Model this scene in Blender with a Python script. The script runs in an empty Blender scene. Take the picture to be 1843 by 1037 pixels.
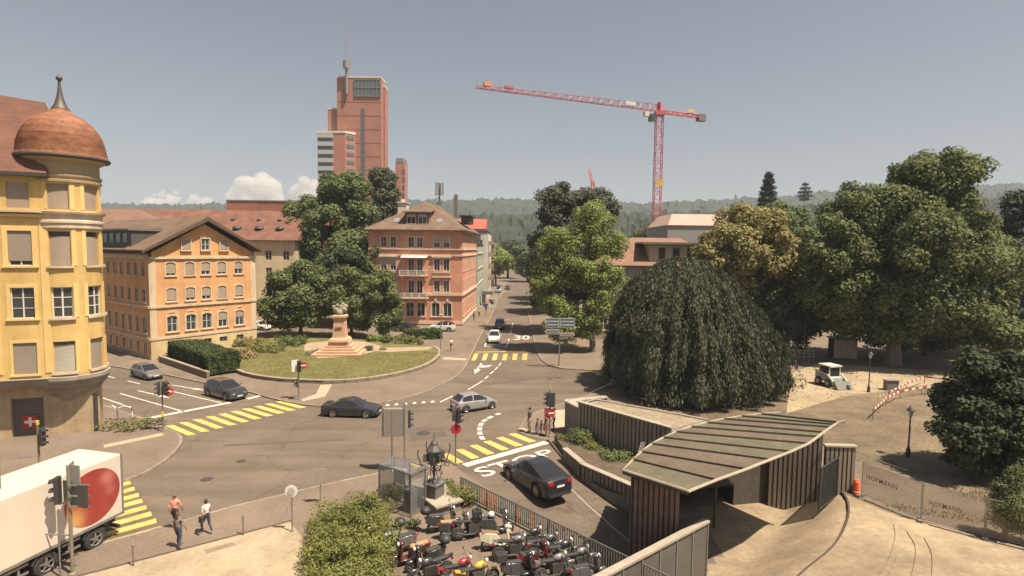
import bpy, bmesh, math, random
import numpy as np
from mathutils import Vector, Matrix, noise
from mathutils.geometry import tessellate_polygon

R = math.radians
random.seed(7)
rng = np.random.default_rng(7)
S = bpy.context.scene
COL = S.collection

# ------------------------------------------------------------ camera, sky, sun, exposure
F_PX, CX, CY, CAM_H = 1010.0, 921.5, 518.5, 14.0
TILT, ROLL = math.atan(71.5 / 1010), 0.012
CAM_M = (Matrix.Rotation(math.pi / 2 - TILT, 3, 'X') @ Matrix.Rotation(ROLL, 3, 'Z'))
cam_d = bpy.data.cameras.new('camera')
cam_d.sensor_width = 36
cam_d.sensor_fit = 'HORIZONTAL'
cam_d.lens = 36 * F_PX / 1843
cam_d.clip_start = 0.5
cam_d.clip_end = 30000
cam = bpy.data.objects.new('camera', cam_d)
COL.objects.link(cam)
cam.matrix_world = Matrix.Translation((0, 0, CAM_H)) @ CAM_M.to_4x4()
S.camera = cam

SUN_EL, SUN_A = R(64), R(59)          # elevation; angle from -Y towards +X
SUN_DIR = Vector((math.cos(SUN_EL) * math.sin(SUN_A), -math.cos(SUN_EL) * math.cos(SUN_A), math.sin(SUN_EL)))
sun_d = bpy.data.lights.new('sun', 'SUN')
sun_d.energy = 4.6
sun_d.angle = R(0.6)
sun_d.color = (1.0, 0.85, 0.66)
sun = bpy.data.objects.new('sun', sun_d)
sun.rotation_euler = SUN_DIR.to_track_quat('Z', 'Y').to_euler()
sun.location = (0, 0, 80)
COL.objects.link(sun)

W = bpy.data.worlds.new('World')
S.world = W
W.use_nodes = True
wn = W.node_tree
for n in list(wn.nodes):
    wn.nodes.remove(n)
w_out = wn.nodes.new('ShaderNodeOutputWorld')
w_bg = wn.nodes.new('ShaderNodeBackground')
w_sky = wn.nodes.new('ShaderNodeTexSky')
w_sky.sky_type = 'NISHITA'
w_sky.sun_disc = False
w_sky.sun_elevation = SUN_EL
w_sky.sun_rotation = math.pi - SUN_A
w_sky.altitude = 440
w_sky.air_density = 1.0
w_sky.dust_density = 2.5
w_sky.ozone_density = 1.0
w_hsv = wn.nodes.new('ShaderNodeHueSaturation')
w_hsv.inputs['Saturation'].default_value = 0.56
w_bg.inputs['Strength'].default_value = 0.0515
wn.links.new(w_sky.outputs[0], w_hsv.inputs['Color'])
w_tint = wn.nodes.new('ShaderNodeMix')
w_tint.data_type = 'RGBA'
w_tint.blend_type = 'MULTIPLY'
w_tint.inputs['Factor'].default_value = 1
w_tint.inputs['B'].default_value = (1.0, 0.972, 0.925, 1)
wn.links.new(w_hsv.outputs[0], w_tint.inputs['A'])
wn.links.new(w_tint.outputs['Result'], w_bg.inputs['Color'])
wn.links.new(w_bg.outputs[0], w_out.inputs['Surface'])

S.view_settings.view_transform = 'Standard'
S.view_settings.look = 'None'
S.view_settings.gamma = 1
S.view_settings.use_curve_mapping = False
S.view_settings.exposure = 0.96
S.render.engine = 'CYCLES'
S.cycles.use_denoising = True
S.cycles.max_bounces = 6
S.cycles.diffuse_bounces = 3
S.cycles.glossy_bounces = 3
S.cycles.transmission_bounces = 4
S.cycles.transparent_max_bounces = 12
S.cycles.volume_bounces = 2
S.cycles.caustics_reflective = False
S.cycles.caustics_refractive = False


# ------------------------------------------------------------ survey helpers: photo point -> place in the world
def ray(px, py):
    return CAM_M @ Vector(((px - CX) / F_PX, -(py - CY) / F_PX, -1.0))


def G(px, py, z=0.0):                 # where that sight line meets the level z
    d = ray(px, py)
    t = (z - CAM_H) / d.z
    return Vector((d.x * t, d.y * t, z))


def DP(px, py, Y):                    # where it meets the distance Y
    d = ray(px, py)
    t = Y / d.y
    return Vector((d.x * t, Y, CAM_H + d.z * t))


def zat(px, py, Y):
    return DP(px, py, Y).z


# ------------------------------------------------------------ materials
MATS = {}


def mat(name, col, rough=0.8, var=0.0, scale=1.0, col2=None, metal=0.0, bump=0.0, bscale=None, spec=0.5,
        detail=4.0, emit=None, trans=0.0, coat=0.0, alpha=1.0, fine=0.0, fscale=40.0, stretch=None):
    if name in MATS:
        return MATS[name]
    m = bpy.data.materials.new(name)
    m.use_nodes = True
    nt = m.node_tree
    b = nt.nodes['Principled BSDF']
    out = nt.nodes['Material Output']
    b.inputs['Roughness'].default_value = rough
    b.inputs['Metallic'].default_value = metal
    b.inputs['Specular IOR Level'].default_value = spec
    b.inputs['Alpha'].default_value = alpha
    if coat:
        b.inputs['Coat Weight'].default_value = coat
        b.inputs['Coat Roughness'].default_value = 0.08
    c = tuple(col) + (1.0,)
    last = None
    if var or col2 or bump or fine:
        tc = nt.nodes.new('ShaderNodeNewGeometry')
        vec = tc.outputs['Position']
        if stretch:
            mp = nt.nodes.new('ShaderNodeVectorMath')
            mp.operation = 'MULTIPLY'
            mp.inputs[1].default_value = stretch
            nt.links.new(vec, mp.inputs[0])
            vec = mp.outputs[0]
    if var or col2:
        nz = nt.nodes.new('ShaderNodeTexNoise')
        nz.inputs['Scale'].default_value = scale
        nz.inputs['Detail'].default_value = detail
        nz.inputs['Roughness'].default_value = 0.62
        nt.links.new(vec, nz.inputs['Vector'])
        rp = nt.nodes.new('ShaderNodeValToRGB')
        rp.color_ramp.elements[0].position = 0.34
        rp.color_ramp.elements[1].position = 0.68
        if col2:
            ca, cb = col, col2
        else:
            ca = [x * (1 - var) for x in col]
            cb = [min(1, x * (1 + var)) for x in col]
        rp.color_ramp.elements[0].color = tuple(ca) + (1,)
        rp.color_ramp.elements[1].color = tuple(cb) + (1,)
        nt.links.new(nz.outputs['Fac'], rp.inputs['Fac'])
        last = rp.outputs['Color']
    if fine:
        n2 = nt.nodes.new('ShaderNodeTexNoise')
        n2.inputs['Scale'].default_value = fscale
        n2.inputs['Detail'].default_value = 2
        nt.links.new(vec, n2.inputs['Vector'])
        mr = nt.nodes.new('ShaderNodeMapRange')
        mr.inputs['From Min'].default_value = 0.3
        mr.inputs['From Max'].default_value = 0.7
        mr.inputs['To Min'].default_value = 1 - fine
        mr.inputs['To Max'].default_value = 1 + fine
        nt.links.new(n2.outputs['Fac'], mr.inputs['Value'])
        mx = nt.nodes.new('ShaderNodeMix')
        mx.data_type = 'RGBA'
        mx.blend_type = 'MULTIPLY'
        mx.inputs['Factor'].default_value = 1
        if last is None:
            mx.inputs['A'].default_value = c
        else:
            nt.links.new(last, mx.inputs['A'])
        nt.links.new(mr.outputs['Result'], mx.inputs['B'])
        last = mx.outputs['Result']
    if last is None:
        b.inputs['Base Color'].default_value = c
    else:
        nt.links.new(last, b.inputs['Base Color'])
    if bump:
        bz = nt.nodes.new('ShaderNodeTexNoise')
        bz.inputs['Scale'].default_value = bscale or scale * 6
        bz.inputs['Detail'].default_value = 4
        nt.links.new(vec, bz.inputs['Vector'])
        bp = nt.nodes.new('ShaderNodeBump')
        bp.inputs['Strength'].default_value = bump
        bp.inputs['Distance'].default_value = 0.05
        nt.links.new(bz.outputs['Fac'], bp.inputs['Height'])
        nt.links.new(bp.outputs['Normal'], b.inputs['Normal'])
    if emit:
        b.inputs['Emission Color'].default_value = tuple(emit[:3]) + (1,)
        b.inputs['Emission Strength'].default_value = emit[3]
    if trans:                          # leaf: some light passes through
        tl = nt.nodes.new('ShaderNodeBsdfTranslucent')
        ms = nt.nodes.new('ShaderNodeMixShader')
        ms.inputs['Fac'].default_value = trans
        if last is None:
            tl.inputs['Color'].default_value = c
        else:
            nt.links.new(last, tl.inputs['Color'])
        nt.links.new(b.outputs[0], ms.inputs[1])
        nt.links.new(tl.outputs[0], ms.inputs[2])
        nt.links.new(ms.outputs[0], out.inputs['Surface'])
    MATS[name] = m
    return m


def courses(name, col, col2, period=0.35, rough=0.85, axis='Z', dark=0.55, width=0.12, var_scale=0.6):
    """tiles / blinds / boards: fine dark lines at a fixed period, plus noise"""
    m = mat(name, col, rough, col2=col2, scale=var_scale)
    if m.get('crs'):
        return m
    m['crs'] = 1
    nt = m.node_tree
    b = nt.nodes['Principled BSDF']
    src = b.inputs['Base Color'].links[0].from_socket
    geo = nt.nodes.new('ShaderNodeNewGeometry')
    sp = nt.nodes.new('ShaderNodeSeparateXYZ')
    nt.links.new(geo.outputs['Position'], sp.inputs[0])
    md = nt.nodes.new('ShaderNodeMath')
    md.operation = 'FLOORED_MODULO'
    md.inputs[1].default_value = period
    nt.links.new(sp.outputs[axis], md.inputs[0])
    lt = nt.nodes.new('ShaderNodeMath')
    lt.operation = 'LESS_THAN'
    lt.inputs[1].default_value = period * width
    nt.links.new(md.outputs[0], lt.inputs[0])
    mx = nt.nodes.new('ShaderNodeMix')
    mx.data_type = 'RGBA'
    mx.blend_type = 'MULTIPLY'
    mx.inputs['B'].default_value = (dark, dark, dark, 1)
    nt.links.new(lt.outputs[0], mx.inputs['Factor'])
    nt.links.new(src, mx.inputs['A'])
    nt.links.new(mx.outputs['Result'], b.inputs['Base Color'])
    return m


M_ASPH = mat('asphalt_road', (0.120, 0.093, 0.071), 0.9, col2=(0.165, 0.128, 0.099), scale=0.22, bump=0.25, bscale=22, fine=0.16, fscale=9, detail=7)
M_PAVE = mat('asphalt_pavement', (0.160, 0.122, 0.093), 0.9, col2=(0.205, 0.157, 0.118), scale=0.3, bump=0.2, bscale=25, fine=0.14, fscale=8, detail=6)
M_KERB = mat('granite_kerb', (0.25, 0.21, 0.17), 0.85, var=0.25, scale=2.0)
M_CONC = mat('concrete_plaza', (0.30, 0.235, 0.155), 0.9, col2=(0.40, 0.325, 0.225), scale=0.5, bump=0.2, bscale=18, fine=0.1, fscale=5, detail=6)
M_RAMPC = mat('ramp_concrete', (0.225, 0.172, 0.115), 0.88, col2=(0.335, 0.260, 0.170), scale=0.35, bump=0.25, bscale=9, fine=0.12, fscale=4, detail=7)
M_DIRT = mat('dusty_gravel', (0.125, 0.095, 0.060), 0.95, col2=(0.19, 0.146, 0.094), scale=0.25, bump=0.5, bscale=8, fine=0.2, fscale=6, detail=7)
M_EARTH = mat('earth', (0.10, 0.085, 0.05), 0.95, col2=(0.15, 0.12, 0.075), scale=0.05)
M_LAWN = mat('lawn_grass', (0.105, 0.105, 0.032), 0.95, col2=(0.175, 0.155, 0.055), scale=0.45, bump=0.6, bscale=14, fine=0.22, fscale=5, detail=7)
M_WHITE = mat('white_road_paint', (0.62, 0.57, 0.50), 0.75, var=0.18, scale=2.5, fine=0.12, fscale=14)
M_YEL = mat('yellow_road_paint', (0.62, 0.45, 0.12), 0.75, var=0.16, scale=1.6, fine=0.2, fscale=12)
M_YELW = mat('worn_yellow_paint', (0.50, 0.35, 0.10), 0.8, var=0.3, scale=1.6, fine=0.3, fscale=10)
M_STEEL = mat('galvanised_steel', (0.30, 0.29, 0.27), 0.5, metal=0.6, var=0.15, scale=3)
M_GREYP = mat('grey_paint', (0.16, 0.155, 0.145), 0.55, var=0.1, scale=3)
M_DARK = mat('dark_paint', (0.046, 0.046, 0.048), 0.5)
M_BLACK = mat('black_rubber', (0.036, 0.035, 0.035), 0.75)
M_GLASS = mat('dark_glass', (0.022, 0.024, 0.027), 0.05, spec=0.7)
M_CONCG = mat('grey_concrete', (0.21, 0.19, 0.165), 0.9, var=0.2, scale=0.8, bump=0.15, bscale=12)


def wear(m, amp, scale, stretch=(1, 1, 1), lo=.35, hi=.65, rot=0.0, cracks=0.0, cscale=.25):
    """extra dirt, tracks or streaks on top of a material's own colour"""
    nt = m.node_tree
    b = nt.nodes['Principled BSDF']
    lk = b.inputs['Base Color'].links
    geo = nt.nodes.new('ShaderNodeNewGeometry')
    mp = nt.nodes.new('ShaderNodeMapping')
    mp.inputs['Rotation'].default_value = (0, 0, rot)
    mp.inputs['Scale'].default_value = stretch
    nt.links.new(geo.outputs['Position'], mp.inputs['Vector'])
    if cracks:
        nz0 = nt.nodes.new('ShaderNodeTexNoise')
        nz0.inputs['Scale'].default_value = 1.2
        va = nt.nodes.new('ShaderNodeVectorMath')
        va.operation = 'ADD'
        nt.links.new(geo.outputs['Position'], nz0.inputs['Vector'])
        nt.links.new(mp.outputs[0], va.inputs[0])
        nt.links.new(nz0.outputs['Color'], va.inputs[1])
        tx = nt.nodes.new('ShaderNodeTexVoronoi')
        tx.feature = 'DISTANCE_TO_EDGE'
        tx.inputs['Scale'].default_value = cscale
        nt.links.new(va.outputs[0], tx.inputs['Vector'])
        src, lo, hi = tx.outputs['Distance'], 0.0, 0.012
        t0, t1 = 1 - cracks, 1.0
    else:
        tx = nt.nodes.new('ShaderNodeTexNoise')
        tx.inputs['Scale'].default_value = scale
        tx.inputs['Detail'].default_value = 6
        tx.inputs['Roughness'].default_value = .6
        nt.links.new(mp.outputs[0], tx.inputs['Vector'])
        src, t0, t1 = tx.outputs['Fac'], 1 - amp, 1 + amp * .6
    mr = nt.nodes.new('ShaderNodeMapRange')
    mr.inputs['From Min'].default_value = lo
    mr.inputs['From Max'].default_value = hi
    mr.inputs['To Min'].default_value = t0
    mr.inputs['To Max'].default_value = t1
    nt.links.new(src, mr.inputs['Value'])
    mx = nt.nodes.new('ShaderNodeMix')
    mx.data_type = 'RGBA'
    mx.blend_type = 'MULTIPLY'
    mx.inputs['Factor'].default_value = 1
    if lk:
        nt.links.new(lk[0].from_socket, mx.inputs['A'])
    else:
        mx.inputs['A'].default_value = b.inputs['Base Color'].default_value
    nt.links.new(mr.outputs['Result'], mx.inputs['B'])
    nt.links.new(mx.outputs['Result'], b.inputs['Base Color'])
    return m


wear(M_YEL, .22, 2.6)
wear(M_YEL, 0, 1, cracks=.3, cscale=.9)
wear(M_WHITE, .2, 2.2)
wear(M_WHITE, 0, 1, cracks=.3, cscale=.8)
wear(M_ASPH, .18, .9, (.06, 1.0, 1), rot=R(-12))
wear(M_ASPH, .14, .07)
wear(M_ASPH, 0, 1, cracks=.28, cscale=.16)
wear(M_PAVE, .14, .10)
wear(M_PAVE, 0, 1, cracks=.22, cscale=.22)
wear(M_CONC, .14, .35)
wear(M_CONC, 0, 1, cracks=.2, cscale=.3)
wear(M_RAMPC, .24, .16)
wear(M_RAMPC, .14, 1.2, (.3, 1, 1), rot=R(40))
wear(M_DIRT, .25, .18)
wear(M_DIRT, .15, 1.0, (.25, 1, 1), rot=R(30))


# ------------------------------------------------------------ mesh builder
class MB:
    def __init__(s):
        s.v, s.f, s.m, s.mi = [], [], [], 0

    def add(s, vs, fs):
        o = len(s.v)
        s.v += [(p[0], p[1], p[2]) for p in vs]
        s.f += [tuple(i + o for i in f) for f in fs]
        s.m += [s.mi] * len(fs)
        return s

    def hexa(s, p):                    # 4 bottom (ccw) + 4 top
        return s.add(p, [(3, 2, 1, 0), (4, 5, 6, 7), (0, 1, 5, 4), (1, 2, 6, 5), (2, 3, 7, 6), (3, 0, 4, 7)])

    def box(s, x0, y0, z0, x1, y1, z1):
        return s.hexa([(x0, y0, z0), (x1, y0, z0), (x1, y1, z0), (x0, y1, z0), (x0, y0, z1), (x1, y0, z1), (x1, y1, z1), (x0, y1, z1)])

    def obox(s, c, sx, sy, sz, rz=0.0, ry=0.0, rx=0.0):
        m = Matrix.Rotation(rz, 3, 'Z') @ Matrix.Rotation(ry, 3, 'Y') @ Matrix.Rotation(rx, 3, 'X')
        c = Vector(c)
        ps = []
        for z in (-.5, .5):
            for x, y in ((-.5, -.5), (.5, -.5), (.5, .5), (-.5, .5)):
                ps.append(c + m @ Vector((x * sx, y * sy, z * sz)))
        return s.hexa(ps)

    def prism(s, poly, z0, z1):
        n = len(poly)
        a = sum(poly[i][0] * poly[(i + 1) % n][1] - poly[(i + 1) % n][0] * poly[i][1] for i in range(n))
        if a < 0:
            poly = list(poly)[::-1]
        vs = [(p[0], p[1], z0) for p in poly] + [(p[0], p[1], z1) for p in poly]
        fs = [tuple(range(n - 1, -1, -1)), tuple(range(n, 2 * n))]
        fs += [(i, (i + 1) % n, n + (i + 1) % n, n + i) for i in range(n)]
        return s.add(vs, fs)

    def extrude(s, poly3, off):        # planar polygon (3-D points) pushed by a vector
        n = len(poly3)
        off = Vector(off)
        a = [Vector(p) for p in poly3]
        vs = a + [p + off for p in a]
        fs = [tuple(range(n - 1, -1, -1)), tuple(range(n, 2 * n))]
        fs += [(i, (i + 1) % n, n + (i + 1) % n, n + i) for i in range(n)]
        return s.add(vs, fs)

    def sheet(s, poly, z=0.0):
        n = len(poly)
        a = sum(poly[i][0] * poly[(i + 1) % n][1] - poly[(i + 1) % n][0] * poly[i][1] for i in range(n))
        if a < 0:
            poly = list(poly)[::-1]
        return s.add([(p[0], p[1], z) for p in poly], [tuple(range(n))])

    def tube(s, pts, r, n=8, cap=True):
        pts = [Vector(p) for p in pts]
        k = len(pts)
        rs = r if isinstance(r, (list, tuple)) else [r] * k
        vs, fs = [], []
        prev = None
        for i, p in enumerate(pts):
            t = (pts[min(i + 1, k - 1)] - pts[max(i - 1, 0)])
            if t.length < 1e-9:
                t = Vector((0, 0, 1))
            t.normalize()
            if prev is None:
                a = Vector((0, 0, 1)) if abs(t.z) < 0.9 else Vector((1, 0, 0))
                u = t.cross(a).normalized()
            else:
                u = (prev - t * prev.dot(t))
                u = u.normalized() if u.length > 1e-6 else t.cross(Vector((0, 1, 0.1))).normalized()
            prev = u
            w = t.cross(u)
            for j in range(n):
                an = 2 * math.pi * j / n
                vs.append(p + (u * math.cos(an) + w * math.sin(an)) * rs[i])
        for i in range(k - 1):
            for j in range(n):
                a, b = i * n + j, i * n + (j + 1) % n
                fs.append((a, b, b + n, a + n))
        if cap:
            fs.append(tuple(range(n - 1, -1, -1)))
            fs.append(tuple(range((k - 1) * n, k * n)))
        return s.add(vs, fs)

    def lathe(s, prof, n=24, c=(0, 0, 0), a0=0.0, a1=2 * math.pi):
        full = abs(a1 - a0 - 2 * math.pi) < 1e-6
        m = n if full else n + 1
        vs, fs = [], []
        for r, z in prof:
            for j in range(m):
                an = a0 + (a1 - a0) * j / n
                vs.append((c[0] + r * math.cos(an), c[1] + r * math.sin(an), c[2] + z))
        for i in range(len(prof) - 1):
            for j in range(n):
                a, b = i * m + j, i * m + (j + 1) % m
                fs.append((a, b, b + m, a + m))
        return s.add(vs, fs)

    def ball(s, c, r, n=12, k=8, sc=(1, 1, 1)):
        vs, fs = [], []
        for i in range(k + 1):
            th = math.pi * i / k
            for j in range(n):
                an = 2 * math.pi * j / n
                vs.append((c[0] + r * sc[0] * math.sin(th) * math.cos(an), c[1] + r * sc[1] * math.sin(th) * math.sin(an), c[2] - r * sc[2] * math.cos(th)))
        for i in range(k):
            for j in range(n):
                a, b = i * n + j, i * n + (j + 1) % n
                fs.append((a, b, b + n, a + n))
        return s.add(vs, fs)

    def disc(s, c, nrm, r, th=0.02, n=24, sc=1.0):
        nrm = Vector(nrm).normalized()
        c = Vector(c)
        up = Vector((0, 0, 1)) if abs(nrm.z) < .9 else Vector((0, 1, 0))
        u = up.cross(nrm).normalized()
        w = nrm.cross(u)
        ring = [c + u * math.cos(2 * math.pi * j / n) * r + w * math.sin(2 * math.pi * j / n) * r * sc for j in range(n)]
        return s.extrude([p - nrm * th / 2 for p in ring], nrm * th)

    def mesh(s, name, mats, smooth=False, ang=38):
        me = bpy.data.meshes.new(name)
        me.from_pydata(s.v, [], s.f)
        if not isinstance(mats, (list, tuple)):
            mats = [mats]
        for m in mats:
            me.materials.append(m)
        if any(s.m):
            me.polygons.foreach_set('material_index', s.m)
        if smooth:
            me.polygons.foreach_set('use_smooth', [True] * len(me.polygons))
            me.set_sharp_from_angle(angle=R(ang))
        me.update()
        return me

    def build(s, name, mats, parent=None, smooth=False, ang=38, bevel=0.0, loc=None, rz=0.0, segs=2):
        o = bpy.data.objects.new(name, s.mesh(name, mats, smooth, ang))
        COL.objects.link(o)
        if parent is not None:
            o.parent = parent
        if loc is not None:
            o.location = loc
        o.rotation_euler = (0, 0, rz)
        if bevel:
            b = o.modifiers.new('bevel', 'BEVEL')
            b.width = bevel
            b.segments = segs
            b.limit_method = 'ANGLE'
            b.angle_limit = R(40)
        return o


def tag(o, label=None, cat=None, group=None, kind=None):
    if label:
        o['label'] = label
    if cat:
        o['category'] = cat
    if group:
        o['group'] = group
    if kind:
        o['kind'] = kind
    return o


def thing(name, label, cat, loc=(0, 0, 0), rz=0.0, group=None):
    o = bpy.data.objects.new(name, None)
    o.empty_display_size = 0.3
    COL.objects.link(o)
    o.location = loc
    o.rotation_euler = (0, 0, rz)
    return tag(o, label, cat, group)


def child(name, data, parent, loc=(0, 0, 0), rz=0.0):
    o = bpy.data.objects.new(name, data)
    COL.objects.link(o)
    o.parent = parent
    o.location = loc
    o.rotation_euler = (0, 0, rz)
    return o


def copy_tree(o, parent=None):
    c = o.copy()
    COL.objects.link(c)
    c.parent = parent
    for ch in list(o.children):
        copy_tree(ch, c)
    return c


def struct(o):
    o['kind'] = 'structure'
    return o


def poly_mesh(name, outer, holes, z, material):
    """flat sheet with holes"""
    loops = [[Vector((p[0], p[1], 0)) for p in outer]] + [[Vector((p[0], p[1], 0)) for p in h] for h in holes]
    tris = tessellate_polygon(loops)
    flat = [p for l in loops for p in l]
    fs = []
    for t in tris:
        a, b, c = (flat[i] for i in t)
        if (b - a).cross(c - a).z < 0:
            t = (t[0], t[2], t[1])
        fs.append(tuple(t))
    me = bpy.data.meshes.new(name)
    me.from_pydata([(p.x, p.y, z) for p in flat], [], fs)
    me.materials.append(material)
    o = bpy.data.objects.new(name, me)
    COL.objects.link(o)
    return o


def smooth_line(pts, n=6):
    """Catmull-Rom through 2-D/3-D points"""
    pts = [Vector(p) for p in pts]
    out = []
    for i in range(len(pts) - 1):
        p0, p1, p2, p3 = pts[max(i - 1, 0)], pts[i], pts[i + 1], pts[min(i + 2, len(pts) - 1)]
        for k in range(n):
            t = k / n
            out.append(0.5 * ((2 * p1) + (p2 - p0) * t + (2 * p0 - 5 * p1 + 4 * p2 - p3) * t * t + (3 * p1 - p0 - 3 * p2 + p3) * t ** 3))
    out.append(pts[-1])
    return out


def Gs(pts, z=0.0):
    return [G(x, y, z) for x, y in pts]

# ============================================================ the setting: ground, roads, pavements, markings
KL = [Vector((-3.75, 35.2, 0)), Vector((-1.0, 31.2, 0)), Vector((3.3, 24.4, 0)), Vector((3.9, 22.6, 0)), Vector((3.6, 18.5, 0))]
ARC1 = [Vector((p.x, p.y, 0)) for p in smooth_line([G(1506, 880), G(1524, 900), G(1526, 935), G(1500, 985), G(1440, 1037), Vector((8.5, 19.5, 0))], 5)]
RR = [Vector((2.75, 40.2, 0)), Vector((3.6, 36.2, 0)), Vector((4.4, 33.9, 0)), Vector((5.6, 31.9, 0)), Vector((7.4, 30.2, 0))]
BACK = [Vector((8.8, 31.2, 0)), Vector((16.6, 33.6, 0)), Vector((18.3, 32.6, 0))]
HOLE = KL + [Vector((6, 18.2, 0))] + ARC1[::-1] + BACK[::-1] + RR[::-1]

BIG = 2980
ground = poly_mesh('ground', [(-BIG, -150), (BIG, -150), (BIG, BIG), (-BIG, BIG)], [HOLE], -0.02, M_EARTH)
struct(ground)
road = poly_mesh('road', [(-90, 2), (70, 2), (70, 52), (75, 68), (40, 71), (9, 73), (7, 330), (-9, 330), (-9, 110), (-60, 110), (-90, 90)], [HOLE], -0.004, M_ASPH)
struct(road)


def zbasin(x, y):
    u = (x + 0.3) * 0.56 - (y - 37.6) * 0.83
    ze = -0.155 * max(0.0, u - 4.5)
    d = min((Vector((x, y, 0)) - p).length for p in ARC1)
    zi = -0.52 * max(0.0, d - 0.3)
    return max(ze, zi, -3.3)


def basin_sheet(name, sel, material):
    step = 0.6
    xs = np.arange(-4.6, 20.0, step)
    ys = np.arange(18, 41.6, step)
    idx, vs, fs = {}, [], []
    for i, x in enumerate(xs):
        for j, y in enumerate(ys):
            if all(sel(x + dx, y + dy) for dx, dy in ((0, 0),)):
                q = [(i, j), (i + 1, j), (i + 1, j + 1), (i, j + 1)]
                f = []
                for a, b in q:
                    if (a, b) not in idx:
                        X, Y = -4.6 + a * step, 18 + b * step
                        idx[(a, b)] = len(vs)
                        vs.append((X, Y, zbasin(X, Y) - 0.03))
                    f.append(idx[(a, b)])
                fs.append(tuple(f))
    mb = MB()
    mb.add(vs, fs)
    return struct(mb.build(name, material, smooth=True))


def split(x, y):                      # which side of the parapet between the two lanes
    return (x - 4.4) * 4.1 - (y - 22.2) * 5.1 < 0 and x < 10.5


basin_sheet('exit_ramp', lambda x, y: split(x, y), M_ASPH)
basin_sheet('entry_ramp', lambda x, y: not split(x, y), M_RAMPC)

wall_mb = MB()
hp = HOLE
for i in range(len(hp)):
    a, b = hp[i], hp[(i + 1) % len(hp)]
    if a in BACK and b in BACK and a.x > 10 and b.x < 10:
        continue
    wall_mb.add([(a.x, a.y, -3.2), (b.x, b.y, -3.2), (b.x, b.y, -0.021), (a.x, a.y, -0.021)], [(0, 1, 2, 3)])
struct(wall_mb.build('ramp_retaining_wall', M_CONCG))

# ---- raised pavements with kerbs
KERB_H = 0.11


def pavement(name, poly, material=M_PAVE, kerb_from=0, kerb_to=None, h=KERB_H):
    mb = MB()
    mb.prism([(p.x, p.y) for p in poly], -0.015, h)
    o = struct(mb.build(name, material))
    line = poly[kerb_from:kerb_to]
    if len(line) > 1:
        kb = MB()
        for i in range(len(line) - 1):
            a, b = Vector(line[i][:2]), Vector(line[i + 1][:2])
            L = (b - a).length
            if L < 0.05:
                continue
            k = max(1, int(L / 1.1)) if L < 60 else int(L / 6)
            d = (b - a) / L
            nrm = Vector((-d.y, d.x))
            for q in range(k):
                s0, s1 = a + d * (L * q / k + 0.012), a + d * (L * (q + 1) / k - 0.012)
                p = [s0 - nrm * .09, s1 - nrm * .09, s1 + nrm * .09, s0 + nrm * .09]
                kb.hexa([(v.x, v.y, -0.01) for v in p] + [(v.x, v.y, h + 0.012) for v in p])
        k = kb.build('kerb_stones', M_KERB, o)
        k['kind'] = 'stuff'
    return o


near_edge = Gs([(-420, 1150), (0, 1037), (150, 992), (290, 953), (420, 915), (525, 890), (610, 870), (690, 853), (770, 843), (812, 838)])
P1 = near_edge + KL + [Vector((3.6, 4, 0)), Vector((-60, 4, 0))]
pavement('near_pavement', P1, kerb_from=0, kerb_to=len(near_edge))

left_edge = smooth_line(Gs([(60, 918), (150, 890), (222, 868), (262, 852), (300, 828), (321, 806), (326, 792), (318, 782), (300, 775)]), 3) + Gs([(262, 757), (215, 742), (150, 718), (60, 690)])
P2 = left_edge + [Vector((-75, 52, 0)), Vector((-60, 28, 0))]
pavement('corner_pavement', P2, kerb_from=0, kerb_to=len(left_edge) - 1)

isl_l = Gs([(100, 640), (193, 659), (295, 675), (372, 691), (454, 708), (489, 718), (520, 725)])
isl_c = smooth_line(Gs([(520, 725), (560, 731), (620, 733), (690, 726), (755, 710), (801, 690), (829, 671), (845, 646), (861, 611), (884, 569), (898, 538)]), 4)
far_l = [Vector((-1.6, 200, 0)), Vector((-1.2, 330, 0))]
P3 = isl_l[:-1] + isl_c + far_l + [Vector((-140, 330, 0)), Vector((-140, 90, 0))]
pavement('park_pavement', P3, kerb_from=0, kerb_to=len(isl_l) - 1 + len(isl_c) + 1)

r_edge = [Vector((6.6, 330, 0)), Vector((6.6, 200, 0))] + Gs([(949, 560)]) + smooth_line(Gs([(957, 590), (963, 622), (973, 645), (988, 657), (1011, 664), (1058, 667), (1090, 671)]), 3) + Gs([(1300, 678)]) + [Vector((75, 64, 0))]
P4 = r_edge + [Vector((150, 64, 0)), Vector((150, 330, 0))]
pavement('far_pavement', P4, kerb_from=0, kerb_to=len(r_edge))

c_edge = Gs([(932, 776), (945, 757), (962, 745), (985, 737), (1023, 724), (1069, 710), (1120, 698)]) + [Vector((40, 53, 0)), Vector((75, 51, 0))]
P5 = [Vector((2.75, 40.25, 0)), Vector((1.2, 41.2, 0))] + c_edge + [Vector((75, 4, 0)), Vector((12, 4, 0)), Vector((8.6, 19.4, 0))] + ARC1[::-1] + BACK[::-1] + RR[::-1][:-1]
o5 = poly_mesh('park_ground', P5, [], 0.10, M_PAVE)
struct(o5)
kb = MB()
kl5 = [Vector((2.75, 40.25, 0)), Vector((1.2, 41.2, 0))] + c_edge
for i in range(len(kl5) - 1):
    a, b = kl5[i], kl5[i + 1]
    kb.tube([(a.x, a.y, 0.035), (b.x, b.y, 0.035)], 0.1, 4)
k5 = kb.build('kerb_stones', M_KERB, o5)
k5['kind'] = 'stuff'

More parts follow.
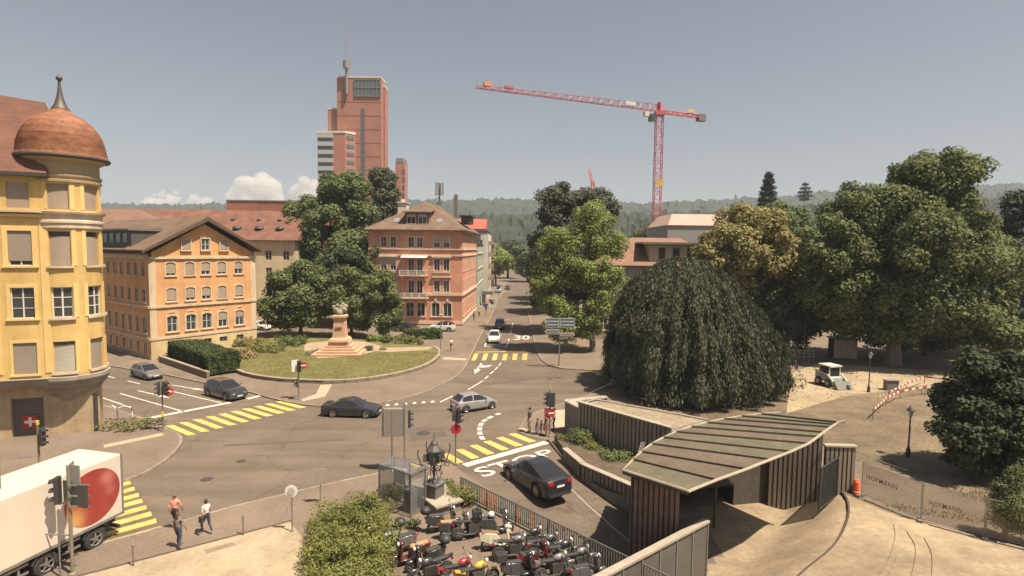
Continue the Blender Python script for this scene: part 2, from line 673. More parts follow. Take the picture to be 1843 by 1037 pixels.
# light concrete forecourt, dusty building-site ground, footpath, lawn
fore = Gs([(-300, 1200), (130, 1040), (238, 1012), (438, 960), (520, 938)], .11) + [G(560, 985, .11), G(700, 1100, .11), Vector((-4, 12, 0)), Vector((-40, 12, 0))]
o = poly_mesh('forecourt', [(p.x, p.y) for p in fore], [], KERB_H + 0.004, M_CONC)
struct(o)
dr = MB()
dl = Gs([(-300, 1200), (130, 1040), (238, 1012), (438, 960), (525, 937)], .11)
for a, b in zip(dl[:-1], dl[1:]):
    d = (b - a).normalized()
    n_ = Vector((-d.y, d.x, 0)) * 0.07
    dr.add([(p.x, p.y, KERB_H + 0.009) for p in (a - n_, b - n_, b + n_, a + n_)], [(0, 1, 2, 3)])
struct(dr.build('drain_channel', mat('drain_dark', (0.07, 0.055, 0.045), 0.9)))

apron = Gs([(1510, 885), (1545, 893), (1660, 940), (1775, 970), (1900, 1010)], .1) + [Vector((30, 15, 0)), Vector((12, 15, 0)), Vector((8.7, 19.4, 0))] + ARC1[::-1][1:-1]
struct(poly_mesh('concrete_apron', [(p.x, p.y) for p in apron], [], 0.106, M_RAMPC))
# two low curved kerbs of the apron
for pts in ([(1612, 945), (1616, 965), (1608, 1000), (1588, 1040), (1560, 1080)], [(1636, 958), (1652, 985), (1650, 1020), (1640, 1060)], [(1668, 970), (1682, 1000), (1682, 1040), (1675, 1080)]):
    ln = smooth_line(Gs(pts, .1), 4)
    kk = MB()
    for a, b in zip(ln[:-1], ln[1:]):
        d = (b - a).normalized()
        n_ = Vector((-d.y, d.x, 0)) * 0.11
        kk.hexa([(p.x, p.y, 0.09) for p in (a - n_, b - n_, b + n_, a + n_)] + [(p.x, p.y, 0.15) for p in (a - n_, b - n_, b + n_, a + n_)])
    struct(kk.build('kerb', M_RAMPC))
dgl = MB()
for a, b in zip(ARC1[1:-1], ARC1[2:]):
    d = (b - a).normalized()
    n_ = Vector((-d.y, d.x, 0)) * 0.05
    dgl.add([(p.x, p.y, 0.113) for p in (a - n_, b - n_, b + n_, a + n_)], [(0, 1, 2, 3)])
struct(dgl.build('drain_channel', MATS['drain_dark']))

site = [(34, 58), (75, 50), (75, 100), (30, 110), (26, 75), (24, 60)]
siteM = mat('site_sand', (0.25, 0.195, 0.12), 0.95, col2=(0.38, 0.305, 0.20), scale=0.22, bump=0.6, bscale=5, fine=0.2, fscale=4, detail=7)
struct(poly_mesh('park_path', [(12, 46), (17.5, 41), (24, 36), (27, 31), (60, 26), (75, 50), (40, 60), (22, 58), (14, 50)], [], 0.108, M_DIRT))
struct(poly_mesh('building_site_ground', [(p.x, p.y) for p in Gs([(1415, 745), (1425, 672), (1470, 655), (1700, 668), (1745, 690), (1660, 694), (1590, 705), (1530, 712), (1480, 725)], .1)], [], 0.116, siteM))
struct(poly_mesh('park_lawn', [(p.x, p.y) for p in Gs([(1640, 640), (1640, 625), (1900, 607), (2100, 640), (2100, 700), (1740, 668)], .1)], [], 0.112, mat('dry_lawn', (0.16, 0.125, 0.045), 0.95, col2=(0.25, 0.18, 0.075), scale=0.3, bump=0.5, bscale=6, fine=0.2, fscale=4)))

# ---- road markings (painted sheets, a few mm above the asphalt)
ZM = 0.004


def crop_pt(c, off, sc):
    return (off[0] + c[0] / sc, off[1] + c[1] / sc)


def marking(name, pts, material=M_WHITE, z=ZM, parent=road):
    mb = MB()
    mb.sheet([(p.x, p.y) for p in pts], z)
    return mb.build(name, material, parent)


def line_mark(a, b, w, name='lane_line', material=M_WHITE, z=ZM):
    a, b = Vector((a.x, a.y)), Vector((b.x, b.y))
    d = (b - a).normalized()
    n_ = Vector((-d.y, d.x)) * w / 2
    return marking(name, [a - n_, b - n_, b + n_, a + n_], material, z)


def lerp(a, b, t):
    return a + (b - a) * t


# crossing in front of the left street: ten stripes
o3, s3 = (180, 600), 4.85
A = Gs([crop_pt(c, o3, s3) for c in ((565, 806), (640, 799), (838, 883), (768, 894))])
B = Gs([crop_pt(c, o3, s3) for c in ((1525, 597), (1592, 591), (1803, 646), (1738, 656))])
for i in range(10):
    marking('crossing_stripe', [lerp(a, b, i / 9) for a, b in zip(A, B)], M_YEL)
# crossing at the head of the ramp: eight stripes
o8, s8 = (640, 760), 3.743
A = Gs([crop_pt(c, o8, s8) for c in ((1028, 81), (1075, 73), (1218, 128), (1170, 138))])
B = Gs([crop_pt(c, o8, s8) for c in ((672, 186), (725, 180), (836, 238), (783, 250))])
for i in range(8):
    t = i / 4
    pts = [lerp(a, b, t) for a, b in zip(A, B)]
    marking('crossing_stripe', pts, M_YEL if i < 5 else M_YELW)
# crossing across the far street: six stripes
o9, s9 = (780, 540), 6.483
A = Gs([crop_pt(c, o9, s9) for c in ((443, 706), (492, 706), (527, 626), (478, 626))])
B = Gs([crop_pt(c, o9, s9) for c in ((1035, 700), (1090, 700), (1098, 625), (1044, 625))])
for i in range(6):
    marking('crossing_stripe', [lerp(a, b, i / 5) for a, b in zip(A, B)], M_YEL if i < 3 else M_YELW)
# crossing under the lorry: eight stripes
o6, s6 = (0, 780), 4.036
rows = [(945, 345, 900), (975, 388, 880), (1005, 432, 880), (1031, 474, 860), (1061, 521, 860), (1096, 568, 820), (1133, 618, 780), (1168, 673, 750)]
for xr, yr, xl in rows:
    k = 0.275
    ht = 24 + (yr - 345) * 0.03
    xl = xr - 420
    pts = [(xr, yr), (xr + 6, yr + ht), (xl + 6, yr + ht + (xr - xl) * k), (xl, yr + (xr - xl) * k)]
    marking('crossing_stripe', Gs([crop_pt(c, o6, s6) for c in pts]), M_YEL)
# right arm
for p in ([(1056, 668), (1066, 667), (1092, 671), (1080, 673)], [(1068, 673), (1079, 672), (1102, 676), (1092, 678)]):
    marking('crossing_stripe', Gs(p), M_YEL)

# left street: stop line, lanes, arrows
for a, b, w in (((388, 747), (1140, 604), .5), ((1285, 573), (1392, 546), .5)):
    line_mark(G(*crop_pt(a, o3, s3)), G(*crop_pt(b, o3, s3)), w, 'stop_line')
for a, b in (((175, 525), (735, 685)), ((560, 490), (1060, 608)), ((0, 556), (205, 625)), ((60, 374), (130, 391)), ((240, 415), (350, 442))):
    line_mark(G(*crop_pt(a, o3, s3)), G(*crop_pt(b, o3, s3)), 0.15)


def arrow_mark(tail, head, w=0.16, hl=1.6, hw=0.55):
    a, b = Vector(tail[:2]), Vector(head[:2])
    d = (b - a).normalized()
    n_ = Vector((-d.y, d.x))
    nk = b - d * hl
    marking('lane_arrow', [a - n_ * w / 2, nk - n_ * w / 2, nk - n_ * hw / 2, b, nk + n_ * hw / 2, nk + n_ * w / 2, a + n_ * w / 2])


arrow_mark(G(*crop_pt((630, 452), o3, s3)), G(*crop_pt((925, 500), o3, s3)))
arrow_mark(G(*crop_pt((330, 500), o3, s3)), G(*crop_pt((612, 566), o3, s3)))
# yield triangles and centre line of the far street
o4, s4 = (500, 560), 4.32
for i in range(6):
    t = i / 5
    cx_, cy_ = 852 + (1203 - 852) * t, 738 + (713 - 738) * t
    marking('yield_triangle', Gs([crop_pt(c, o4, s4) for c in ((cx_ - 21, cy_), (cx_ + 21, cy_ - 3), (cx_ + 2, cy_ - 19))]))
o5c, s5 = (780, 560), 4.322
for a, b in (((52, 709), (150, 660)), ((268, 612), (388, 541)), ((400, 528), (428, 504)), ((441, 489), (470, 465)), ((478, 457), (500, 434)), ((508, 424), (527, 402)), ((566, 283), (580, 248)), ((583, 235), (590, 215)), ((600, 172), (607, 148))):
    line_mark(G(*crop_pt(a, o5c, s5)), G(*crop_pt(b, o5c, s5)), 0.17, 'centre_line')
for c in ((505, 801), (440, 826), (396, 851), (370, 881), (360, 914), (362, 950), (379, 987)):
    pass
dash = Gs([crop_pt(c, o5c, s5) for c in ((520, 796), (487, 806), (458, 817), (424, 836), (409, 843), (384, 860), (378, 870), (363, 893), (361, 903), (359, 928), (360, 938), (364, 962), (370, 975), (388, 999))])
for i in range(0, 14, 2):
    line_mark(dash[i], dash[i + 1], 0.36, 'guide_dash')
# two-headed lane arrow
arrow_mark(G(*crop_pt((372, 405), o5c, s5)), G(*crop_pt((322, 490), o5c, s5)), 0.2, 2.4, 0.8)
arrow_mark(G(*crop_pt((364, 420), o5c, s5)), G(*crop_pt((428, 437), o5c, s5)), 0.5, 0.8, 2.6)
# parking bays
for a, b in (((398, 276), (568, 278)), ((398, 276), (425, 215)), ((538, 174), (605, 178)), ((560, 66), (612, 70)), ((610, 130), (617, 95))):
    line_mark(G(*crop_pt(a, o5c, s5)), G(*crop_pt(b, o5c, s5)), 0.22, 'bay_line')
line_mark(G(855, 634), G(910, 633), 0.5, 'worn_line', M_YELW)
line_mark(G(1100, 690), G(1062, 707), .2)
# ramp: stop line, lettering, centre line
line_mark(G(836, 838), G(984, 796), 0.62, 'stop_line')


def ground_text(txt, quad, name, z=ZM, material=M_WHITE, parent=road):
    cu = bpy.data.curves.new('txt', 'FONT')
    cu.body = txt
    cu.size = 1
    cu.offset = 0.012
    cu.resolution_u = 3
    ob = bpy.data.objects.new('txt', cu)
    COL.objects.link(ob)
    dg = bpy.context.evaluated_depsgraph_get()
    me = bpy.data.meshes.new_from_object(ob.evaluated_get(dg))
    COL.objects.unlink(ob)
    bpy.data.objects.remove(ob)
    co = np.array([v.co[:] for v in me.vertices])
    lo, hi = co[:, :2].min(0), co[:, :2].max(0)
    bl, br, tr, tl = quad
    for v in me.vertices:
        u = (v.co.x - lo[0]) / (hi[0] - lo[0])
        w = (v.co.y - lo[1]) / (hi[1] - lo[1])
        p = (bl * (1 - u) + br * u) * (1 - w) + (tl * (1 - u) + tr * u) * w
        v.co = (p.x, p.y, z if not callable(z) else z(p.x, p.y))
    me.materials.clear()
    me.materials.append(material)
    me.name = name
    o = bpy.data.objects.new(name, me)
    COL.objects.link(o)
    if parent is not None:
        o.parent = parent
    return o


ground_text('STOP', Gs([(872, 860), (1003, 818), (985, 808), (848, 845)]), 'stop_lettering', lambda x, y: zbasin(x, y) + 0.012)
ground_text('30', Gs([(925, 612), (954, 611), (953, 604), (926, 604)]), 'speed_lettering')
rl = Gs([(1018, 888), (1060, 918), (1110, 950), (1150, 975)], -0.8)
mbl = MB()
for a, b in zip(rl[:-1], rl[1:]):
    d = (b - a).normalized()
    n_ = Vector((-d.y, d.x, 0)) * 0.05
    mbl.add([(p.x, p.y, zbasin(p.x, p.y) - .01) for p in (a - n_, b - n_, b + n_, a + n_)], [(0, 1, 2, 3)])
mbl.build('lane_line', mat('faded_white_paint', (.33, .28, .23), .85, var=.2), road)
# pale strips let into the pavement at the crossings
M_STRIP = mat('pale_paving', (0.40, 0.325, 0.23), 0.85, var=0.12, scale=1.5)
for name, pts in (('paving_strip', [(186, 801), (293, 779), (294, 784), (188, 806)]),
                  ('paving_strip', [(541, 720), (569, 709), (577, 693), (598, 692), (585, 714), (546, 722)]),
                  ('paving_strip', [(797, 643), (840, 645), (839, 649), (797, 647)]),
                  ('paving_strip', [(934, 772), (940, 770), (972, 782), (966, 786)]),
                  ('paving_strip', [(985, 740), (1038, 735), (1038, 765), (1000, 772)])):
    mb = MB()
    mb.sheet([(p.x, p.y) for p in Gs(pts, .11)], KERB_H + 0.006)
    struct(mb.build(name, M_STRIP))
# manhole covers and asphalt repairs
M_IRON = mat('cast_iron', (0.06, 0.052, 0.045), 0.7, var=0.2, scale=8)
for px, py, r in ((762, 780, .55), (372, 863, .35), (1005, 680, .4), (960, 745, .3), (990, 682, .35), (434, 830, .3)):
    mb = MB()
    c = G(px, py)
    mb.lathe([(0.001, 0.0), (r, 0.0), (r, -.02)], 20, (c.x, c.y, 0.003))
    mb.build('manhole_cover', M_IRON, road)
M_PATCH = mat('asphalt_repair', (0.105, 0.083, 0.066), 0.92, var=0.12, scale=0.7, fine=0.15, fscale=9)
for pts in ([(735, 782), (800, 776), (806, 786), (742, 793)], [(600, 640), (700, 640), (700, 640.5), (600, 640.5)][:0], [(870, 690), (1000, 676), (1002, 679), (872, 694)], [(400, 800), (620, 790), (622, 793), (402, 804)]):
    if pts:
        mb = MB()
        mb.sheet([(p.x, p.y) for p in Gs(pts)], 0.0005)
        mb.build('asphalt_patch', M_PATCH, road)
for pts in ([(366, 990), (395, 982), (402, 988), (372, 997)], [(396, 982), (418, 976), (426, 982), (402, 988)]):
    mb = MB()
    mb.sheet([(p.x, p.y) for p in Gs(pts, .11)], KERB_H + 0.008)
    struct(mb.build('access_cover', mat('cover_plate', (0.24, 0.185, 0.13), 0.85, var=0.1, scale=3)))

# ============================================================ buildings
M_YWALL = mat('yellow_plaster', (0.55, 0.375, 0.135), 0.9, col2=(0.65, 0.455, 0.175), scale=0.5, bump=0.06, bscale=20, fine=0.05, fscale=3, detail=6)
M_YTRIM = mat('pale_yellow_trim', (0.70, 0.50, 0.20), 0.85, var=0.06, scale=1.0)
M_YSTONE = mat('sandstone', (0.36, 0.27, 0.165), 0.9, col2=(0.46, 0.35, 0.22), scale=0.9, bump=0.1, bscale=12, fine=0.06, fscale=3)
M_GREYST = mat('grey_sandstone', (0.27, 0.235, 0.19), 0.9, var=0.15, scale=0.8)
M_ORANGE = mat('orange_plaster', (0.58, 0.31, 0.138), 0.9, col2=(0.66, 0.36, 0.165), scale=0.35, fine=0.05, fscale=2, detail=6)
M_OTRIM = mat('cream_trim', (0.56, 0.45, 0.32), 0.85, var=0.08, scale=0.8)
M_OBASE = mat('cream_plinth', (0.56, 0.43, 0.24), 0.9, var=0.08, scale=0.5)
M_PINK = mat('salmon_plaster', (0.58, 0.28, 0.18), 0.9, col2=(0.66, 0.325, 0.21), scale=0.35, fine=0.05, fscale=2, detail=6)
M_PTRIM = mat('pale_trim', (0.66, 0.50, 0.40), 0.85, var=0.06, scale=0.8)
M_CREAM = mat('cream_plaster', (0.58, 0.49, 0.33), 0.9, var=0.07, scale=0.4)
M_WHITEP = mat('white_plaster', (0.62, 0.58, 0.50), 0.9, var=0.06, scale=0.4)
M_BROWNR = courses('brown_roof_tiles', (0.135, 0.085, 0.058), (0.19, 0.125, 0.085), 0.34, dark=0.75)
M_REDR = courses('red_roof_tiles', (0.150, 0.068, 0.046), (0.205, 0.095, 0.064), 0.34, dark=0.8)
M_DOME = mat('dome_tiles', (0.21, 0.088, 0.048), 0.75, col2=(0.33, 0.145, 0.075), scale=1.1, fine=0.25, fscale=5, detail=5, stretch=(1, 1, 2.5))
M_COPPER = mat('weathered_sheet_metal', (0.10, 0.09, 0.08), 0.55, metal=0.3, var=0.2, scale=2)
M_GUTTER = mat('dark_gutter', (0.055, 0.05, 0.048), 0.6)
M_PANE = mat('window_glass', (0.045, 0.05, 0.055), 0.06, spec=0.8)
M_WFRAME = mat('white_window_frame', (0.66, 0.62, 0.55), 0.6)
M_BLIND = courses('grey_blind', (0.28, 0.235, 0.185), (0.31, 0.26, 0.21), 0.085, dark=0.78, width=0.3)
M_BLINDW = courses('light_blind', (0.46, 0.42, 0.36), (0.50, 0.46, 0.39), 0.09, dark=0.55, width=0.35)
M_SHADE = mat('cloth_shade', (0.33, 0.26, 0.20), 0.9, var=0.06, scale=1)

for _m in (M_YWALL, M_ORANGE, M_PINK, M_CREAM, M_WHITEP, M_OBASE):
    wear(_m, .10, 1.0, (1.2, 1.2, .10))
    wear(_m, .08, .35)
for _m in (M_YSTONE, M_GREYST, M_OTRIM, M_PTRIM):
    wear(_m, .14, 1.2, (1.5, 1.5, .3))
wear(M_REDR, .2, .5)
wear(M_BROWNR, .18, .4)
wear(M_DOME, .22, 1.4, (1, 1, 3))
WIN_CACHE = {}


def arc_path(w, h, rise, n=7):
    """outline of an opening from bottom left up over the head to bottom right"""
    if rise <= 0:
        return [(-w / 2, 0), (-w / 2, h), (w / 2, h), (w / 2, 0)]
    p = [(-w / 2, 0)]
    for i in range(n + 1):
        t = -1 + 2 * i / n
        p.append((t * w / 2, h - rise * t * t))
    p.append((w / 2, 0))
    return p


def window(parent, x, z, w, h, rz=0.0, origin=(0, 0, 0), rise=0.0, trim=0.14, tmat=None, sill=True, blind=0.0, bmat=None,
           bars=1, cross=1, fmat=None, frame=0.06, depth=0.16, name='window'):
    fmat = fmat or M_WFRAME
    tmat = tmat or M_OTRIM
    key = (round(w, 2), round(h, 2), rise, trim, tmat.name, sill, blind, bmat.name if bmat else '', bars, cross, fmat.name, frame, depth)
    if key not in WIN_CACHE:
        mb = MB()
        mb.mi = 0
        d0, d1 = depth - 0.06, depth
        f = frame
        mb.box(-w / 2, d0, 0, -w / 2 + f, d1, h)
        mb.box(w / 2 - f, d0, 0, w / 2, d1, h)
        mb.box(-w / 2 + f, d0, 0, w / 2 - f, d1, f)
        mb.box(-w / 2 + f, d0, h - f - rise * .5, w / 2 - f, d1, h)
        for i in range(bars):
            c = -w / 2 + w * (i + 1) / (bars + 1)
            mb.box(c - f * .6, d0 - .005, f, c + f * .6, d1 - .005, h - f)
        for i in range(cross):
            c = h * (i + 1) / (cross + 1)
            mb.box(-w / 2 + f, d0 + .01, c - f * .3, w / 2 - f, d1 - .01, c + f * .3)
        me = {'frame': mb.mesh('window', fmat)}
        p = MB()
        p.box(-w / 2, d1 - .02, 0, w / 2, d1 - .006, h)
        me['pane'] = p.mesh('pane', M_PANE)
        if trim > 0:
            t = MB()
            a, b = arc_path(w, h, rise), arc_path(w + 2 * trim, h + trim, rise)
            for i in range(len(a) - 1):
                q = [a[i], a[i + 1], b[i + 1], b[i]]
                t.extrude([(c[0], 0.05, c[1]) for c in q], (0, -0.09, 0))
            if rise > 0:
                pass
            me['surround'] = t.mesh('surround', tmat)
        if sill:
            s = MB()
            s.box(-w / 2 - trim - .05, -0.13, -0.13, w / 2 + trim + .05, 0.05, 0.0)
            me['sill'] = s.mesh('sill', tmat)
        if blind > 0:
            bl = MB()
            bl.box(-w / 2 + .02, d0 - .05, h * (1 - blind), w / 2 - .02, d0 - .02, h - rise * .2)
            me['blind'] = bl.mesh('blind', bmat or M_BLIND)
        WIN_CACHE[key] = me
    me = WIN_CACHE[key]
    c, s_ = math.cos(rz), math.sin(rz)
    loc = (origin[0] + c * x, origin[1] + s_ * x, origin[2] + z)
    o = child(name, me['frame'], parent, loc, rz)
    for k in ('pane', 'surround', 'sill', 'blind'):
        if k in me:
            child(k, me[k], o)
    return o


def wall(parent, W_, H_, openings, material, origin=(0, 0, 0), rz=0.0, depth=0.2, z0=0.0, name='wall', thick=0.3):
    """front at y=0 facing -y, with real openings (x, z, w, h), reveals inwards"""
    xs = sorted(set([0.0, W_] + [v for (x, z, w, h) in openings for v in (x - w / 2, x + w / 2)]))
    zs = sorted(set([z0, H_] + [v for (x, z, w, h) in openings for v in (z, z + h)]))
    mb = MB()
    for i in range(len(xs) - 1):
        for j in range(len(zs) - 1):
            cx_, cz = (xs[i] + xs[i + 1]) / 2, (zs[j] + zs[j + 1]) / 2
            if any(abs(cx_ - x) < w / 2 and z < cz < z + h for (x, z, w, h) in openings):
                continue
            mb.add([(xs[i], 0, zs[j]), (xs[i + 1], 0, zs[j]), (xs[i + 1], 0, zs[j + 1]), (xs[i], 0, zs[j + 1])], [(0, 1, 2, 3)])
    for (x, z, w, h) in openings:
        a, b = x - w / 2, x + w / 2
        d = depth
        mb.add([(a, 0, z), (a, d, z), (a, d, z + h), (a, 0, z + h)], [(0, 1, 2, 3)])
        mb.add([(b, 0, z), (b, d, z), (b, d, z + h), (b, 0, z + h)], [(3, 2, 1, 0)])
        mb.add([(a, 0, z), (b, 0, z), (b, d, z), (a, d, z)], [(0, 1, 2, 3)])
        mb.add([(a, 0, z + h), (b, 0, z + h), (b, d, z + h), (a, d, z + h)], [(3, 2, 1, 0)])
    # back plate keeps light out
    mb.add([(0.002, depth + .02, z0), (W_ - .002, depth + .02, z0), (W_ - .002, depth + .02, H_), (0.002, depth + .02, H_)], [(0, 1, 2, 3)])
    return mb.build(name, material, parent, loc=origin, rz=rz)


def band(parent, W_, z, h, proud, material, origin=(0, 0, 0), rz=0.0, name='cornice', x0=0.0):
    mb = MB()
    mb.box(x0, -proud, z, W_, 0.02, z + h)
    return mb.build(name, material, parent, loc=origin, rz=rz)


# ------------------------------------------------------------ yellow corner house with the domed oriel (left edge)
phi = math.atan2(.347, .938)
Ct = (-32.6, 41.1, 0.0)
yb = thing('corner_house', 'tall yellow plastered corner house with tiled dome over its round oriel', 'house', Ct, phi)
FY = -2.06                                             # facade plane, local
r_t = 2.1
zrow = [(4.85, 2.2), (8.75, 2.15), (12.4, 2.4), (16.35, 1.75)]
wx = [-1.95 - 3.1 * i for i in range(4)]
ops = [(x + 14, z, 1.35 if k < 3 else 1.25, h) for x in wx for k, (z, h) in enumerate(zrow)]
wall(yb, 14 - 0.42, 18.6, ops, M_YWALL, (-14, FY, 0), 0.0, 0.22, 4.5, thick=.3)
for x in wx:
    for k, (z, h) in enumerate(zrow):
        if k == 0:
            window(yb, x, z, 1.35, h, 0, (0, FY, 0), trim=.16, tmat=M_YTRIM, blind=1.0, bmat=M_BLIND)
        elif k == 1:
            window(yb, x, z, 1.35, h, 0, (0, FY, 0), trim=.22, tmat=M_YTRIM, bars=1, cross=2)
        elif k == 2:
            window(yb, x, z, 1.35, h, 0, (0, FY, 0), trim=.3, tmat=M_YTRIM, blind=.86, bmat=M_BLIND)
        else:
            window(yb, x, z, 1.25, h, 0, (0, FY, 0), trim=0, sill=False, blind=1.0, bmat=M_SHADE)
# pilaster strips, cornices
for x in (-3.45, -0.62, -6.6):
    mb = MB()
    mb.box(x - .22, FY - .05, 4.9, x + .22, FY + .05, 15.75)
    mb.build('pilaster', M_YTRIM, yb)
band(yb, 14 - .5, 15.75, .18, .16, M_YTRIM, (-14, FY, 0))
band(yb, 14 - .5, 16.05, .16, .34, M_OTRIM, (-14, FY, 0))
mb = MB()
mb.add([(-14, FY - .5, 4.55), (-.6, FY - .5, 4.55), (-.6, FY + 1.0, 4.55), (-14, FY + 1.0, 4.55), (-14, FY - .12, 3.95), (-.6, FY - .12, 3.95), (-.6, FY + 1.0, 3.95), (-14, FY + 1.0, 3.95)],
       [(0, 1, 2, 3), (7, 6, 5, 4), (4, 5, 1, 0), (5, 6, 2, 1), (7, 4, 0, 3)])
mb.build('cornice', M_GREYST, yb)
# ground floor with shop windows
gops = [(14 - 2.35, .1, 1.9, 2.85), (14 - 5.2, .1, 1.9, 2.85), (14 - 8.5, .1, 1.9, 2.85)]
wall(yb, 14 + 1.45, 4.3, gops, M_YSTONE, (-14, FY + .95, 0), 0, .3, 0.0)
for x, z, w, h in gops:
    o = window(yb, x - 14, z, w, h, 0, (0, FY + .95, 0), trim=0, sill=True, bars=0, cross=0, fmat=M_GREYST, depth=.28, tmat=M_YSTONE, name='shop_window')
fl = MB()
fl.box(-2.75, FY + 1.12, .7, -1.85, FY + 1.15, 1.65)
flag = fl.build('flag', mat('flag_red', (.36, .035, .035), .7), yb)
fl = MB()
fl.box(-2.38, FY + 1.105, .85, -2.20, FY + 1.118, 1.5)
fl.box(-2.62, FY + 1.106, 1.09, -1.97, FY + 1.117, 1.27)
fl.build('cross', mat('flag_white', (.75, .72, .68), .7), flag)
# chamfered corner below the oriel, and the hidden wing along the other street
mb = MB()
mb.prism([(1.45, FY + .96), (1.75, FY + 1.7), (1.0, 3.0), (-2, 4), (-2, FY + 1.35), (1.2, FY + 1.35)], 0, 4.4)
mb.build('corner_wall', M_YSTONE, yb)
mb = MB()
mb.box(1.5, FY + 1.1, .1, 1.7, FY + 1.5, 2.9)
mb.build('door', M_DARK, yb)
mb = MB()
mb.prism([(-14, FY + 1.4), (-.45, FY + 1.4), (1.0, .5), (-12, 10.5), (-22, 2)], 0, 18.6)
mb.build('rear_wing', M_YWALL, yb)
# round oriel: wall with openings cut at window angles
ang0, ang1 = R(-190), R(95)
WA = [R(-82), R(-22), R(38)]                            # window directions (local)
hw = 0.315                                             # half opening in radians
tops = [(4.85, 7.05), (8.75, 10.9), (12.4, 14.8), (16.35, 18.1)]
na = 114
mb = MB()
zs = [4.35] + [v for t in tops for v in t] + [19.6]
for i in range(na):
    a0_, a1_ = ang0 + (ang1 - ang0) * i / na, ang0 + (ang1 - ang0) * (i + 1) / na
    am = (a0_ + a1_) / 2
    inwin = any(abs(am - w) < hw for w in WA)
    for j in range(len(zs) - 1):
        if inwin and j % 2 == 1:
            rr_ = r_t - .22
        else:
            rr_ = r_t
        mb.add([(rr_ * math.cos(a0_), rr_ * math.sin(a0_), zs[j]), (rr_ * math.cos(a1_), rr_ * math.sin(a1_), zs[j]), (rr_ * math.cos(a1_), rr_ * math.sin(a1_), zs[j + 1]), (rr_ * math.cos(a0_), rr_ * math.sin(a0_), zs[j + 1])], [(0, 1, 2, 3)])
for w in WA:
    ae = [min((ang0 + (ang1 - ang0) * i / na for i in range(na + 1)), key=lambda v: abs(v - (w + s * hw))) for s in (-1, 1)]
    for zb_, zt_ in tops:
        for a_ in ae:
            mb.add([(rr * math.cos(a_), rr * math.sin(a_), z) for rr, z in ((r_t, zb_), (r_t - .22, zb_), (r_t - .22, zt_), (r_t, zt_))], [(0, 1, 2, 3)])
        n_ = 6
        for z in (zb_, zt_):
            for q in range(n_):
                b0, b1 = ae[0] + (ae[1] - ae[0]) * q / n_, ae[0] + (ae[1] - ae[0]) * (q + 1) / n_
                mb.add([(r_t * math.cos(b0), r_t * math.sin(b0), z), (r_t * math.cos(b1), r_t * math.sin(b1), z), ((r_t - .22) * math.cos(b1), (r_t - .22) * math.sin(b1), z), ((r_t - .22) * math.cos(b0), (r_t - .22) * math.sin(b0), z)], [(0, 1, 2, 3)])
mb.build('oriel_wall', M_YWALL, yb)


def curved(name, material, r0, r1, z0, z1, a0_, a1_, n_=10, parent=None):
    m_ = MB()
    for q in range(n_):
        b0, b1 = a0_ + (a1_ - a0_) * q / n_, a0_ + (a1_ - a0_) * (q + 1) / n_
        P = lambda r, b, z: (r * math.cos(b), r * math.sin(b), z)
        m_.hexa([P(r0, b0, z0), P(r1, b0, z0), P(r1, b1, z0), P(r0, b1, z0), P(r0, b0, z1), P(r1, b0, z1), P(r1, b1, z1), P(r0, b1, z1)])
    return m_.build(name, material, parent if parent is not None else yb, smooth=True)


for k, (zb_, zt_) in enumerate(tops):
    for q, w in enumerate(WA):
        rin = r_t - .2
        wdw = curved('window', M_PANE, rin - .03, rin, zb_, zt_, w - hw, w + hw, 6)
        if k in (1,):
            fr = MB()
            for b in (w - hw + .02, w, w + hw - .02):
                fr.obox(((rin + .02) * math.cos(b), (rin + .02) * math.sin(b), (zb_ + zt_) / 2), .06, .09, zt_ - zb_, b)
            fr.build('frame', M_WFRAME, wdw)
            for z in (zb_ + .04, zb_ + .72, zb_ + 1.42, zt_ - .04):
                curved('glazing_bar', M_WFRAME, rin, rin + .03, z - .03, z + .03, w - hw, w + hw, 4, wdw)
        elif k == 0:
            curved('blind', M_BLINDW if q == 0 else M_BLIND, rin + .02, rin + .05, zb_, zt_ - .25 * (q == 0), w - hw, w + hw, 6, wdw)
        else:
            curved('blind', M_SHADE, rin + .02, rin + .05, zb_ + .02, zt_ - (.35 if k == 2 else .0), w - hw, w + hw, 6, wdw)
        if k < 3:
            curved('sill', M_OTRIM, r_t - .1, r_t + .16, zb_ - .16, zb_, w - hw - .04, w + hw + .04, 6, wdw)
        tw = .13 if k else .09
        for sgn in (-1, 1):
            e = w + sgn * hw
            curved('surround', M_YTRIM, r_t - .02, r_t + .035, zb_, zt_ + .25 * (k > 0), min(e, e + sgn * tw), max(e, e + sgn * tw), 3, wdw)
mb = MB()
mb.lathe([(r_t, 15.0), (r_t + .12, 15.05), (r_t + .12, 15.35), (r_t + .2, 15.4), (r_t + .2, 15.55), (r_t + .1, 15.62), (r_t + .12, 15.95), (r_t + .3, 16.05), (r_t + .34, 16.18), (r_t, 16.22)], 48, (0, 0, 0), ang0, ang1)
mb.build('cornice', M_OTRIM, yb, smooth=True)
mb = MB()
mb.lathe([(r_t, 18.2), (r_t + .14, 18.25), (r_t + .16, 18.4), (r_t + .05, 18.45), (r_t + .18, 18.62), (r_t + .18, 18.75), (r_t + .04, 18.8), (r_t + .04, 19.62), (r_t + .3, 19.75), (r_t + .55, 19.95)], 48)
mb.build('frieze', mat('frieze_plaster', (.40, .31, .18), .9, var=.1, scale=1), yb, smooth=True)
mb = MB()
mb.lathe([(.2, 2.2), (.45, 2.25), (.5, 2.45), (.95, 2.6), (1.02, 2.62), (1.02, 2.8), (1.2, 2.85), (1.42, 3.05), (1.42, 3.2), (1.6, 3.25), (1.8, 3.48), (1.8, 3.62), (1.95, 3.68), (2.1, 3.9), (2.1, 4.05), (2.2, 4.1), (2.3, 4.3), (2.3, 4.55), (2.1, 4.58)], 44, (.12, -.2, 0))
mb.build('corbel', M_GREYST, yb, smooth=True, ang=25)
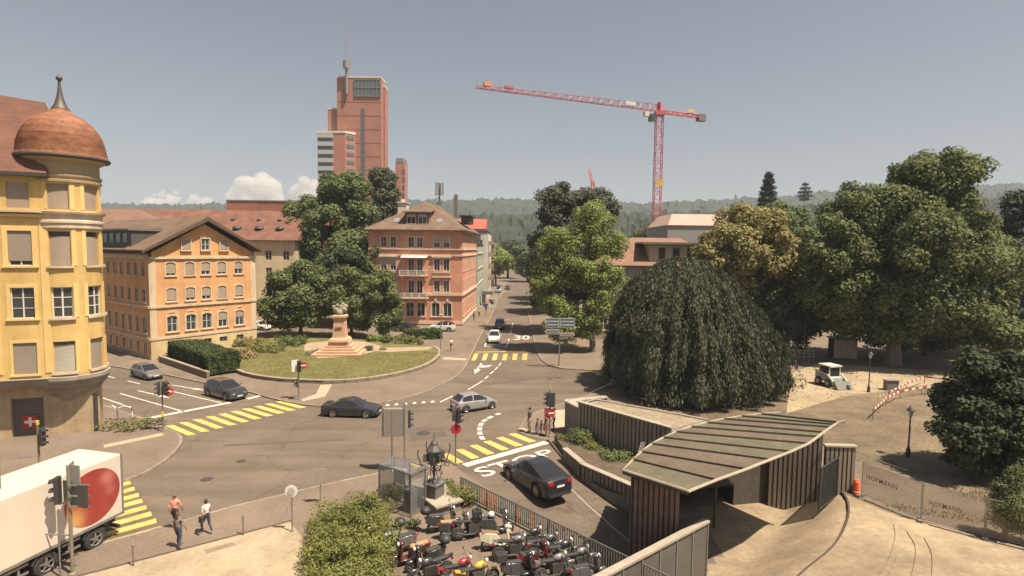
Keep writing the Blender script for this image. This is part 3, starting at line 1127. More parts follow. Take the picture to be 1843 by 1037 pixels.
# dome in stepped tile courses
prof = [(2.72, 19.95), (2.78, 20.05)]
N = 15
dp = [(2.74, 20.08), (2.66, 20.5), (2.62, 20.75), (2.56, 21.1), (2.42, 21.6), (2.2, 22.05), (1.88, 22.5), (1.45, 22.88), (1.0, 23.15), (.68, 23.38), (.52, 23.62)]
full = [dp[0]]
for (ra, za), (rb, zb_) in zip(dp[:-1], dp[1:]):
    k = max(1, int(round((zb_ - za + abs(ra - rb)) / .24)))
    for i in range(1, k + 1):
        t = i / k
        r_, z_ = ra + (rb - ra) * t, za + (zb_ - za) * t
        full += [(r_, z_), (r_ - .045, z_ + .006)]
mb = MB()
mb.lathe(full, 48)
dome = mb.build('dome', M_DOME, yb, smooth=True, ang=20)
mb = MB()
mb.lathe([(2.3, 19.86), (2.80, 19.9), (2.86, 20.0), (2.84, 20.1), (2.7, 20.09)], 48)
mb.build('gutter', M_GUTTER, dome, smooth=True)
mb = MB()
mb.lathe([(.56, 23.58), (.5, 23.66), (.34, 23.95), (.22, 24.4), (.13, 24.9), (.08, 25.4), (.075, 25.6)], 16)
mb.ball((0, 0, 25.75), .2, 14, 10)
mb.tube([(0, 0, 25.85), (0, 0, 26.05)], .02, 6)
mb.build('spire', M_COPPER, yb, smooth=True)
# steep main roof
mb = MB()
ev = FY - .45
mb.add([(-15, ev, 18.6), (-.2, ev, 18.6), (-1.3, 1.2, 24.2), (-15, 1.2, 25.6), (-15, ev, 18.75), (-.2, ev, 18.75)], [(4, 5, 2, 3)])
mb.add([(-.2, ev, 18.75), (1.0, .8, 18.75), (-8, 9, 18.75), (-1.3, 1.2, 24.2), (-9, 8, 25.6), (-15, 1.2, 25.6)], [(0, 1, 3), (1, 2, 4, 3), (3, 4, 5)])
mb.build('roof', M_REDR, yb)
mb = MB()
mb.box(-15, ev - .1, 18.5, -.1, FY + .1, 18.74)
mb.build('gutter', M_GUTTER, yb)

# ------------------------------------------------------------ orange gabled school-like house
Oc = Vector((-43.1, 66.4, 0))
rz1 = math.atan2(.815, .58)
ob = thing('orange_house', 'broad orange gabled house with cream bands and plinth behind the clipped hedge', 'house', Oc, rz1)
WO = 13.3
cols = [2.47, 4.69, 6.64, 8.68, 10.94]
ops = []
for x in cols:
    ops += [(x, 10.15, 1.1, 1.65), (x, 7.0, 1.1, 1.65), (x, 3.25, 1.15, 2.0), (x, 1.3, 1.0, .62)]
wall(ob, WO, 12.4, [o for o in ops if o[1] > 2.4], M_ORANGE, z0=2.5)
wall(ob, WO, 2.5, [o for o in ops if o[1] < 2.4], M_OBASE, (0, -.06, 0), z0=0.0, name='plinth')
for i, x in enumerate(cols):
    window(ob, x, 10.15, 1.1, 1.65, rise=.18, blind=(.82, .95, .7, .82, .6)[i], bmat=M_SHADE)
    window(ob, x, 7.0, 1.1, 1.65, rise=.18, blind=(.9, .8, .72, .95, .85)[i], bmat=M_SHADE)
    window(ob, x, 3.25, 1.15, 2.0, rise=.2, trim=.2, blind=(0, 0, 0, .55, .45)[i], bmat=M_SHADE)
    window(ob, x, 1.3, 1.0, .62, 0, (0, -.06, 0), rise=.15, trim=.0, sill=False, bars=1, cross=0, fmat=M_GREYP)
    kb_ = MB()
    kb_.extrude([(x - .35, .03, 5.62), (x + .35, .03, 5.62), (x, .03, 5.85)], (0, -.1, 0))
    kb_.build('window_crown', M_OTRIM, ob)
for z, h, p in ((2.45, .28, .14), (6.3, .26, .16), (12.2, .3, .2)):
    band(ob, WO, z, h, p, M_OTRIM)
for x in (0.0, WO - .75):
    mb = MB()
    mb.box(x, -.05, 2.75, x + .75, .03, 12.2)
    mb.build('quoin_strip', M_OTRIM, ob)
# gable wall with three windows
gz = 12.5
mb = MB()
gops = [(4.3, 13.3, 1.0, 1.3), (6.65, 13.3, 1.0, 1.45), (9.0, 13.3, 1.0, 1.3)]
mb.extrude([(0.35, 0.0, gz - .02), (WO - .35, 0.0, gz - .02), (WO - .35, 0, 13.0), (WO / 2, 0, 16.6), (.35, 0, 13.0)], (0, .3, 0))
mb.build('gable', M_ORANGE, ob)
for x, z, w, h in gops:
    window(ob, x, z, w, h, 0, (0, -.13, 0), trim=.13, blind=.9 if x != 6.65 else 0, bmat=M_SHADE, depth=.14)
# roof, ridge runs back along the left street
LB = 30.0
mb = MB()
ov, zz = .85, 13.35
for sgn in (0, 1):
    xe = -ov if sgn == 0 else WO + ov
    p = [(xe, -.9, zz - .28), (WO / 2, -.9, 17.35), (WO / 2, LB, 17.35), (xe, LB, zz - .28)]
    mb.extrude(p, (0, 0, .22))
mb.build('roof', M_BROWNR, ob)
mb = MB()
mb.extrude([(-.95, -.95, 12.9), (-.95, -.95, 13.2), (WO / 2, -.95, 17.3), (WO + .95, -.95, 13.2), (WO + .95, -.95, 12.9), (WO / 2, -.95, 16.95)], (0, .12, 0))
mb.build('verge_board', mat('dark_wood', (.09, .06, .045), .8, var=.2, scale=3), ob)
# left side (shaded), local frame turned by 90 degrees: runs along +y
LW = 26.0
lops = []
lcols = [1.35 + 2.1 * i for i in range(12)]
for x in lcols:
    lops += [(LW - x, 10.15, .95, 1.65), (LW - x, 7.0, .95, 1.65), (LW - x, 3.25, 1.0, 2.0), (LW - x, .75, .9, 1.4)]
wall(ob, LW, 12.9, lops, M_ORANGE, (0, LW, 0), R(-90), z0=0.0)
for x in lcols:
    for (zz_, w_, h_, tr) in ((10.15, .95, 1.65, .1), (7.0, .95, 1.65, .1), (3.25, 1.0, 2.0, .16), (.75, .9, 1.4, .16)):
        window(ob, LW - x, zz_, w_, h_, R(-90), (0, LW, 0), rise=.15, trim=tr, sill=zz_ > 1, blind=random.choice((0, 0, .4, .8)), bmat=M_SHADE)
for z, h, p in ((2.45, .28, .14), (6.3, .26, .16), (12.2, .5, .25)):
    band(ob, LW, z, h, p, M_OTRIM, (0, LW, 0), R(-90))
band(ob, LW, 0.0, .6, .1, M_GREYST, (0, LW, 0), R(-90), 'plinth')
mb = MB()
mb.box(.3, .3, 0, WO - .05, LW + 3, 12.9)
mb.build('body', M_ORANGE, ob)
# shed dormer on the left slope
mb = MB()
mb.hexa([(-.1, 4.2, 13.6), (3.4, 4.2, 13.6), (3.4, LW, 13.6), (-.1, LW, 13.6), (-.1, 4.2, 15.6), (3.4, 4.2, 16.0), (3.4, LW, 16.0), (-.1, LW, 15.6)])
dm = mb.build('dormer', mat('dark_cladding', (.075, .07, .068), .7), ob)
mb = MB()
mb.box(-.5, 4.0, 15.62, 3.6, LW, 15.85)
mb.build('dormer_roof', M_GREYP, dm)
for i in range(9):
    mb = MB()
    mb.box(-.16, 5.2 + i * 2.1, 14.1, -.08, 6.4 + i * 2.1, 15.3)
    mb.build('pane', M_PANE, dm)
mb = MB()                                             # entrance steps at the corner
for i in range(4):
    mb.box(.6 + .3 * i, -2.1, .1 + .0, 2.4, -.1, .28 + .18 * i)
mb.build('steps', M_GREYST, ob)

# ------------------------------------------------------------ salmon house with balconies
Pc = Vector((-25.55, 99.9, 0))
rzp = R(-2.2)
pk = thing('salmon_house', 'four-storey salmon house with two white balconies and brown hipped roof', 'house', Pc, rzp)
WP, DPTH = 16.75, 24.0
zl = [(1.7, 2.55), (6.05, 2.15), (9.85, 2.15), (13.98, 1.8)]
ops, wl = [], []
for ci, xs_ in enumerate(((2.7, 4.4), (7.6, 9.15), (12.2, 13.9))):
    for k, (z, h) in enumerate(zl):
        xx = (xs_[0] - .2, xs_[1] + .2) if k == 0 else xs_
        w = 1.4 if k == 0 else 1.0
        for x in xx:
            zz_, hh = (z - .8, h + .8) if (ci == 1 and k in (1, 2)) else (z, h)
            ops.append((x, zz_, w, hh))
            wl.append((x, zz_, w, hh, k, ci))
wall(pk, WP, 17.0, ops, M_PINK)
for x, z, w, h, k, ci in wl:
    window(pk, x, z, w, h, rise=(.28, .16, .08, 0)[k], trim=.17 if k else .24, tmat=M_PTRIM, blind=(.0, .0, .62 if ci == 0 else 0, .55 if (k == 3 and ci == 2) else 0)[k], bmat=M_BLINDW, cross=0 if k == 0 else 1)
for z, h, p in ((.35, .5, .14), (5.45, .4, .25), (12.45, .28, .18), (13.55, .24, .2)):
    band(pk, WP + p, z, h, p, M_PTRIM)
for ci, xc in ((0, 3.55), (2, 13.05)):
    for z in (8.65, 12.2):
        band(pk, xc + 1.75, z, .26, .34, M_PTRIM, name='window_hood', x0=xc - 1.75)
    band(pk, xc + 1.6, 9.45, .22, .2, M_PTRIM, name='window_sill', x0=xc - 1.6)
for x in (12.0, 14.1):
    mb = MB()
    mb.box(x - .2, -.14, 4.35, x + .2, .03, 4.95)
    mb.build('keystone', M_PTRIM, pk)
for x0, x1, zf, dep, nb in ((5.35, 10.8, 4.95, 1.7, 4), (5.75, 10.55, 8.9, 1.5, 3)):
    bal = MB()
    bal.box(x0, -dep, zf, x1, .02, zf + .16)
    b_ = bal.build('balcony', M_PTRIM, pk)
    rail = MB()
    rail.box(x0, -dep, zf + .95, x1, -dep + .1, zf + 1.06)
    rail.box(x0, -dep + .1, zf + .95, x0 + .1, 0, zf + 1.06)
    rail.box(x1 - .1, -dep + .1, zf + .95, x1, 0, zf + 1.06)
    for i in range(nb + 1):
        xx = x0 + (x1 - x0 - .2) * i / nb
        rail.box(xx, -dep - .01, zf + .16, xx + .2, -dep + .12, zf + .95)
    rail.build('railing', M_WHITEP, b_)
    for i in range(nb):
        pn = MB()
        xa = x0 + (x1 - x0 - .2) * i / nb + .28
        xb = x0 + (x1 - x0 - .2) * (i + 1) / nb - .08
        pn.box(xa, -dep + .03, zf + .24, xb, -dep + .07, zf + .88)
        pn.build('railing_panel', mat('panel_grey', (.33, .29, .24), .8, var=.15, scale=3), b_)
    for xx in (x0 + .35, x1 - .35):
        br = MB()
        br.extrude([(xx - .1, 0, zf - .9), (xx - .1, 0, zf), (xx - .1, -dep * .8, zf), (xx - .1, -dep * .75, zf - .12)], (.2, 0, 0))
        br.build('bracket', M_PTRIM, b_)
mb = MB()
mb.hexa([(6.0, -1.5, 12.12), (10.6, -1.5, 12.12), (10.6, 0, 12.45), (6.0, 0, 12.45), (6.0, -1.5, 12.2), (10.6, -1.5, 12.2), (10.6, 0, 12.53), (6.0, 0, 12.53)])
mb.build('awning', M_WFRAME, pk)
# right side
sops, n_s = [], 7
scol = [1.8 + 3.4 * i for i in range(n_s)]
for x in scol:
    for k, (z, h) in enumerate(zl):
        sops.append((x, z, 1.0 if k else 1.2, h))
wall(pk, DPTH, 17.0, sops, M_PINK, (WP, 0, 0), R(90))
for x, z, w, h in sops:
    window(pk, x, z, w, h, R(90), (WP, 0, 0), rise=.1, trim=.16, tmat=M_PTRIM, blind=random.choice((0, 0, .35, .7)), bmat=M_BLINDW)
for z, h, p in ((.35, .5, .14), (5.45, .4, .25), (12.45, .28, .18), (13.55, .24, .2)):
    band(pk, DPTH, z, h, p, M_PTRIM, (WP, 0, 0), R(90))
for x in (0, DPTH - .6):
    mb = MB()
    mb.box(x + .0, -.06, .85, x + .6, .03, 5.45)
    mb.build('quoin_strip', M_PTRIM, pk, loc=(WP, 0, 0), rz=R(90))
mb = MB()
mb.box(.02, .3, 0, WP - .25, DPTH, 17.0)
mb.build('body', M_PINK, pk)
# hipped roof
mb = MB()
e = .75
ze, zr_ = 17.05, 22.6
ridge_a, ridge_b = (WP / 2, 8.2), (WP / 2 + 1, DPTH - 6)
mb.add([(-e, -e, ze), (WP + e, -e, ze), (WP + e, DPTH + e, ze), (-e, DPTH + e, ze), (ridge_a[0], ridge_a[1], zr_), (ridge_b[0], ridge_b[1], zr_)],
       [(0, 1, 4), (1, 2, 5, 4), (2, 3, 5), (3, 0, 4, 5), (3, 2, 1, 0)])
rf = mb.build('roof', M_BROWNR, pk)
mb = MB()
mb.box(-e - .08, -e - .1, ze - .22, WP + e + .08, -e + .06, ze - .02)
mb.box(WP + e - .06, -e, ze - .22, WP + e + .1, DPTH + e, ze - .02)
mb.build('gutter', M_GUTTER, rf)
mb = MB()
mb.box(-e + .1, -e + .1, ze - .3, WP + e - .1, DPTH + e, ze - .22)
mb.build('soffit', M_OTRIM, rf)
mb = MB()
mb.box(6.3, .9, 17.9, 10.6, 5.0, 20.1)
dmr = mb.build('dormer', M_BROWNR, pk)
mb = MB()
mb.add([(5.9, .4, 20.1), (11, .4, 20.1), (11, 6.5, 20.9), (5.9, 6.5, 20.9), (5.9, .4, 20.3), (11, .4, 20.3), (11, 6.5, 21.1), (5.9, 6.5, 21.1)], [(3, 2, 1, 0), (4, 5, 6, 7), (0, 1, 5, 4), (1, 2, 6, 5), (3, 0, 4, 7)])
mb.build('dormer_roof', M_BROWNR, dmr)
for x in (7.45, 9.45):
    window(pk, x, 18.1, 1.5, 1.75, 0, (0, .86, 0), trim=.1, tmat=M_GREYST, sill=False, blind=.3, bmat=M_BLINDW, depth=.03, cross=0)
mb = MB()
mb.box(WP - 1.2, 7.0, 18.6, WP + .35, 14, 19.9)
mb.box(WP - 1.6, 6.6, 19.9, WP + .8, 14.4, 20.1)
mb.build('side_dormer', M_GUTTER, pk)
for (x, y) in ((4.6, 1.9), (12.3, 1.9)):
    mb = MB()
    z = ze + (zr_ - ze) * (y + e) / (8.2 + e)
    mb.hexa([(x - .5, y - .6, z - .35), (x + .5, y - .6, z - .35), (x + .5, y + .6, z + .4), (x - .5, y + .6, z + .4), (x - .5, y - .6, z - .2), (x + .5, y - .6, z - .2), (x + .5, y + .6, z + .55), (x - .5, y + .6, z + .55)])
    mb.build('skylight', mat('skylight_glass', (.22, .23, .24), .2), pk)
mb = MB()
mb.box(WP - 3.3, 12, 20, WP - 2.6, 12.8, 24.4)
mb.build('chimney', M_GREYP, pk)
mb = MB()
mb.box(1.6, 15, 18, 3.4, 17, 22.9)
mb.box(1.4, 14.8, 22.9, 3.6, 17.2, 23.1)
mb.box(2.2, 15.5, 23.1, 2.8, 16.3, 23.7)
mb.build('chimney', M_WHITEP, pk)
# rooftop antennas
an = thing('antenna_mast', 'rooftop cluster of slender mobile phone antennas on the salmon house', 'antenna', (-14.6, 112, 22.4))
mb = MB()
mb.tube([(0, 0, 0), (0, 0, 1.6)], .22, 8)
mb.box(-.5, -.5, 0, .5, .5, .5)
mb.tube([(0, 0, 1.5), (0, 0, 4.4)], .1, 6)
mb.build('mast', M_GREYP, an)
for i, (x, y) in enumerate(((-.65, 0), (-.2, -.5), (.35, -.35), (.7, .1), (0, .6))):
    mb = MB()
    mb.box(x - .12, y - .08, 1.8 + .1 * (i % 2), x + .12, y + .08, 4.4 - .1 * (i % 3))
    mb.tube([(x, y, 2.2), (0, 0, 2.0)], .04, 5)
    mb.build('panel', M_STEEL, an)
mb = MB()
mb.disc((-.45, -.3, 1.0), (-.2, -1, 0), .35, .08, 14)
mb.build('dish', M_WHITEP, an)


# ------------------------------------------------------------ simple row houses and the far blocks
def block(name, label, X0, Y0, W_, D_, H_, wmat, rows, cols_f, rmat=None, roof_h=0.0, rz=0.0, side_cols=0, side='R', ww=1.0, wh=1.5, z_first=1.2, trim=.1, cat='building', over=.5, hip=True, front=True, tmat=None):
    b = thing(name, label, cat, (X0, Y0, 0), rz)
    st = (H_ - z_first - .6) / max(rows, 1)
    zz_ = [z_first + st * k for k in range(rows)]
    fo = [((i + .5) * W_ / cols_f, z, ww, wh) for i in range(cols_f) for z in zz_] if cols_f and front else []
    wall(b, W_, H_, fo, wmat)
    for o_ in fo:
        window(b, o_[0], o_[1], ww, wh, trim=trim, sill=trim > 0, tmat=tmat)
    if side_cols:
        so = [((i + .5) * D_ / side_cols, z, ww, wh) for i in range(side_cols) for z in zz_]
        org, a = ((W_, 0, 0), R(90)) if side == 'R' else ((0, D_, 0), R(-90))
        wall(b, D_, H_, so, wmat, org, a)
        for o_ in so:
            window(b, o_[0], o_[1], ww, wh, a, org, trim=trim, sill=trim > 0, tmat=tmat)
    mb_ = MB()
    mb_.box(.02 if side != 'L' or not side_cols else .25, .25, 0, W_ - (.25 if side_cols and side == 'R' else .02), D_, H_ - .01)
    mb_.build('body', wmat, b)
    if rmat and roof_h:
        mr_ = MB()
        e_ = over
        if hip:
            h2 = min(W_, D_) / 2
            ra, rb_ = ((h2, D_ / 2), (W_ - h2, D_ / 2)) if W_ >= D_ else ((W_ / 2, h2), (W_ / 2, D_ - h2))
            q = [(-e_, -e_, H_), (W_ + e_, -e_, H_), (W_ + e_, D_ + e_, H_), (-e_, D_ + e_, H_), (ra[0], ra[1], H_ + roof_h), (rb_[0], rb_[1], H_ + roof_h)]
            if W_ >= D_:
                mr_.add(q, [(0, 1, 5, 4), (1, 2, 5), (2, 3, 4, 5), (3, 0, 4), (3, 2, 1, 0)])
            else:
                mr_.add(q, [(0, 1, 4), (1, 2, 5, 4), (2, 3, 5), (3, 0, 4, 5), (3, 2, 1, 0)])
        else:                                          # gable ends left and right
            q = [(-e_, -e_, H_), (W_ + e_, -e_, H_), (W_ + e_, D_ + e_, H_), (-e_, D_ + e_, H_), (-e_, D_ / 2, H_ + roof_h), (W_ + e_, D_ / 2, H_ + roof_h)]
            mr_.add(q, [(0, 1, 5, 4), (2, 3, 4, 5), (3, 0, 4), (1, 2, 5), (3, 2, 1, 0)])
        mr_.build('roof', rmat, b)
    elif rmat:
        mr_ = MB()
        mr_.box(-over * .3, -over * .3, H_, W_ + over * .3, D_ + over * .3, H_ + .35)
        mr_.build('roof', rmat, b)
    return b


M_GREENG = mat('green_grey_plaster', (.34, .38, .31), .85, var=.06, scale=.5)
gb = block('green_grey_house', 'pale green-grey office house next to the salmon house', -24, 125.2, 16.2, 24, 14.6, M_GREENG, 4, 0, M_GUTTER, 0, side_cols=7, ww=2.4, wh=1.5, trim=0, z_first=2.0)
for z in (5.6, 9.1, 12.6):
    band(gb, 24, z, .3, .12, M_WHITEP, (16.2, 0, 0), R(90))
mb = MB()
mb.prism([(2, 3), (15.6, 3), (15.6, 23), (2, 23)], 14.95, 17.4)
mb.build('roof_storey', M_GUTTER, gb)
wb = block('white_street_house', 'white apartment house with small balconies down the far street', -23, 151, 16.4, 24, 18.2, M_WHITEP, 5, 4, M_GUTTER, 0, side_cols=5, ww=1.1, wh=1.6, trim=0, z_first=2.2)
for z in (5.2, 8.4, 11.6, 14.8):
    for yy in (2.0, 12.0):
        mb = MB()
        mb.box(16.4, yy, z, 17.5, yy + 3.2, z + .15)
        mb.box(17.42, yy, z + .15, 17.5, yy + 3.2, z + 1.1)
        mb.box(16.4, yy, z + .15, 17.42, yy + .08, z + 1.1)
        mb.build('balcony', mat('balcony_red_grey', (.30, .22, .19), .8), wb)
block('red_roofed_house', 'narrow house with bright red roof beyond the white street house', -26, 178, 17, 18, 20, M_WHITEP, 4, 0, mat('bright_red_roof', (.40, .10, .065), .8, var=.15, scale=.4), 3.5, side_cols=4, trim=0, hip=False)
block('red_gabled_house', 'small red gabled house at the far end of the street', -20, 200, 13, 16, 15.5, M_REDR, 3, 0, MATS['bright_red_roof'], 4.0, side_cols=4, trim=0)
block('cream_house', 'cream rendered block with long red tiled roof behind the orange house', -78, 106, 36.5, 15, 15.0, M_CREAM, 4, 11, M_REDR, 6.0, rz=R(2), ww=1.15, wh=1.8, trim=.0, z_first=1.5, hip=False, over=.8)
for i, X in enumerate((-52.5, -47.5)):
    pass
cb = [o for o in COL.objects if o.name == 'cream_house'][0]
for x, z_, s_ in ((16, 17.2, .9), (20.5, 17.2, .9), (24.8, 17.2, .9), (29.0, 17.2, .9), (33.0, 17.2, .9), (18, 19, .5), (23, 19, .5), (28, 19, .5), (32, 19, .5)):
    y_ = (z_ - 15) / 6 * 8.3 - .8
    mb = MB()
    mb.lathe([(s_, 0), (s_ * .9, .3 * s_), (s_ * .55, .55 * s_), (0.01, .62 * s_)], 12)
    o = mb.build('eyebrow_dormer', M_GUTTER, cb, smooth=True, loc=(x, y_, z_))
block('hip_roofed_wing', 'wing with broad brown hipped roof left behind the orange house', -80, 88, 25, 18, 14.6, M_ORANGE, 3, 0, mat('faded_red_tiles', (.155, .092, .064), .85, col2=(.21, .125, .088), scale=.5), 5.4, rz=R(10))
block('brick_block', 'flat-topped red brick block on the skyline left of the large tree', -80, 158, 30, 22, 26.2, mat('red_brick_far', (.33, .135, .085), .9, var=.12, scale=.3), 1, 8, M_GREYP, 0, ww=1.8, wh=.7, z_first=22.6, trim=0)
vl = block('park_villa', 'pale villa with brown hipped roof half hidden behind the weeping beech', 12.6, 86, 22, 14, 11.6, mat('villa_plaster', (.30, .27, .225), .9, var=.1, scale=.4), 3, 7, courses('villa_tiles', (.20, .11, .075), (.26, .15, .10), .34, dark=.8), 4.4, ww=1.1, wh=1.9, trim=.14, z_first=1.6, side_cols=4, side='L')  # wall plaster darkened, tree shade put into its colour
mb = MB()
mb.box(8.5, .6, 11.8, 18.6, 8, 14.9)
dv = mb.build('attic_storey', mat('attic_plaster', (.50, .41, .28), .9, var=.1), vl)
mb = MB()
mb.box(7.3, -.2, 14.9, 19.6, 8.6, 15.2)
mb.build('attic_roof', M_GREYP, dv)
for x in (10.4, 12.6, 14.8, 17.0):
    mb = MB()
    mb.box(x - .5, .52, 12.6, x + .5, .62, 14.3)
    mb.build('pane', M_PANE, dv)
hl = block('grey_hall', 'grey industrial hall with pale pink gabled roof below the red crane', 39.0, 142, 20, 22, 20.0, mat('grey_cladding', (.26, .25, .235), .8, var=.06, scale=.3), 1, 0, mat('pale_pink_roof', (.42, .29, .23), .8, var=.08, scale=.3), 0)
mb = MB()
mb.add([(0, -.3, 20.3), (20.3, -.3, 20.3), (20.3, 8, 23.6), (3.2, 8, 23.6), (20.3, 22, 23.6), (3.2, 22, 23.6), (0, 22, 20.3)], [(0, 1, 2, 3), (3, 2, 4, 5), (0, 3, 5, 6)])
mb.build('sloped_roof', MATS['pale_pink_roof'], hl)

# ------------------------------------------------------------ red brick tower on the skyline
TY = 265.0


def tx(px):
    return (px - CX) / F_PX * TY


M_TOWER = mat('tower_brick', (.34, .160, .115), .9, col2=(.40, .190, .138), scale=.12, fine=.05, fscale=.8)
M_TJOINT = mat('tower_joint', (.27, .10, .07), .9)
M_TGLASS = mat('tower_glass', (.11, .135, .15), .25)
tw = thing('red_tower', 'stepped red brick high-rise with roof antenna on the skyline', 'tower', (tx(574), TY, 0))
x0 = tx(574)
L_ = lambda px: tx(px) - x0
for nm, a, b, y0, y1, z1 in (('main_shaft', 609, 687, 0, 9, 91.5), ('side_shaft', 590, 609.02, 2, 9, 77.6), ('right_shaft', 687.02, 690.5, 4, 10, 88.5)):
    mb = MB()
    mb.box(L_(a), y0, 0, L_(b), y1, z1)
    p_ = mb.build(nm, M_TOWER, tw)
    mb = MB()
    mb.box(L_(a) - .1, y0 - .15, z1, L_(b) + .1, y1, z1 + .8)
    mb.build('parapet', M_WHITEP, p_)
    z = 6.0
    while z < z1 - 8:
        mb = MB()
        mb.box(L_(a) + .02, y0 - .05, z, L_(b) - .02, y0 + .05, z + .38)
        mb.build('joint', M_TJOINT, p_)
        z += 6.2
mb = MB()
mb.box(L_(640), -.25, 83.4, L_(685.5), .1, 90.6)
gp = mb.build('glazed_front', M_TGLASS, tw)
mb = MB()
for i in range(8):
    xx = L_(640) + (L_(685.5) - L_(640)) * i / 7
    mb.box(xx - .12, -.4, 83.2, xx + .12, -.2, 90.8)
for z in (83.1, 87.0, 90.5):
    mb.box(L_(639.5), -.45, z, L_(686), -.22, z + .35)
mb.build('mullions', M_STEEL, gp)
for i in range(16):
    z = 24 + i * 3.4
    mb = MB()
    mb.box(L_(651), -.12, z, L_(657.5), .05, z + 2.8)
    mb.build('window', M_TGLASS, tw)
    mb = MB()
    mb.box(L_(649.6), -.08, z - .3, L_(659), .04, z - .05)
    mb.build('window_band', M_STEEL, tw)
mb = MB()
mb.prism([(L_(579), -4), (L_(627), -4), (L_(641), -.5), (L_(641), 6), (L_(579), 6)], 0, 65.6)
lw_ = mb.build('low_shaft', M_TOWER, tw)
mb = MB()
mb.prism([(L_(578.5), -4.2), (L_(627.4), -4.2), (L_(642), -.5), (L_(642), 6), (L_(578.5), 6)], 65.6, 66.6)
mb.build('parapet', M_WHITEP, lw_)
for k in range(8):
    z = 36 + k * 3.7
    mb = MB()
    mb.box(L_(579.4), -4.3, z, L_(606), -3.9, z + 1.5)
    mb.build('window_strip', M_TGLASS, lw_)
    mb = MB()
    mb.box(L_(579.4), -4.7, z + 1.5, L_(606), -3.95, z + 3.4)
    mb.build('spandrel', mat('light_cladding', (.40, .42, .42), .6), lw_)
    mb = MB()
    a, b = Vector((L_(629), -3.55)), Vector((L_(639.5), -.9))
    d = (b - a).normalized()
    n_ = Vector((d.y, -d.x)) * .15
    mb.extrude([(a.x, a.y, z + 1), (b.x, b.y, z + 1), (b.x, b.y, z + 2.6), (a.x, a.y, z + 2.6)], (n_.x, n_.y, 0))
    mb.build('window', M_TGLASS, lw_)
mb = MB()
mb.box(L_(710), 2, 0, L_(726.5), 10, 53.5)
rs = mb.build('annex', M_TOWER, tw)
mb = MB()
mb.box(L_(711), 1.9, 53.5, L_(724), 12, 55.6)
mb.build('annex_plant', M_STEEL, rs)
for k in range(6):
    mb = MB()
    mb.box(L_(723), 1.85, 30 + k * 3.7, L_(727), 2.05, 32 + k * 3.7)
    mb.build('window', M_TGLASS, rs)
mb = MB()
xa = L_(627.5)
mb.tube([(xa, -1, 84), (xa, -1, 96)], [.75, .6], 10)
mb.lathe([(.6, 95.0), (1.7, 95.4), (1.7, 98.6), (.5, 98.8)], 14, (xa, -1, 0))
mb.tube([(xa, -1, 98.6), (xa, -1, 108), (xa, -1, 114)], [.22, .14, .06], 6)
mb.tube([(xa - .6, -1, 104), (xa + .6, -1, 104)], .08, 5)
mb.tube([(xa - .8, -1, 107.5), (xa + .5, -1, 107.5)], .08, 5)
mb.build('antenna', M_STEEL, tw, smooth=True)

# ------------------------------------------------------------ red tower crane
M_CRANE = mat('crane_red', (.46, .12, .13), .5, var=.1, scale=.2)
cr = thing('tower_crane', 'red tower crane with long jib standing above the treetops', 'crane', (42.2, 166, 0))
cz = 53.5


def lattice(parent, name, p0, p1, w, h, n, r=.1, mater=M_CRANE, up=Vector((0, 0, 1)), tri=False, h1=None):
    p0, p1 = Vector(p0), Vector(p1)
    d = (p1 - p0).normalized()
    sx = d.cross(up).normalized()
    sy = sx.cross(d).normalized()
    mb_ = MB()
    h1 = h if h1 is None else h1
    if tri:
        cs = [-sx * w / 2, sx * w / 2, sy * h]
    else:
        cs = [-sx * w / 2 - sy * h / 2, sx * w / 2 - sy * h / 2, sx * w / 2 + sy * h / 2, -sx * w / 2 + sy * h / 2]
    k = len(cs)
    end = [c * (h1 / h) if j == 2 and tri else c for j, c in enumerate(cs)]
    at_ = lambda j, t_: cs[j % k].lerp(end[j % k], t_)
    for j in range(k):
        mb_.tube([p0 + cs[j], p1 + end[j]], r, 5)
    for i in range(n):
        a, b = p0 + (p1 - p0) * (i / n), p0 + (p1 - p0) * ((i + 1) / n)
        for j in range(k):
            c0, c1, e0, e1 = at_(j, i / n), at_(j + 1, i / n), at_(j, (i + 1) / n), at_(j + 1, (i + 1) / n)
            mb_.tube([a + c0, b + e1] if i % 2 else [a + c1, b + e0], r * .6, 4, False)
            mb_.tube([a + c0, a + c1], r * .55, 4, False)
    return mb_.build(name, mater, parent)


lattice(cr, 'mast', (0, 0, 0), (0, 0, cz), 2.0, 2.0, 24, .125, up=Vector((0, 1, 0)))
jd = Vector((-52.2, -21, 0)).normalized()
lattice(cr, 'jib', Vector((0, 0, cz + .6)) + jd * 1.0, Vector((0, 0, cz + .9)) + jd * 56, 1.2, 1.9, 34, .09, tri=True, h1=.7)
lattice(cr, 'counter_jib', Vector((0, 0, cz + .6)) - jd * 1.0, Vector((0, 0, cz + .5)) - jd * 15.5, 1.3, .7, 8, .13)
mb = MB()
c_ = Vector((0, 0, cz + .2)) - jd * 15
mb.obox(c_, 2.6, 1.6, 2.0, math.atan2(jd.y, jd.x))
mb.build('counterweight', M_GREYP, cr)
mb = MB()
mb.box(-1.4, -1.4, cz - .6, 1.4, 1.4, cz + .5)
mb.tube([(0, 0, cz), (0, 0, cz + 3.2)], [1.1, .6], 4)
mb.build('slewing_unit', M_CRANE, cr)
mb = MB()
c_ = jd * 2.6 + Vector((0, 0, cz - 1.5))
mb.obox(c_, 1.6, 1.4, 2.0, math.atan2(jd.y, jd.x))
mb.build('cab', M_PANE, cr)
mb = MB()
mb.obox(jd * 4.6 + Vector((0, 0, cz - .6)), 1.4, 1.0, 1.3, math.atan2(jd.y, jd.x))
mb.build('trolley', M_WHITEP, cr)
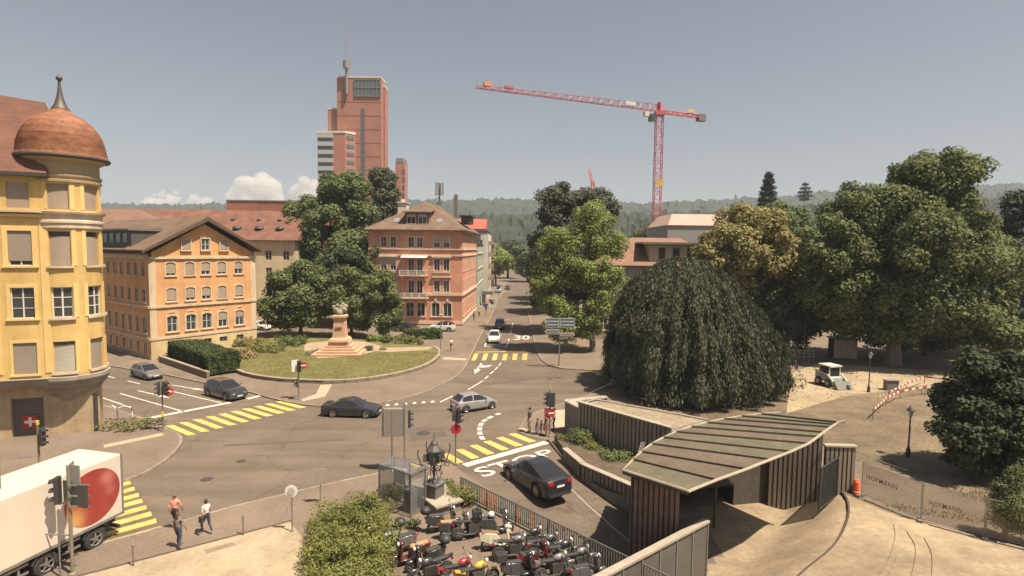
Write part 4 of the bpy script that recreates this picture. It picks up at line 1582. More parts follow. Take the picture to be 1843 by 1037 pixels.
for dist_, col_, sz in ((10.5, M_WHITEP, (3.2, .1, 1.0)), (-10.5, mat('crane_yellow', (.62, .40, .06), .6), (2.4, .1, .9))):
    mb = MB()
    mb.obox(jd * dist_ + Vector((0, 0, cz + 1.6)) + Vector((.45, -1.0, 0)) * .8, *sz, math.atan2(jd.y, jd.x))
    mb.build('sign_board', col_, cr)
mb = MB()
mb.obox((.4, -1.25, 33.5), 1.9, .1, 1.9)
mb.build('sign_board', MATS['crane_yellow'], cr)
mb = MB()
c_ = jd * 53 + Vector((0, 0, cz + 2.05))
mb.obox(c_, 1.8, 1.0, 1.0, math.atan2(jd.y, jd.x))
mb.build('winch', mat('orange_board', (.70, .22, .09), .6), cr)
mb = MB()
c_ = jd * 47 + Vector((0, 0, cz + 2.0))
mb.obox(c_, 2.2, .8, .7, math.atan2(jd.y, jd.x))
mb.build('winch', M_CRANE, cr)
# a second crane, mostly hidden by the dark beech
cr2 = thing('distant_crane', 'tip of a distant red crane poking above the dark beech', 'crane', (42.0, 300, 0))
lattice(cr2, 'mast', (0, 0, 0), (0, 0, 50), 1.6, 1.6, 18, .16, up=Vector((0, 1, 0)))
lattice(cr2, 'jib', (0, 0, 48), (-.8, 8, 57.0), 1.0, 1.0, 6, .14)

# ============================================================ vegetation
def leafmat(name, c1, c2, tr=0.22):
    return mat(name, c1, 0.75, col2=c2, scale=0.9, trans=tr + .06, spec=0.25, detail=3, fine=.22, fscale=3.5)


L_DARK = leafmat('leaf_dark', (.052, .070, .038), (.095, .112, .054))
L_MID = leafmat('leaf_mid', (.105, .138, .058), (.180, .212, .082))
L_PLANE = leafmat('leaf_plane', (.100, .128, .054), (.185, .212, .080))
L_LIGHT = leafmat('leaf_light', (.200, .250, .082), (.320, .360, .125), .3)
L_LIME = leafmat('leaf_lime_blossom', (0.206, 0.192, 0.078), (0.385, 0.336, 0.140), .2)
L_BEECH = leafmat('leaf_copper_beech', (.078, .088, .062), (.130, .136, .092), .15)
L_WEEP = leafmat('leaf_weeping_beech', (.068, .080, .048), (.112, .124, .074), .15)
L_HEDGE = leafmat('leaf_hedge', (0.125, 0.148, 0.046), (0.270, 0.266, 0.083), .22)
L_BOX = leafmat('leaf_clipped_hedge', (.048, .072, .030), (.095, .120, .046), .15)
L_SHRUB = leafmat('leaf_shrub', (0.148, 0.157, 0.054), (0.261, 0.245, 0.095), .22)
L_BROWN = leafmat('leaf_brown_shrub', (0.260, 0.194, 0.094), (0.382, 0.291, 0.149), .2)
L_PINE = leafmat('leaf_conifer', (0.047, 0.066, 0.051), (0.082, 0.105, 0.074), .1)
M_BARK = mat('bark', (.075, .058, .042), .95, col2=(.12, .095, .07), scale=3, bump=.6, bscale=10, stretch=(1, 1, .25))
M_BARKP = mat('bark_pale', (.17, .14, .105), .95, col2=(.24, .20, .155), scale=2, bump=.5, bscale=8, stretch=(1, 1, .25))


def leaf_mesh(name, P, Nn, size, material, long=None, asp=0.55, rs=None, keep=None):
    """diamond leaves: P centres, Nn rough normals, long = preferred long axis"""
    n = len(P)
    g = rs or rng
    s = size * .92 * g.uniform(.5, 1.35, (n, 1))
    Nn = Nn / (np.linalg.norm(Nn, axis=1, keepdims=True) + 1e-9)
    a = g.normal(size=(n, 3)) if long is None else long + g.normal(scale=.18, size=(n, 3))
    u = a - Nn * np.sum(a * Nn, axis=1, keepdims=True)
    u /= np.linalg.norm(u, axis=1, keepdims=True) + 1e-9
    v = np.cross(Nn, u)
    V = np.empty((n, 4, 3))
    V[:, 0] = P - u * s
    V[:, 1] = P + v * s * asp - u * s * .1
    V[:, 2] = P + u * s
    V[:, 3] = P - v * s * asp + Nn * s * .25
    me = bpy.data.meshes.new(name)
    me.vertices.add(4 * n)
    me.vertices.foreach_set('co', V.reshape(-1))
    me.loops.add(4 * n)
    me.loops.foreach_set('vertex_index', np.arange(4 * n, dtype=np.int32))
    me.polygons.add(n)
    me.polygons.foreach_set('loop_start', np.arange(0, 4 * n, 4, dtype=np.int32))
    me.polygons.foreach_set('loop_total', np.full(n, 4, dtype=np.int32))
    me.update(calc_edges=True)
    me.materials.append(material)
    return me


def lumps(c, rad, n, r0, r1, g, shell=.5, zmin=None, flat=1.0):
    out = []
    for _ in range(n):
        d = g.normal(size=3)
        d /= np.linalg.norm(d)
        r = g.uniform(r0, r1)
        f = g.uniform(shell, 1.0) ** .6
        k = np.array(rad) - r * .8
        p = np.array(c) + d * k * f
        if zmin is not None and p[2] < zmin:
            p[2] = zmin + g.uniform(0, .6)
        out.append((p, r))
    return out


def lump_leaves(L, dens, g, up=.35, rnd=.75, flat=.8, inner=.45):
    PP, NN = [], []
    for p, r in L:
        m = max(8, int(dens * r * r * 1.12))
        d = g.normal(size=(m, 3))
        d[:, 2] += .35
        d /= np.linalg.norm(d, axis=1, keepdims=True)
        rr = r * (inner + (1.25 - inner) * g.uniform(0, 1, (m, 1)) ** .8)
        PP.append(np.array(p) + d * rr * np.array([1, 1, flat]))
        NN.append(d + g.normal(scale=rnd, size=(m, 3)) * .6 + np.array([0, 0, up]))
    return np.concatenate(PP), np.concatenate(NN)


def trunk_mesh(parent, H_, r, L, g, material=M_BARK, limbs=7, lean=(0, 0), z0=0.0):
    mb_ = MB()
    top = np.array([lean[0], lean[1], H_])
    pts = []
    for i in range(7):
        t = i / 6
        pts.append((lean[0] * t + g.normal(scale=.06) * t * 2, lean[1] * t + g.normal(scale=.06) * t * 2, z0 + (H_ - z0) * t))
    mb_.tube(pts, [r * 1.35] + [r * (1 - .72 * i / 6) for i in range(1, 7)], 9)
    idx = g.permutation(len(L))[:limbs]
    for i in idx:
        p = L[i][0]
        t = g.uniform(.35, .8)
        a = np.array([lean[0] * t, lean[1] * t, H_ * t])
        mid = a * .5 + np.array(p) * .5 + np.array([0, 0, .12 * np.linalg.norm(np.array(p) - a)])
        mb_.tube(smooth_line([a, mid, p], 3), [r * .42 * (1 - .8 * q / 6) for q in range(7)], 6)
    return mb_.build('trunk', material, parent, smooth=True)


def tree(name, label, loc, parts, dens, size, material, H_, r, seed, lean=(0, 0), group=None, bark=M_BARK, limbs=7, asp=.6, up=.35, z_rot=0.0, flat=.8):
    """parts: list of (centre, radii, n_lumps, r0, r1, shell) in metres from the trunk base"""
    g = np.random.default_rng(seed)
    t = thing(name, label, 'tree', loc, z_rot, group)
    L = []
    for c, rad, n, r0, r1, sh in parts:
        L += lumps(c, rad, n, r0, r1, g, sh, zmin=r1 * .7)
    P, Nn = lump_leaves(L, dens, g, up, flat=flat)
    child('crown', leaf_mesh(name + '_crown', P, Nn, size, material, rs=g, asp=asp), t)
    if H_ > 0:
        trunk_mesh(t, H_, r, L, g, bark, limbs, lean)
    return t


# ---- right: plane, lime, weeping beech and the dark tree at the edge
tree('plane_tree', 'huge spreading dark green tree towering over the right half of the park', (47.5, 69, .1),
     [((1, 0, 12.5), (10.8, 9, 10.5), 150, 1.2, 2.5, .5), ((2.5, 0, 19.5), (6.5, 5, 4.5), 40, 1.0, 2.0, .4), ((-7.5, 0, 9.5), (4.5, 4, 5), 34, 1.0, 1.9, .4), ((4.2, 0, 23.2), (5.6, 5, 3.9), 34, .9, 1.9, .4), ((-9.2, -1, 14.6), (4.4, 4, 4.6), 24, .9, 1.8, .4),
      ((9.3, -1, 11.0), (5.0, 5, 6.6), 34, 1.0, 2.0, .4), ((-4.5, 1, 18.5), (5.4, 5, 4.5), 30, 1.0, 2.0, .45), ((1, 2, 5.2), (9, 7, 3.6), 44, 1.0, 1.8, .5), ((7, -5, 5.0), (5, 4, 3.6), 26, .9, 1.7, .4)],
     185, .25, L_PLANE, 17, .75, 11, bark=M_BARKP, limbs=12)
tree('lime_tree', 'round yellow-green blossoming lime tree behind the weeping beech', (33.0, 79, .1),
     [((0, 0, 13.2), (8.0, 7.5, 7.6), 120, .8, 1.7, .6), ((4.5, -4, 7.0), (3.6, 3, 4.2), 30, .7, 1.3, .4), ((-5.5, -2, 12.0), (3.5, 3, 4.0), 24, .7, 1.3, .4)],
     200, .25, L_LIME, 12, .5, 12, limbs=9)

g = np.random.default_rng(21)                           # weeping beech: curtains of hanging twigs
wbt = thing('weeping_beech', 'dome-shaped weeping beech with dark twigs hanging to the ground', 'tree', (16.9, 56.0, .1))
bell_z = np.array([13.35, 12.9, 11.8, 10.7, 9.6, 8.5, 7.4, 6.0, 4.6, 2.4, .3])
bell_r = np.array([.2, 1.9, 3.9, 5.1, 6.0, 6.7, 7.3, 7.9, 8.35, 8.6, 8.7])
PP, NN, LL = [], [], []
for k in range(2100):
    th = g.uniform(0, 2 * math.pi)
    lump = 1 + .045 * math.sin(3 * th + 1.3) + .035 * math.sin(11 * th) + .04 * math.sin(23 * th + .6 + .8 * math.sin(3 * th)) + .035 * math.sin(41 * th)
    depth_ = g.choice([1.0, .99, .95, .88, .74]) * g.uniform(.965, 1.02) * lump
    z0_ = g.uniform(4.0, 13.3) if g.random() < .75 else g.uniform(1.5, 5)
    ln = g.uniform(2.2, 5.2)
    z1_ = max(g.uniform(.15, .9), z0_ - ln)
    m = int(24 + (z0_ - z1_) * 16)
    t = g.uniform(0, 1, m)
    zz_ = z0_ + (z1_ - z0_) * t
    rb_ = np.interp(zz_, bell_z[::-1], bell_r[::-1]) * depth_
    r_s = np.interp(z0_, bell_z[::-1], bell_r[::-1]) * depth_
    rr_ = r_s + (rb_ - r_s) * .55 + .25 * np.sin(t * 3)
    rr_ = rr_ * (1 + .035 * np.sin(zz_ * 1.7 + 3 * math.sin(2 * th + .5)) + (.17 * math.cos(th) - .01) * np.clip((10 - zz_) / 6, 0, 1))
    spread = .10 + .10 * t
    th_ = th + g.normal(scale=.012, size=m) + .02 * math.sin(th * 9)
    P = np.stack([rr_ * np.cos(th_), rr_ * np.sin(th_), zz_], 1) + g.normal(scale=spread[:, None] * np.array([1, 1, .6]), size=(m, 3))
    rad = np.stack([np.cos(th_), np.sin(th_), np.full(m, .18)], 1)
    PP.append(P)
    NN.append(rad + g.normal(scale=.55, size=(m, 3)))
    LL.append(np.stack([np.cos(th_) * .25, np.sin(th_) * .25, np.full(m, -1.0)], 1))
P = np.concatenate(PP)
P[:, 2] = np.maximum(P[:, 2], .15)
child('crown', leaf_mesh('weeping_crown', P, np.concatenate(NN), .19, L_WEEP, long=np.concatenate(LL), asp=.30, rs=g), wbt)
trunk_mesh(wbt, 11, .6, [(np.array([5 * math.cos(a), 5 * math.sin(a), 8.5]), 1) for a in np.linspace(0, 6, 9)], g, M_BARK, 9)

tree('dark_evergreen', 'dark broad evergreen tree filling the right edge beside the path lantern', (30.4, 34.2, .1),
     [((0, 0, 4.1), (3.9, 3.2, 4.0), 80, .45, 1.0, .5), ((-2.4, -.6, 3.0), (2.0, 2, 2.4), 40, .35, .7, .3), ((-.6, 0, 7.0), (2.2, 2, 1.7), 30, .3, .7, .3), ((-1.2, -1, 1.6), (3.2, 2, 1.5), 30, .35, .7, .3), ((2, 0, 5), (3, 3, 3), 30, .6, 1, .4)], 420, .155, L_DARK, 5, .3, 13, limbs=6)
tree('juniper', 'small ragged juniper at the bottom right beside the printed fence', (24.3, 26.6, .1),
     [((0, 0, 1.5), (.95, .9, 1.5), 40, .25, .5, .4), ((.3, 0, 3.0), (.45, .4, .8), 14, .18, .32, .3), ((.8, -.6, 1.0), (.8, .7, 1.0), 20, .25, .45, .4)], 1500, .075, leafmat('leaf_juniper', (0.106, 0.131, 0.055), (0.202, 0.218, 0.102)), 2.6, .1, 14, limbs=5, asp=.35)
tree('edge_conifer', 'tall dark conifer cut off by the right edge of the picture', (69.5, 78, .1),
     [((0, 0, 6), (6, 5, 6), 40, 1.2, 2, .4), ((0, 0, 13), (4.4, 4, 5), 34, 1.0, 1.8, .4), ((.4, 0, 19.5), (2.6, 2.4, 4), 24, .7, 1.2, .3)], 150, .3, L_PINE, 18, .5, 15)
tree('understorey_tree', 'dark low tree in the shade between the lime and the huge tree', (36.5, 76, .1),
     [((0, 0, 5.2), (7.2, 5, 4.8), 90, .9, 1.7, .45)], 170, .26, L_DARK, 5.5, .3, 16)
tree('understorey_tree', 'dark rounded tree in the shade under the huge tree, right of the site hut', (56.5, 76, .1),
     [((0, 0, 5.2), (11, 5, 5.2), 110, .9, 1.8, .45)], 160, .27, L_DARK, 5, .3, 17)
tree('back_tree', 'mid-green tree filling the gap behind the lime and the huge tree', (47.0, 101, .1),
     [((0, 0, 13), (11.5, 7, 10.5), 110, 1.2, 2.4, .5)], 120, .33, L_MID, 14, .5, 18)

# ---- centre: copper beech and robinia by the street
tree('copper_beech', 'tall dark copper beech with twiggy top beside the far street', (11.0, 93, .1),
     [((-2.6, 0, 12.5), (6.2, 6, 9), 80, 1.0, 2.0, .5), ((-3.4, 0, 20.5), (4.4, 4, 4.8), 40, .8, 1.5, .4), ((2.8, 0, 20.5), (4.2, 4, 4.8), 36, .7, 1.5, .4), ((3, 0, 12), (5, 5, 8), 50, 1, 1.9, .5), ((-5, -2, 6), (3.2, 3, 3.6), 26, .7, 1.3, .4)],
     165, .26, L_BEECH, 18, .55, 19, lean=(-1, 0), limbs=11)
tree('robinia', 'loose light green robinia with bare lower trunk in front of the copper beech', (11.2, 76, .1),
     [((-.5, 0, 17.0), (3.2, 2.8, 4.0), 34, .7, 1.3, .3), ((-4.6, -.5, 14.6), (4.0, 3, 3.2), 38, .7, 1.3, .3), ((-6.2, -1, 8.2), (3.0, 2.6, 3.2), 28, .6, 1.2, .3), ((-.8, 0, 11.0), (4.2, 3.4, 3.4), 36, .7, 1.3, .4), ((-4.8, -1, 5.6), (2.5, 2, 2.2), 20, .6, 1.0, .3), ((2.8, 0, 14.2), (2.3, 2.2, 2.6), 20, .6, 1.1, .3), ((-3.4, 0, 11.5), (3.6, 3, 3), 26, .7, 1.2, .3), ((.6, -1.5, 6.8), (2.6, 2, 2.4), 20, .5, 1.0, .3), ((-4.6, -1.5, 3.4), (2.8, 2, 2.6), 30, .5, 1.0, .3), ((-1.2, -1.5, 3.6), (2.4, 2, 2.6), 24, .5, 1.0, .3), ((2.4, -1, 9.8), (2.6, 2.2, 3), 24, .6, 1.1, .3), ((-6.4, -.5, 11.4), (2.4, 2, 2.6), 22, .6, 1.1, .3)],
     190, .21, L_LIGHT, 13.5, .38, 20, lean=(-1.2, 0), bark=M_BARKP, limbs=14, asp=.4)
tree('street_tree', 'light green street tree at the far end of the street', (-6.0, 205, .1), [((0, 0, 9.5), (6, 6, 6.5), 40, 1.2, 2.2, .4)], 60, .5, L_LIGHT, 8, .4, 31)
tree('street_tree', 'dark street tree closing the view at the end of the street', (6.5, 235, .1), [((0, 0, 9), (8, 7, 8), 46, 1.4, 2.6, .4)], 55, .6, L_MID, 8, .4, 32)
tree('roadside_tree', 'dark tree overhanging the right kerb of the far street', (9.6, 122, .1), [((-1.5, 0, 9), (5.5, 8, 7.5), 70, 1.0, 2.0, .45)], 110, .36, L_DARK, 8, .4, 33)
tree('roadside_tree', 'second dark tree overhanging the right kerb, farther down the street', (11.5, 155, .1), [((-1.5, 0, 10), (6, 9, 8.5), 70, 1.2, 2.2, .45)], 80, .45, L_MID, 8, .4, 34)

# ---- left: trees round the monument and behind
tree('chestnut_tree', 'large dense dark tree between the orange and the salmon house', (-37.0, 117, .1),
     [((0, 0, 15.5), (10.6, 9, 12.0), 110, 1.3, 2.6, .5), ((2, 0, 25.5), (7.0, 6, 4.0), 40, 1.0, 1.9, .4), ((-6, 0, 20), (5, 5, 5), 30, 1.0, 2, .4), ((1, -2, 8), (10, 6, 6), 60, 1.2, 2.2, .45)], 125, .34, L_MID, 15, .7, 22, limbs=9)
tree('columnar_tree', 'slim dark columnar tree in front of the red tower', (-31.0, 136, .1),
     [((0, 0, 26), (3.8, 3.8, 10.5), 60, 1.0, 1.8, .35), ((0, 0, 12), (5, 5, 8), 40, 1.2, 2, .4)], 110, .38, leafmat('leaf_grey_green', (0.088, 0.101, 0.061), (0.149, 0.158, 0.091)), 22, .5, 23)
tree('monument_tree', 'rounded green tree left of the stone monument', (-32.2, 85, .1),
     [((0, 0, 6.4), (5.5, 4.6, 5.8), 80, .8, 1.6, .5), ((-2, -2, 4), (4, 3, 3.4), 30, .7, 1.2, .4)], 200, .24, L_MID, 6, .32, 24)
tree('monument_tree', 'rounded green tree just behind the stone monument', (-24.6, 85.5, .1),
     [((0, 0, 6.0), (4.6, 4, 5.2), 66, .7, 1.4, .5), ((1, -1, 3.4), (3.6, 3, 2.8), 24, .6, 1.1, .4)], 210, .24, L_PLANE, 5.5, .3, 25)
tree('monument_tree', 'slender lighter tree in front of the salmon house facade', (-18.8, 83, .1),
     [((0, 0, 5.4), (3.0, 2.8, 5.0), 50, .6, 1.2, .45), ((.2, 0, 9.0), (1.4, 1.4, 2.0), 14, .5, .8, .3)], 230, .22, L_MID, 6, .22, 26)
tree('gap_tree', 'dull green tree filling the gap above the monument', (-29.5, 101, .1), [((0, 0, 9.5), (7.5, 5, 7.5), 80, 1, 2.0, .45)], 130, .32, L_MID, 8, .35, 28)
tree('gap_tree', 'dark tree in the shade between monument trees and salmon house', (-28.5, 96, .1), [((0, 0, 7.5), (5, 4, 6.5), 50, 1, 1.8, .45)], 120, .32, L_DARK, 6, .3, 27)

# ---- skyline trees behind the villa and on the right (one crown mesh per kind, shared)
proto = {}
for kname, material, seed in (('a', L_MID, 41), ('b', L_DARK, 42), ('c', L_LIGHT, 43)):
    g = np.random.default_rng(seed)
    L = lumps((0, 0, 7), (5, 5, 5.5), 40, 1.0, 2.0, g, .45)
    P, Nn = lump_leaves(L, 55, g)
    mb = MB()
    mb.tube([(0, 0, 0), (0, 0, 7)], [.4, .2], 7)
    proto[kname] = (leaf_mesh('crown', P, Nn, .48, material, rs=g), mb.mesh('trunk', M_BARK))
SKY = [(18.5, 112, 1.0, 'b', 'dark tree behind the villa, nearest to its chimney side'), (25.5, 126, 1.25, 'b', 'round dark tree in front of the grey hall'), (12, 140, 1.5, 'a', 'mid-green tree behind the robinia crown'),
       (19.5, 160, 1.45, 'b', 'dark tree left of the crane mast'), (27, 185, 1.5, 'a', 'tree just behind the crane base'), (62, 150, 1.75, 'a', 'tree behind the lime crown to the right of the grey hall'),
       (78, 165, 2.0, 'a', 'tall tree on the skyline left of the huge tree'), (92, 190, 2.1, 'b', 'dark tree on the skyline behind the huge tree'), (118, 150, 1.8, 'b', 'dark tree right of the huge tree on the skyline'),
       (135, 175, 2.0, 'a', 'broad tree near the right edge of the skyline'), (-2, 260, 1.6, 'b', 'dark tree behind the end of the street, left one'), (22, 250, 1.9, 'a', 'broad tree behind the copper beech'),
       (-14, 285, 1.5, 'a', 'tree above the red roofs down the street'), (-60, 175, 1.5, 'b', 'tree between brick block and red tower'), (38, 235, 2.0, 'b', 'dark tree far behind the crane'), (60, 240, 2.1, 'a', 'tree on the rise behind the grey hall')]
for X, Y, sc, k, lab in SKY:
    t = thing('skyline_tree', lab, 'tree', (X, Y, 0), random.uniform(0, 6), 'trees behind the park and the roofs')
    t.scale = (sc, sc, sc * random.uniform(.9, 1.1))
    child('crown', proto[k][0], t)
    child('trunk', proto[k][1], t)
# cedar and lone pine sticking out of the skyline
for (X, Y, hh, lab, sd, sp) in ((67.5, 150, 34.0, 'layered dark cedar rising behind the lime tree', 51, 5.2), (206, 400, 64, 'thin lone pine on the wooded skyline', 52, 5.5)):
    g = np.random.default_rng(sd)
    t = thing('conifer', lab, 'tree', (X, Y, 0))
    PP, NN = [], []
    for i in range(13 if sd == 51 else 5):
        zz_ = hh * (.45 + .55 * i / 12) if sd == 51 else hh * (.8 + .04 * i)
        w_ = sp * (1.15 - .95 * i / 12) if sd == 51 else sp * (.6 + .3 * math.sin(i))
        m = int(800 * (.3 + w_ / sp))
        rr_, th = w_ * np.sqrt(g.uniform(0, 1, m)) * g.uniform(.6, 1.1, m), g.uniform(0, 6.28, m)
        PP.append(np.stack([rr_ * np.cos(th), rr_ * np.sin(th), zz_ + g.normal(scale=.35, size=m) - rr_ * .1], 1))
        NN.append(g.normal(scale=.5, size=(m, 3)) + np.array([0, 0, .8]))
    child('crown', leaf_mesh('crown', np.concatenate(PP), np.concatenate(NN), .42 if sd == 51 else .7, L_PINE, rs=g), t)
    mb = MB()
    mb.tube([(0, 0, 0), (0, 0, hh)], [.5, .12], 7)
    mb.build('trunk', M_BARK, t)


# ---- hedges, shrubs, planting
def shrub(name, label, loc, L, dens, size, material, seed, cat='shrub', group=None, asp=.55, stems=5):
    g = np.random.default_rng(seed)
    t = thing(name, label, cat, loc, 0, group)
    P, Nn = lump_leaves(L, dens, g, .35, flat=.85)
    P[:, 2] = np.maximum(P[:, 2], .03)
    child('foliage', leaf_mesh('foliage', P, Nn, size, material, rs=g, asp=asp), t)
    mb_ = MB()
    for i in range(stems):
        p = L[i * len(L) // max(stems, 1)][0]
        mb_.tube([(p[0] * .8, p[1] * .8, 0), (p[0], p[1], p[2])], [.035, .015], 5)
    if stems:
        mb_.build('stem', M_BARK, t)
    return t


g = np.random.default_rng(61)
HL = []
for i in range(150):
    t, s = g.uniform(0, 1), g.uniform(0, 1)
    a = Vector((-9.2, 26.9)).lerp(Vector((-7.0, 20.0)), t)
    b = Vector((-5.9, 28.4)).lerp(Vector((-4.2, 20.5)), t)
    p = a.lerp(b, s)
    r_ = g.uniform(.32, .62)
    HL.append((np.array([p.x + 6.55, p.y - 24.5, g.uniform(.3, 1.05) * (1 - .3 * abs(s - .5))]), r_))
for i in range(60):                                     # loose shoots at the top
    t, s = g.uniform(0, .85), g.uniform(.1, .9)
    a = Vector((-9.0, 26.9)).lerp(Vector((-7.0, 21.0)), t)
    b = Vector((-5.9, 28.2)).lerp(Vector((-4.4, 21.5)), t)
    p = a.lerp(b, s)
    HL.append((np.array([p.x + 6.55, p.y - 24.5, g.uniform(1.1, 1.5)]), g.uniform(.14, .3)))
shrub('foreground_hedge', 'untrimmed yellow-green hedge in the foreground beside the parked motorcycles', (-7.0, 24.5, .11), HL, 1150, .062, L_HEDGE, 62, 'hedge', stems=8)


def box_hedge(name, label, a, b, wdt, h, material, seed, dens=700, size=.09, z0=.1):
    g = np.random.default_rng(seed)
    a, b = Vector(a), Vector(b)
    L = (b - a).length
    rzh = math.atan2(b.y - a.y, b.x - a.x)
    t = thing(name, label, 'hedge', (a.x, a.y, z0), rzh)
    faces = [((0, 0, h), (L, 0, 0), (0, wdt, 0), (0, 0, 1)), ((0, 0, 0), (L, 0, 0), (0, 0, h), (0, -1, 0)), ((0, wdt, 0), (L, 0, 0), (0, 0, h), (0, 1, 0)), ((0, 0, 0), (0, wdt, 0), (0, 0, h), (-1, 0, 0)), ((L, 0, 0), (0, wdt, 0), (0, 0, h), (1, 0, 0))]
    PP, NN = [], []
    for o_, u, v, n_ in faces:
        u, v, o_, n_ = map(np.array, (u, v, o_, n_))
        m = int(dens * np.linalg.norm(u) * np.linalg.norm(v))
        uu, vv = g.uniform(0, 1, (m, 1)), g.uniform(0, 1, (m, 1))
        w_ = .06 * np.sin(uu * 17 + vv * 5) + .05 * np.sin(uu * 31 + 2)
        PP.append(o_ + u * uu + v * vv + n_ * (g.normal(scale=.05, size=(m, 1)) + w_))
        NN.append(n_ + g.normal(scale=.5, size=(m, 3)))
    child('foliage', leaf_mesh('foliage', np.concatenate(PP), np.concatenate(NN), size, material, rs=g), t)
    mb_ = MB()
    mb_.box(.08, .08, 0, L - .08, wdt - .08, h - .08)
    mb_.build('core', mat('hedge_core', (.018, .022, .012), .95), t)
    return t


box_hedge('clipped_hedge', 'dark clipped box hedge on the low wall in front of the orange house', (-40.9, 66.2, 0), (-31.8, 58.2, 0), 3.2, 2.0, L_BOX, 63, 420, .1, .35)
box_hedge('clipped_hedge', 'small dark hedge by the cars parked at the salmon house', (-16.0, 83.2, 0), (-10.6, 84.4, 0), 2.2, 1.3, L_BOX, 64, 260, .13)


def bush_at(px, py, w_px, h_m, label, material, seed, name='shrub', n=16, dens=220, size=.14):
    c = G(px, py, .1)
    k = w_px * c.y / F_PX / 2
    g = np.random.default_rng(seed)
    L = [(np.array([g.uniform(-1, 1) * k * .8, g.uniform(-.6, .6) * k, g.uniform(.25, .7) * h_m]), g.uniform(.3, .5) * h_m) for _ in range(n)]
    return shrub(name, label, (c.x, c.y, .1), L, dens, size, material, seed + 1, stems=3)


bush_at(432, 648, 52, 1.5, 'brownish shrub at the left end of the lawn beside the clipped hedge', L_BROWN, 71)
bush_at(480, 636, 70, 1.5, 'wide green shrub on the left border of the lawn', L_SHRUB, 73, n=24)
bush_at(525, 625, 50, 1.5, 'dull green shrub left of the monument steps', L_MID, 75)
bush_at(450, 626, 50, 1.4, 'olive shrub behind the brownish one near the hedge', L_SHRUB, 76)
bush_at(683, 618, 46, 1.3, 'bright green shrub right of the monument plaza', L_LIGHT, 77)
bush_at(712, 620, 44, 1.4, 'dull green shrub in the middle of the right border', L_MID, 79)
bush_at(742, 620, 44, 1.3, 'yellow-green shrub near the small dark hedge', L_SHRUB, 81)
bush_at(738, 607, 30, 1.4, 'orange-tinged shrub in front of the parked dark car', leafmat('leaf_orange', (0.380, 0.247, 0.081), (0.554, 0.387, 0.139)), 83)
for i, (px, py) in enumerate(((573, 640), (622, 640), (666, 635), (690, 634))):
    bush_at(px, py, 10, .8 if i != 2 else 1.0, ['small clipped plant at the left foot of the monument steps', 'small clipped plant in front of the monument steps', 'small pointed plant right of the monument steps', 'small tuft at the right edge of the monument plaza'][i], L_SHRUB if i != 2 else L_DARK, 85 + i, n=8, dens=420, size=.09)
bush_at(222, 770, 90, .55, 'low untidy planting in the bed beside the left street', L_SHRUB, 91, name='planting_bed', n=40, dens=420, size=.09)
bush_at(262, 768, 60, .5, 'low green planting at the tip of the left bed', L_MID, 92, name='planting_bed', n=24, dens=420, size=.09)
bush_at(1015, 800, 34, .7, 'ragged grass clump at the top of the ramp wall', L_SHRUB, 93, n=18, dens=600, size=.075)
bush_at(1050, 806, 40, 1.3, 'green shrub spilling over the low ramp wall', L_MID, 94, n=26, dens=600, size=.075)
g = np.random.default_rng(95)
L = [(np.array([g.uniform(-1.3, 1.3), g.uniform(-.5, .4), g.uniform(-1.6, .35)]), g.uniform(.2, .42)) for _ in range(40)]
c = G(1128, 752, 2.6)
shrub('climbing_plant', 'green creeper hanging over the slatted ramp wall', (c.x, c.y, 2.5), [(p + np.array([0, -.12, 0]), r) for p, r in L], 700, .075, L_SHRUB, 96, 'plant', stems=0)
bush_at(830, 905, 60, .9, 'tall weeds in the bed beside the coloured fence', L_SHRUB, 97, n=36, dens=700, size=.06)
bush_at(790, 880, 60, .7, 'weeds behind the ornamental lantern', L_MID, 98, n=30, dens=600, size=.065)
bush_at(700, 900, 44, .9, 'green weeds at the foot of the glass shelter', L_SHRUB, 99, n=26, dens=600, size=.065)
bush_at(738, 950, 30, .5, 'low weeds along the stone plinth', L_MID, 100, n=20, dens=600, size=.055)

# ---- lawn and plaza of the monument
lawn_o = smooth_line(Gs([(414, 664), (440, 676), (480, 684), (540, 689), (620, 690), (700, 680), (760, 664), (786, 648), (792, 636), (780, 628)], .1), 4)
lawn_i = Gs([(700, 620), (640, 614), (560, 612), (480, 612), (430, 622), (405, 645)], .1)
lm = MB()
lm.prism([(p.x, p.y) for p in lawn_o + lawn_i], .02, .42)
struct(lm.build('lawn', M_LAWN))
wl_ = thing('lawn_wall', 'low curved stone wall edging the round lawn', 'wall', (lawn_o[0].x, lawn_o[0].y, 0))
M_WSTONE = mat('wall_stone', (.155, .125, .10), .9, col2=(.23, .19, .15), scale=1.2, bump=.3, bscale=9)
M_CAP = mat('wall_cap_stone', (.30, .25, .19), .9, var=.15, scale=1.5)
base = Vector((lawn_o[0].x, lawn_o[0].y, 0))
acc = []
for a, b in zip(lawn_o[:-1], lawn_o[1:]):
    n_ = max(1, int(round((b - a).length / 1.0)))
    acc += [a.lerp(b, i / n_) for i in range(n_)]
acc.append(lawn_o[-1])
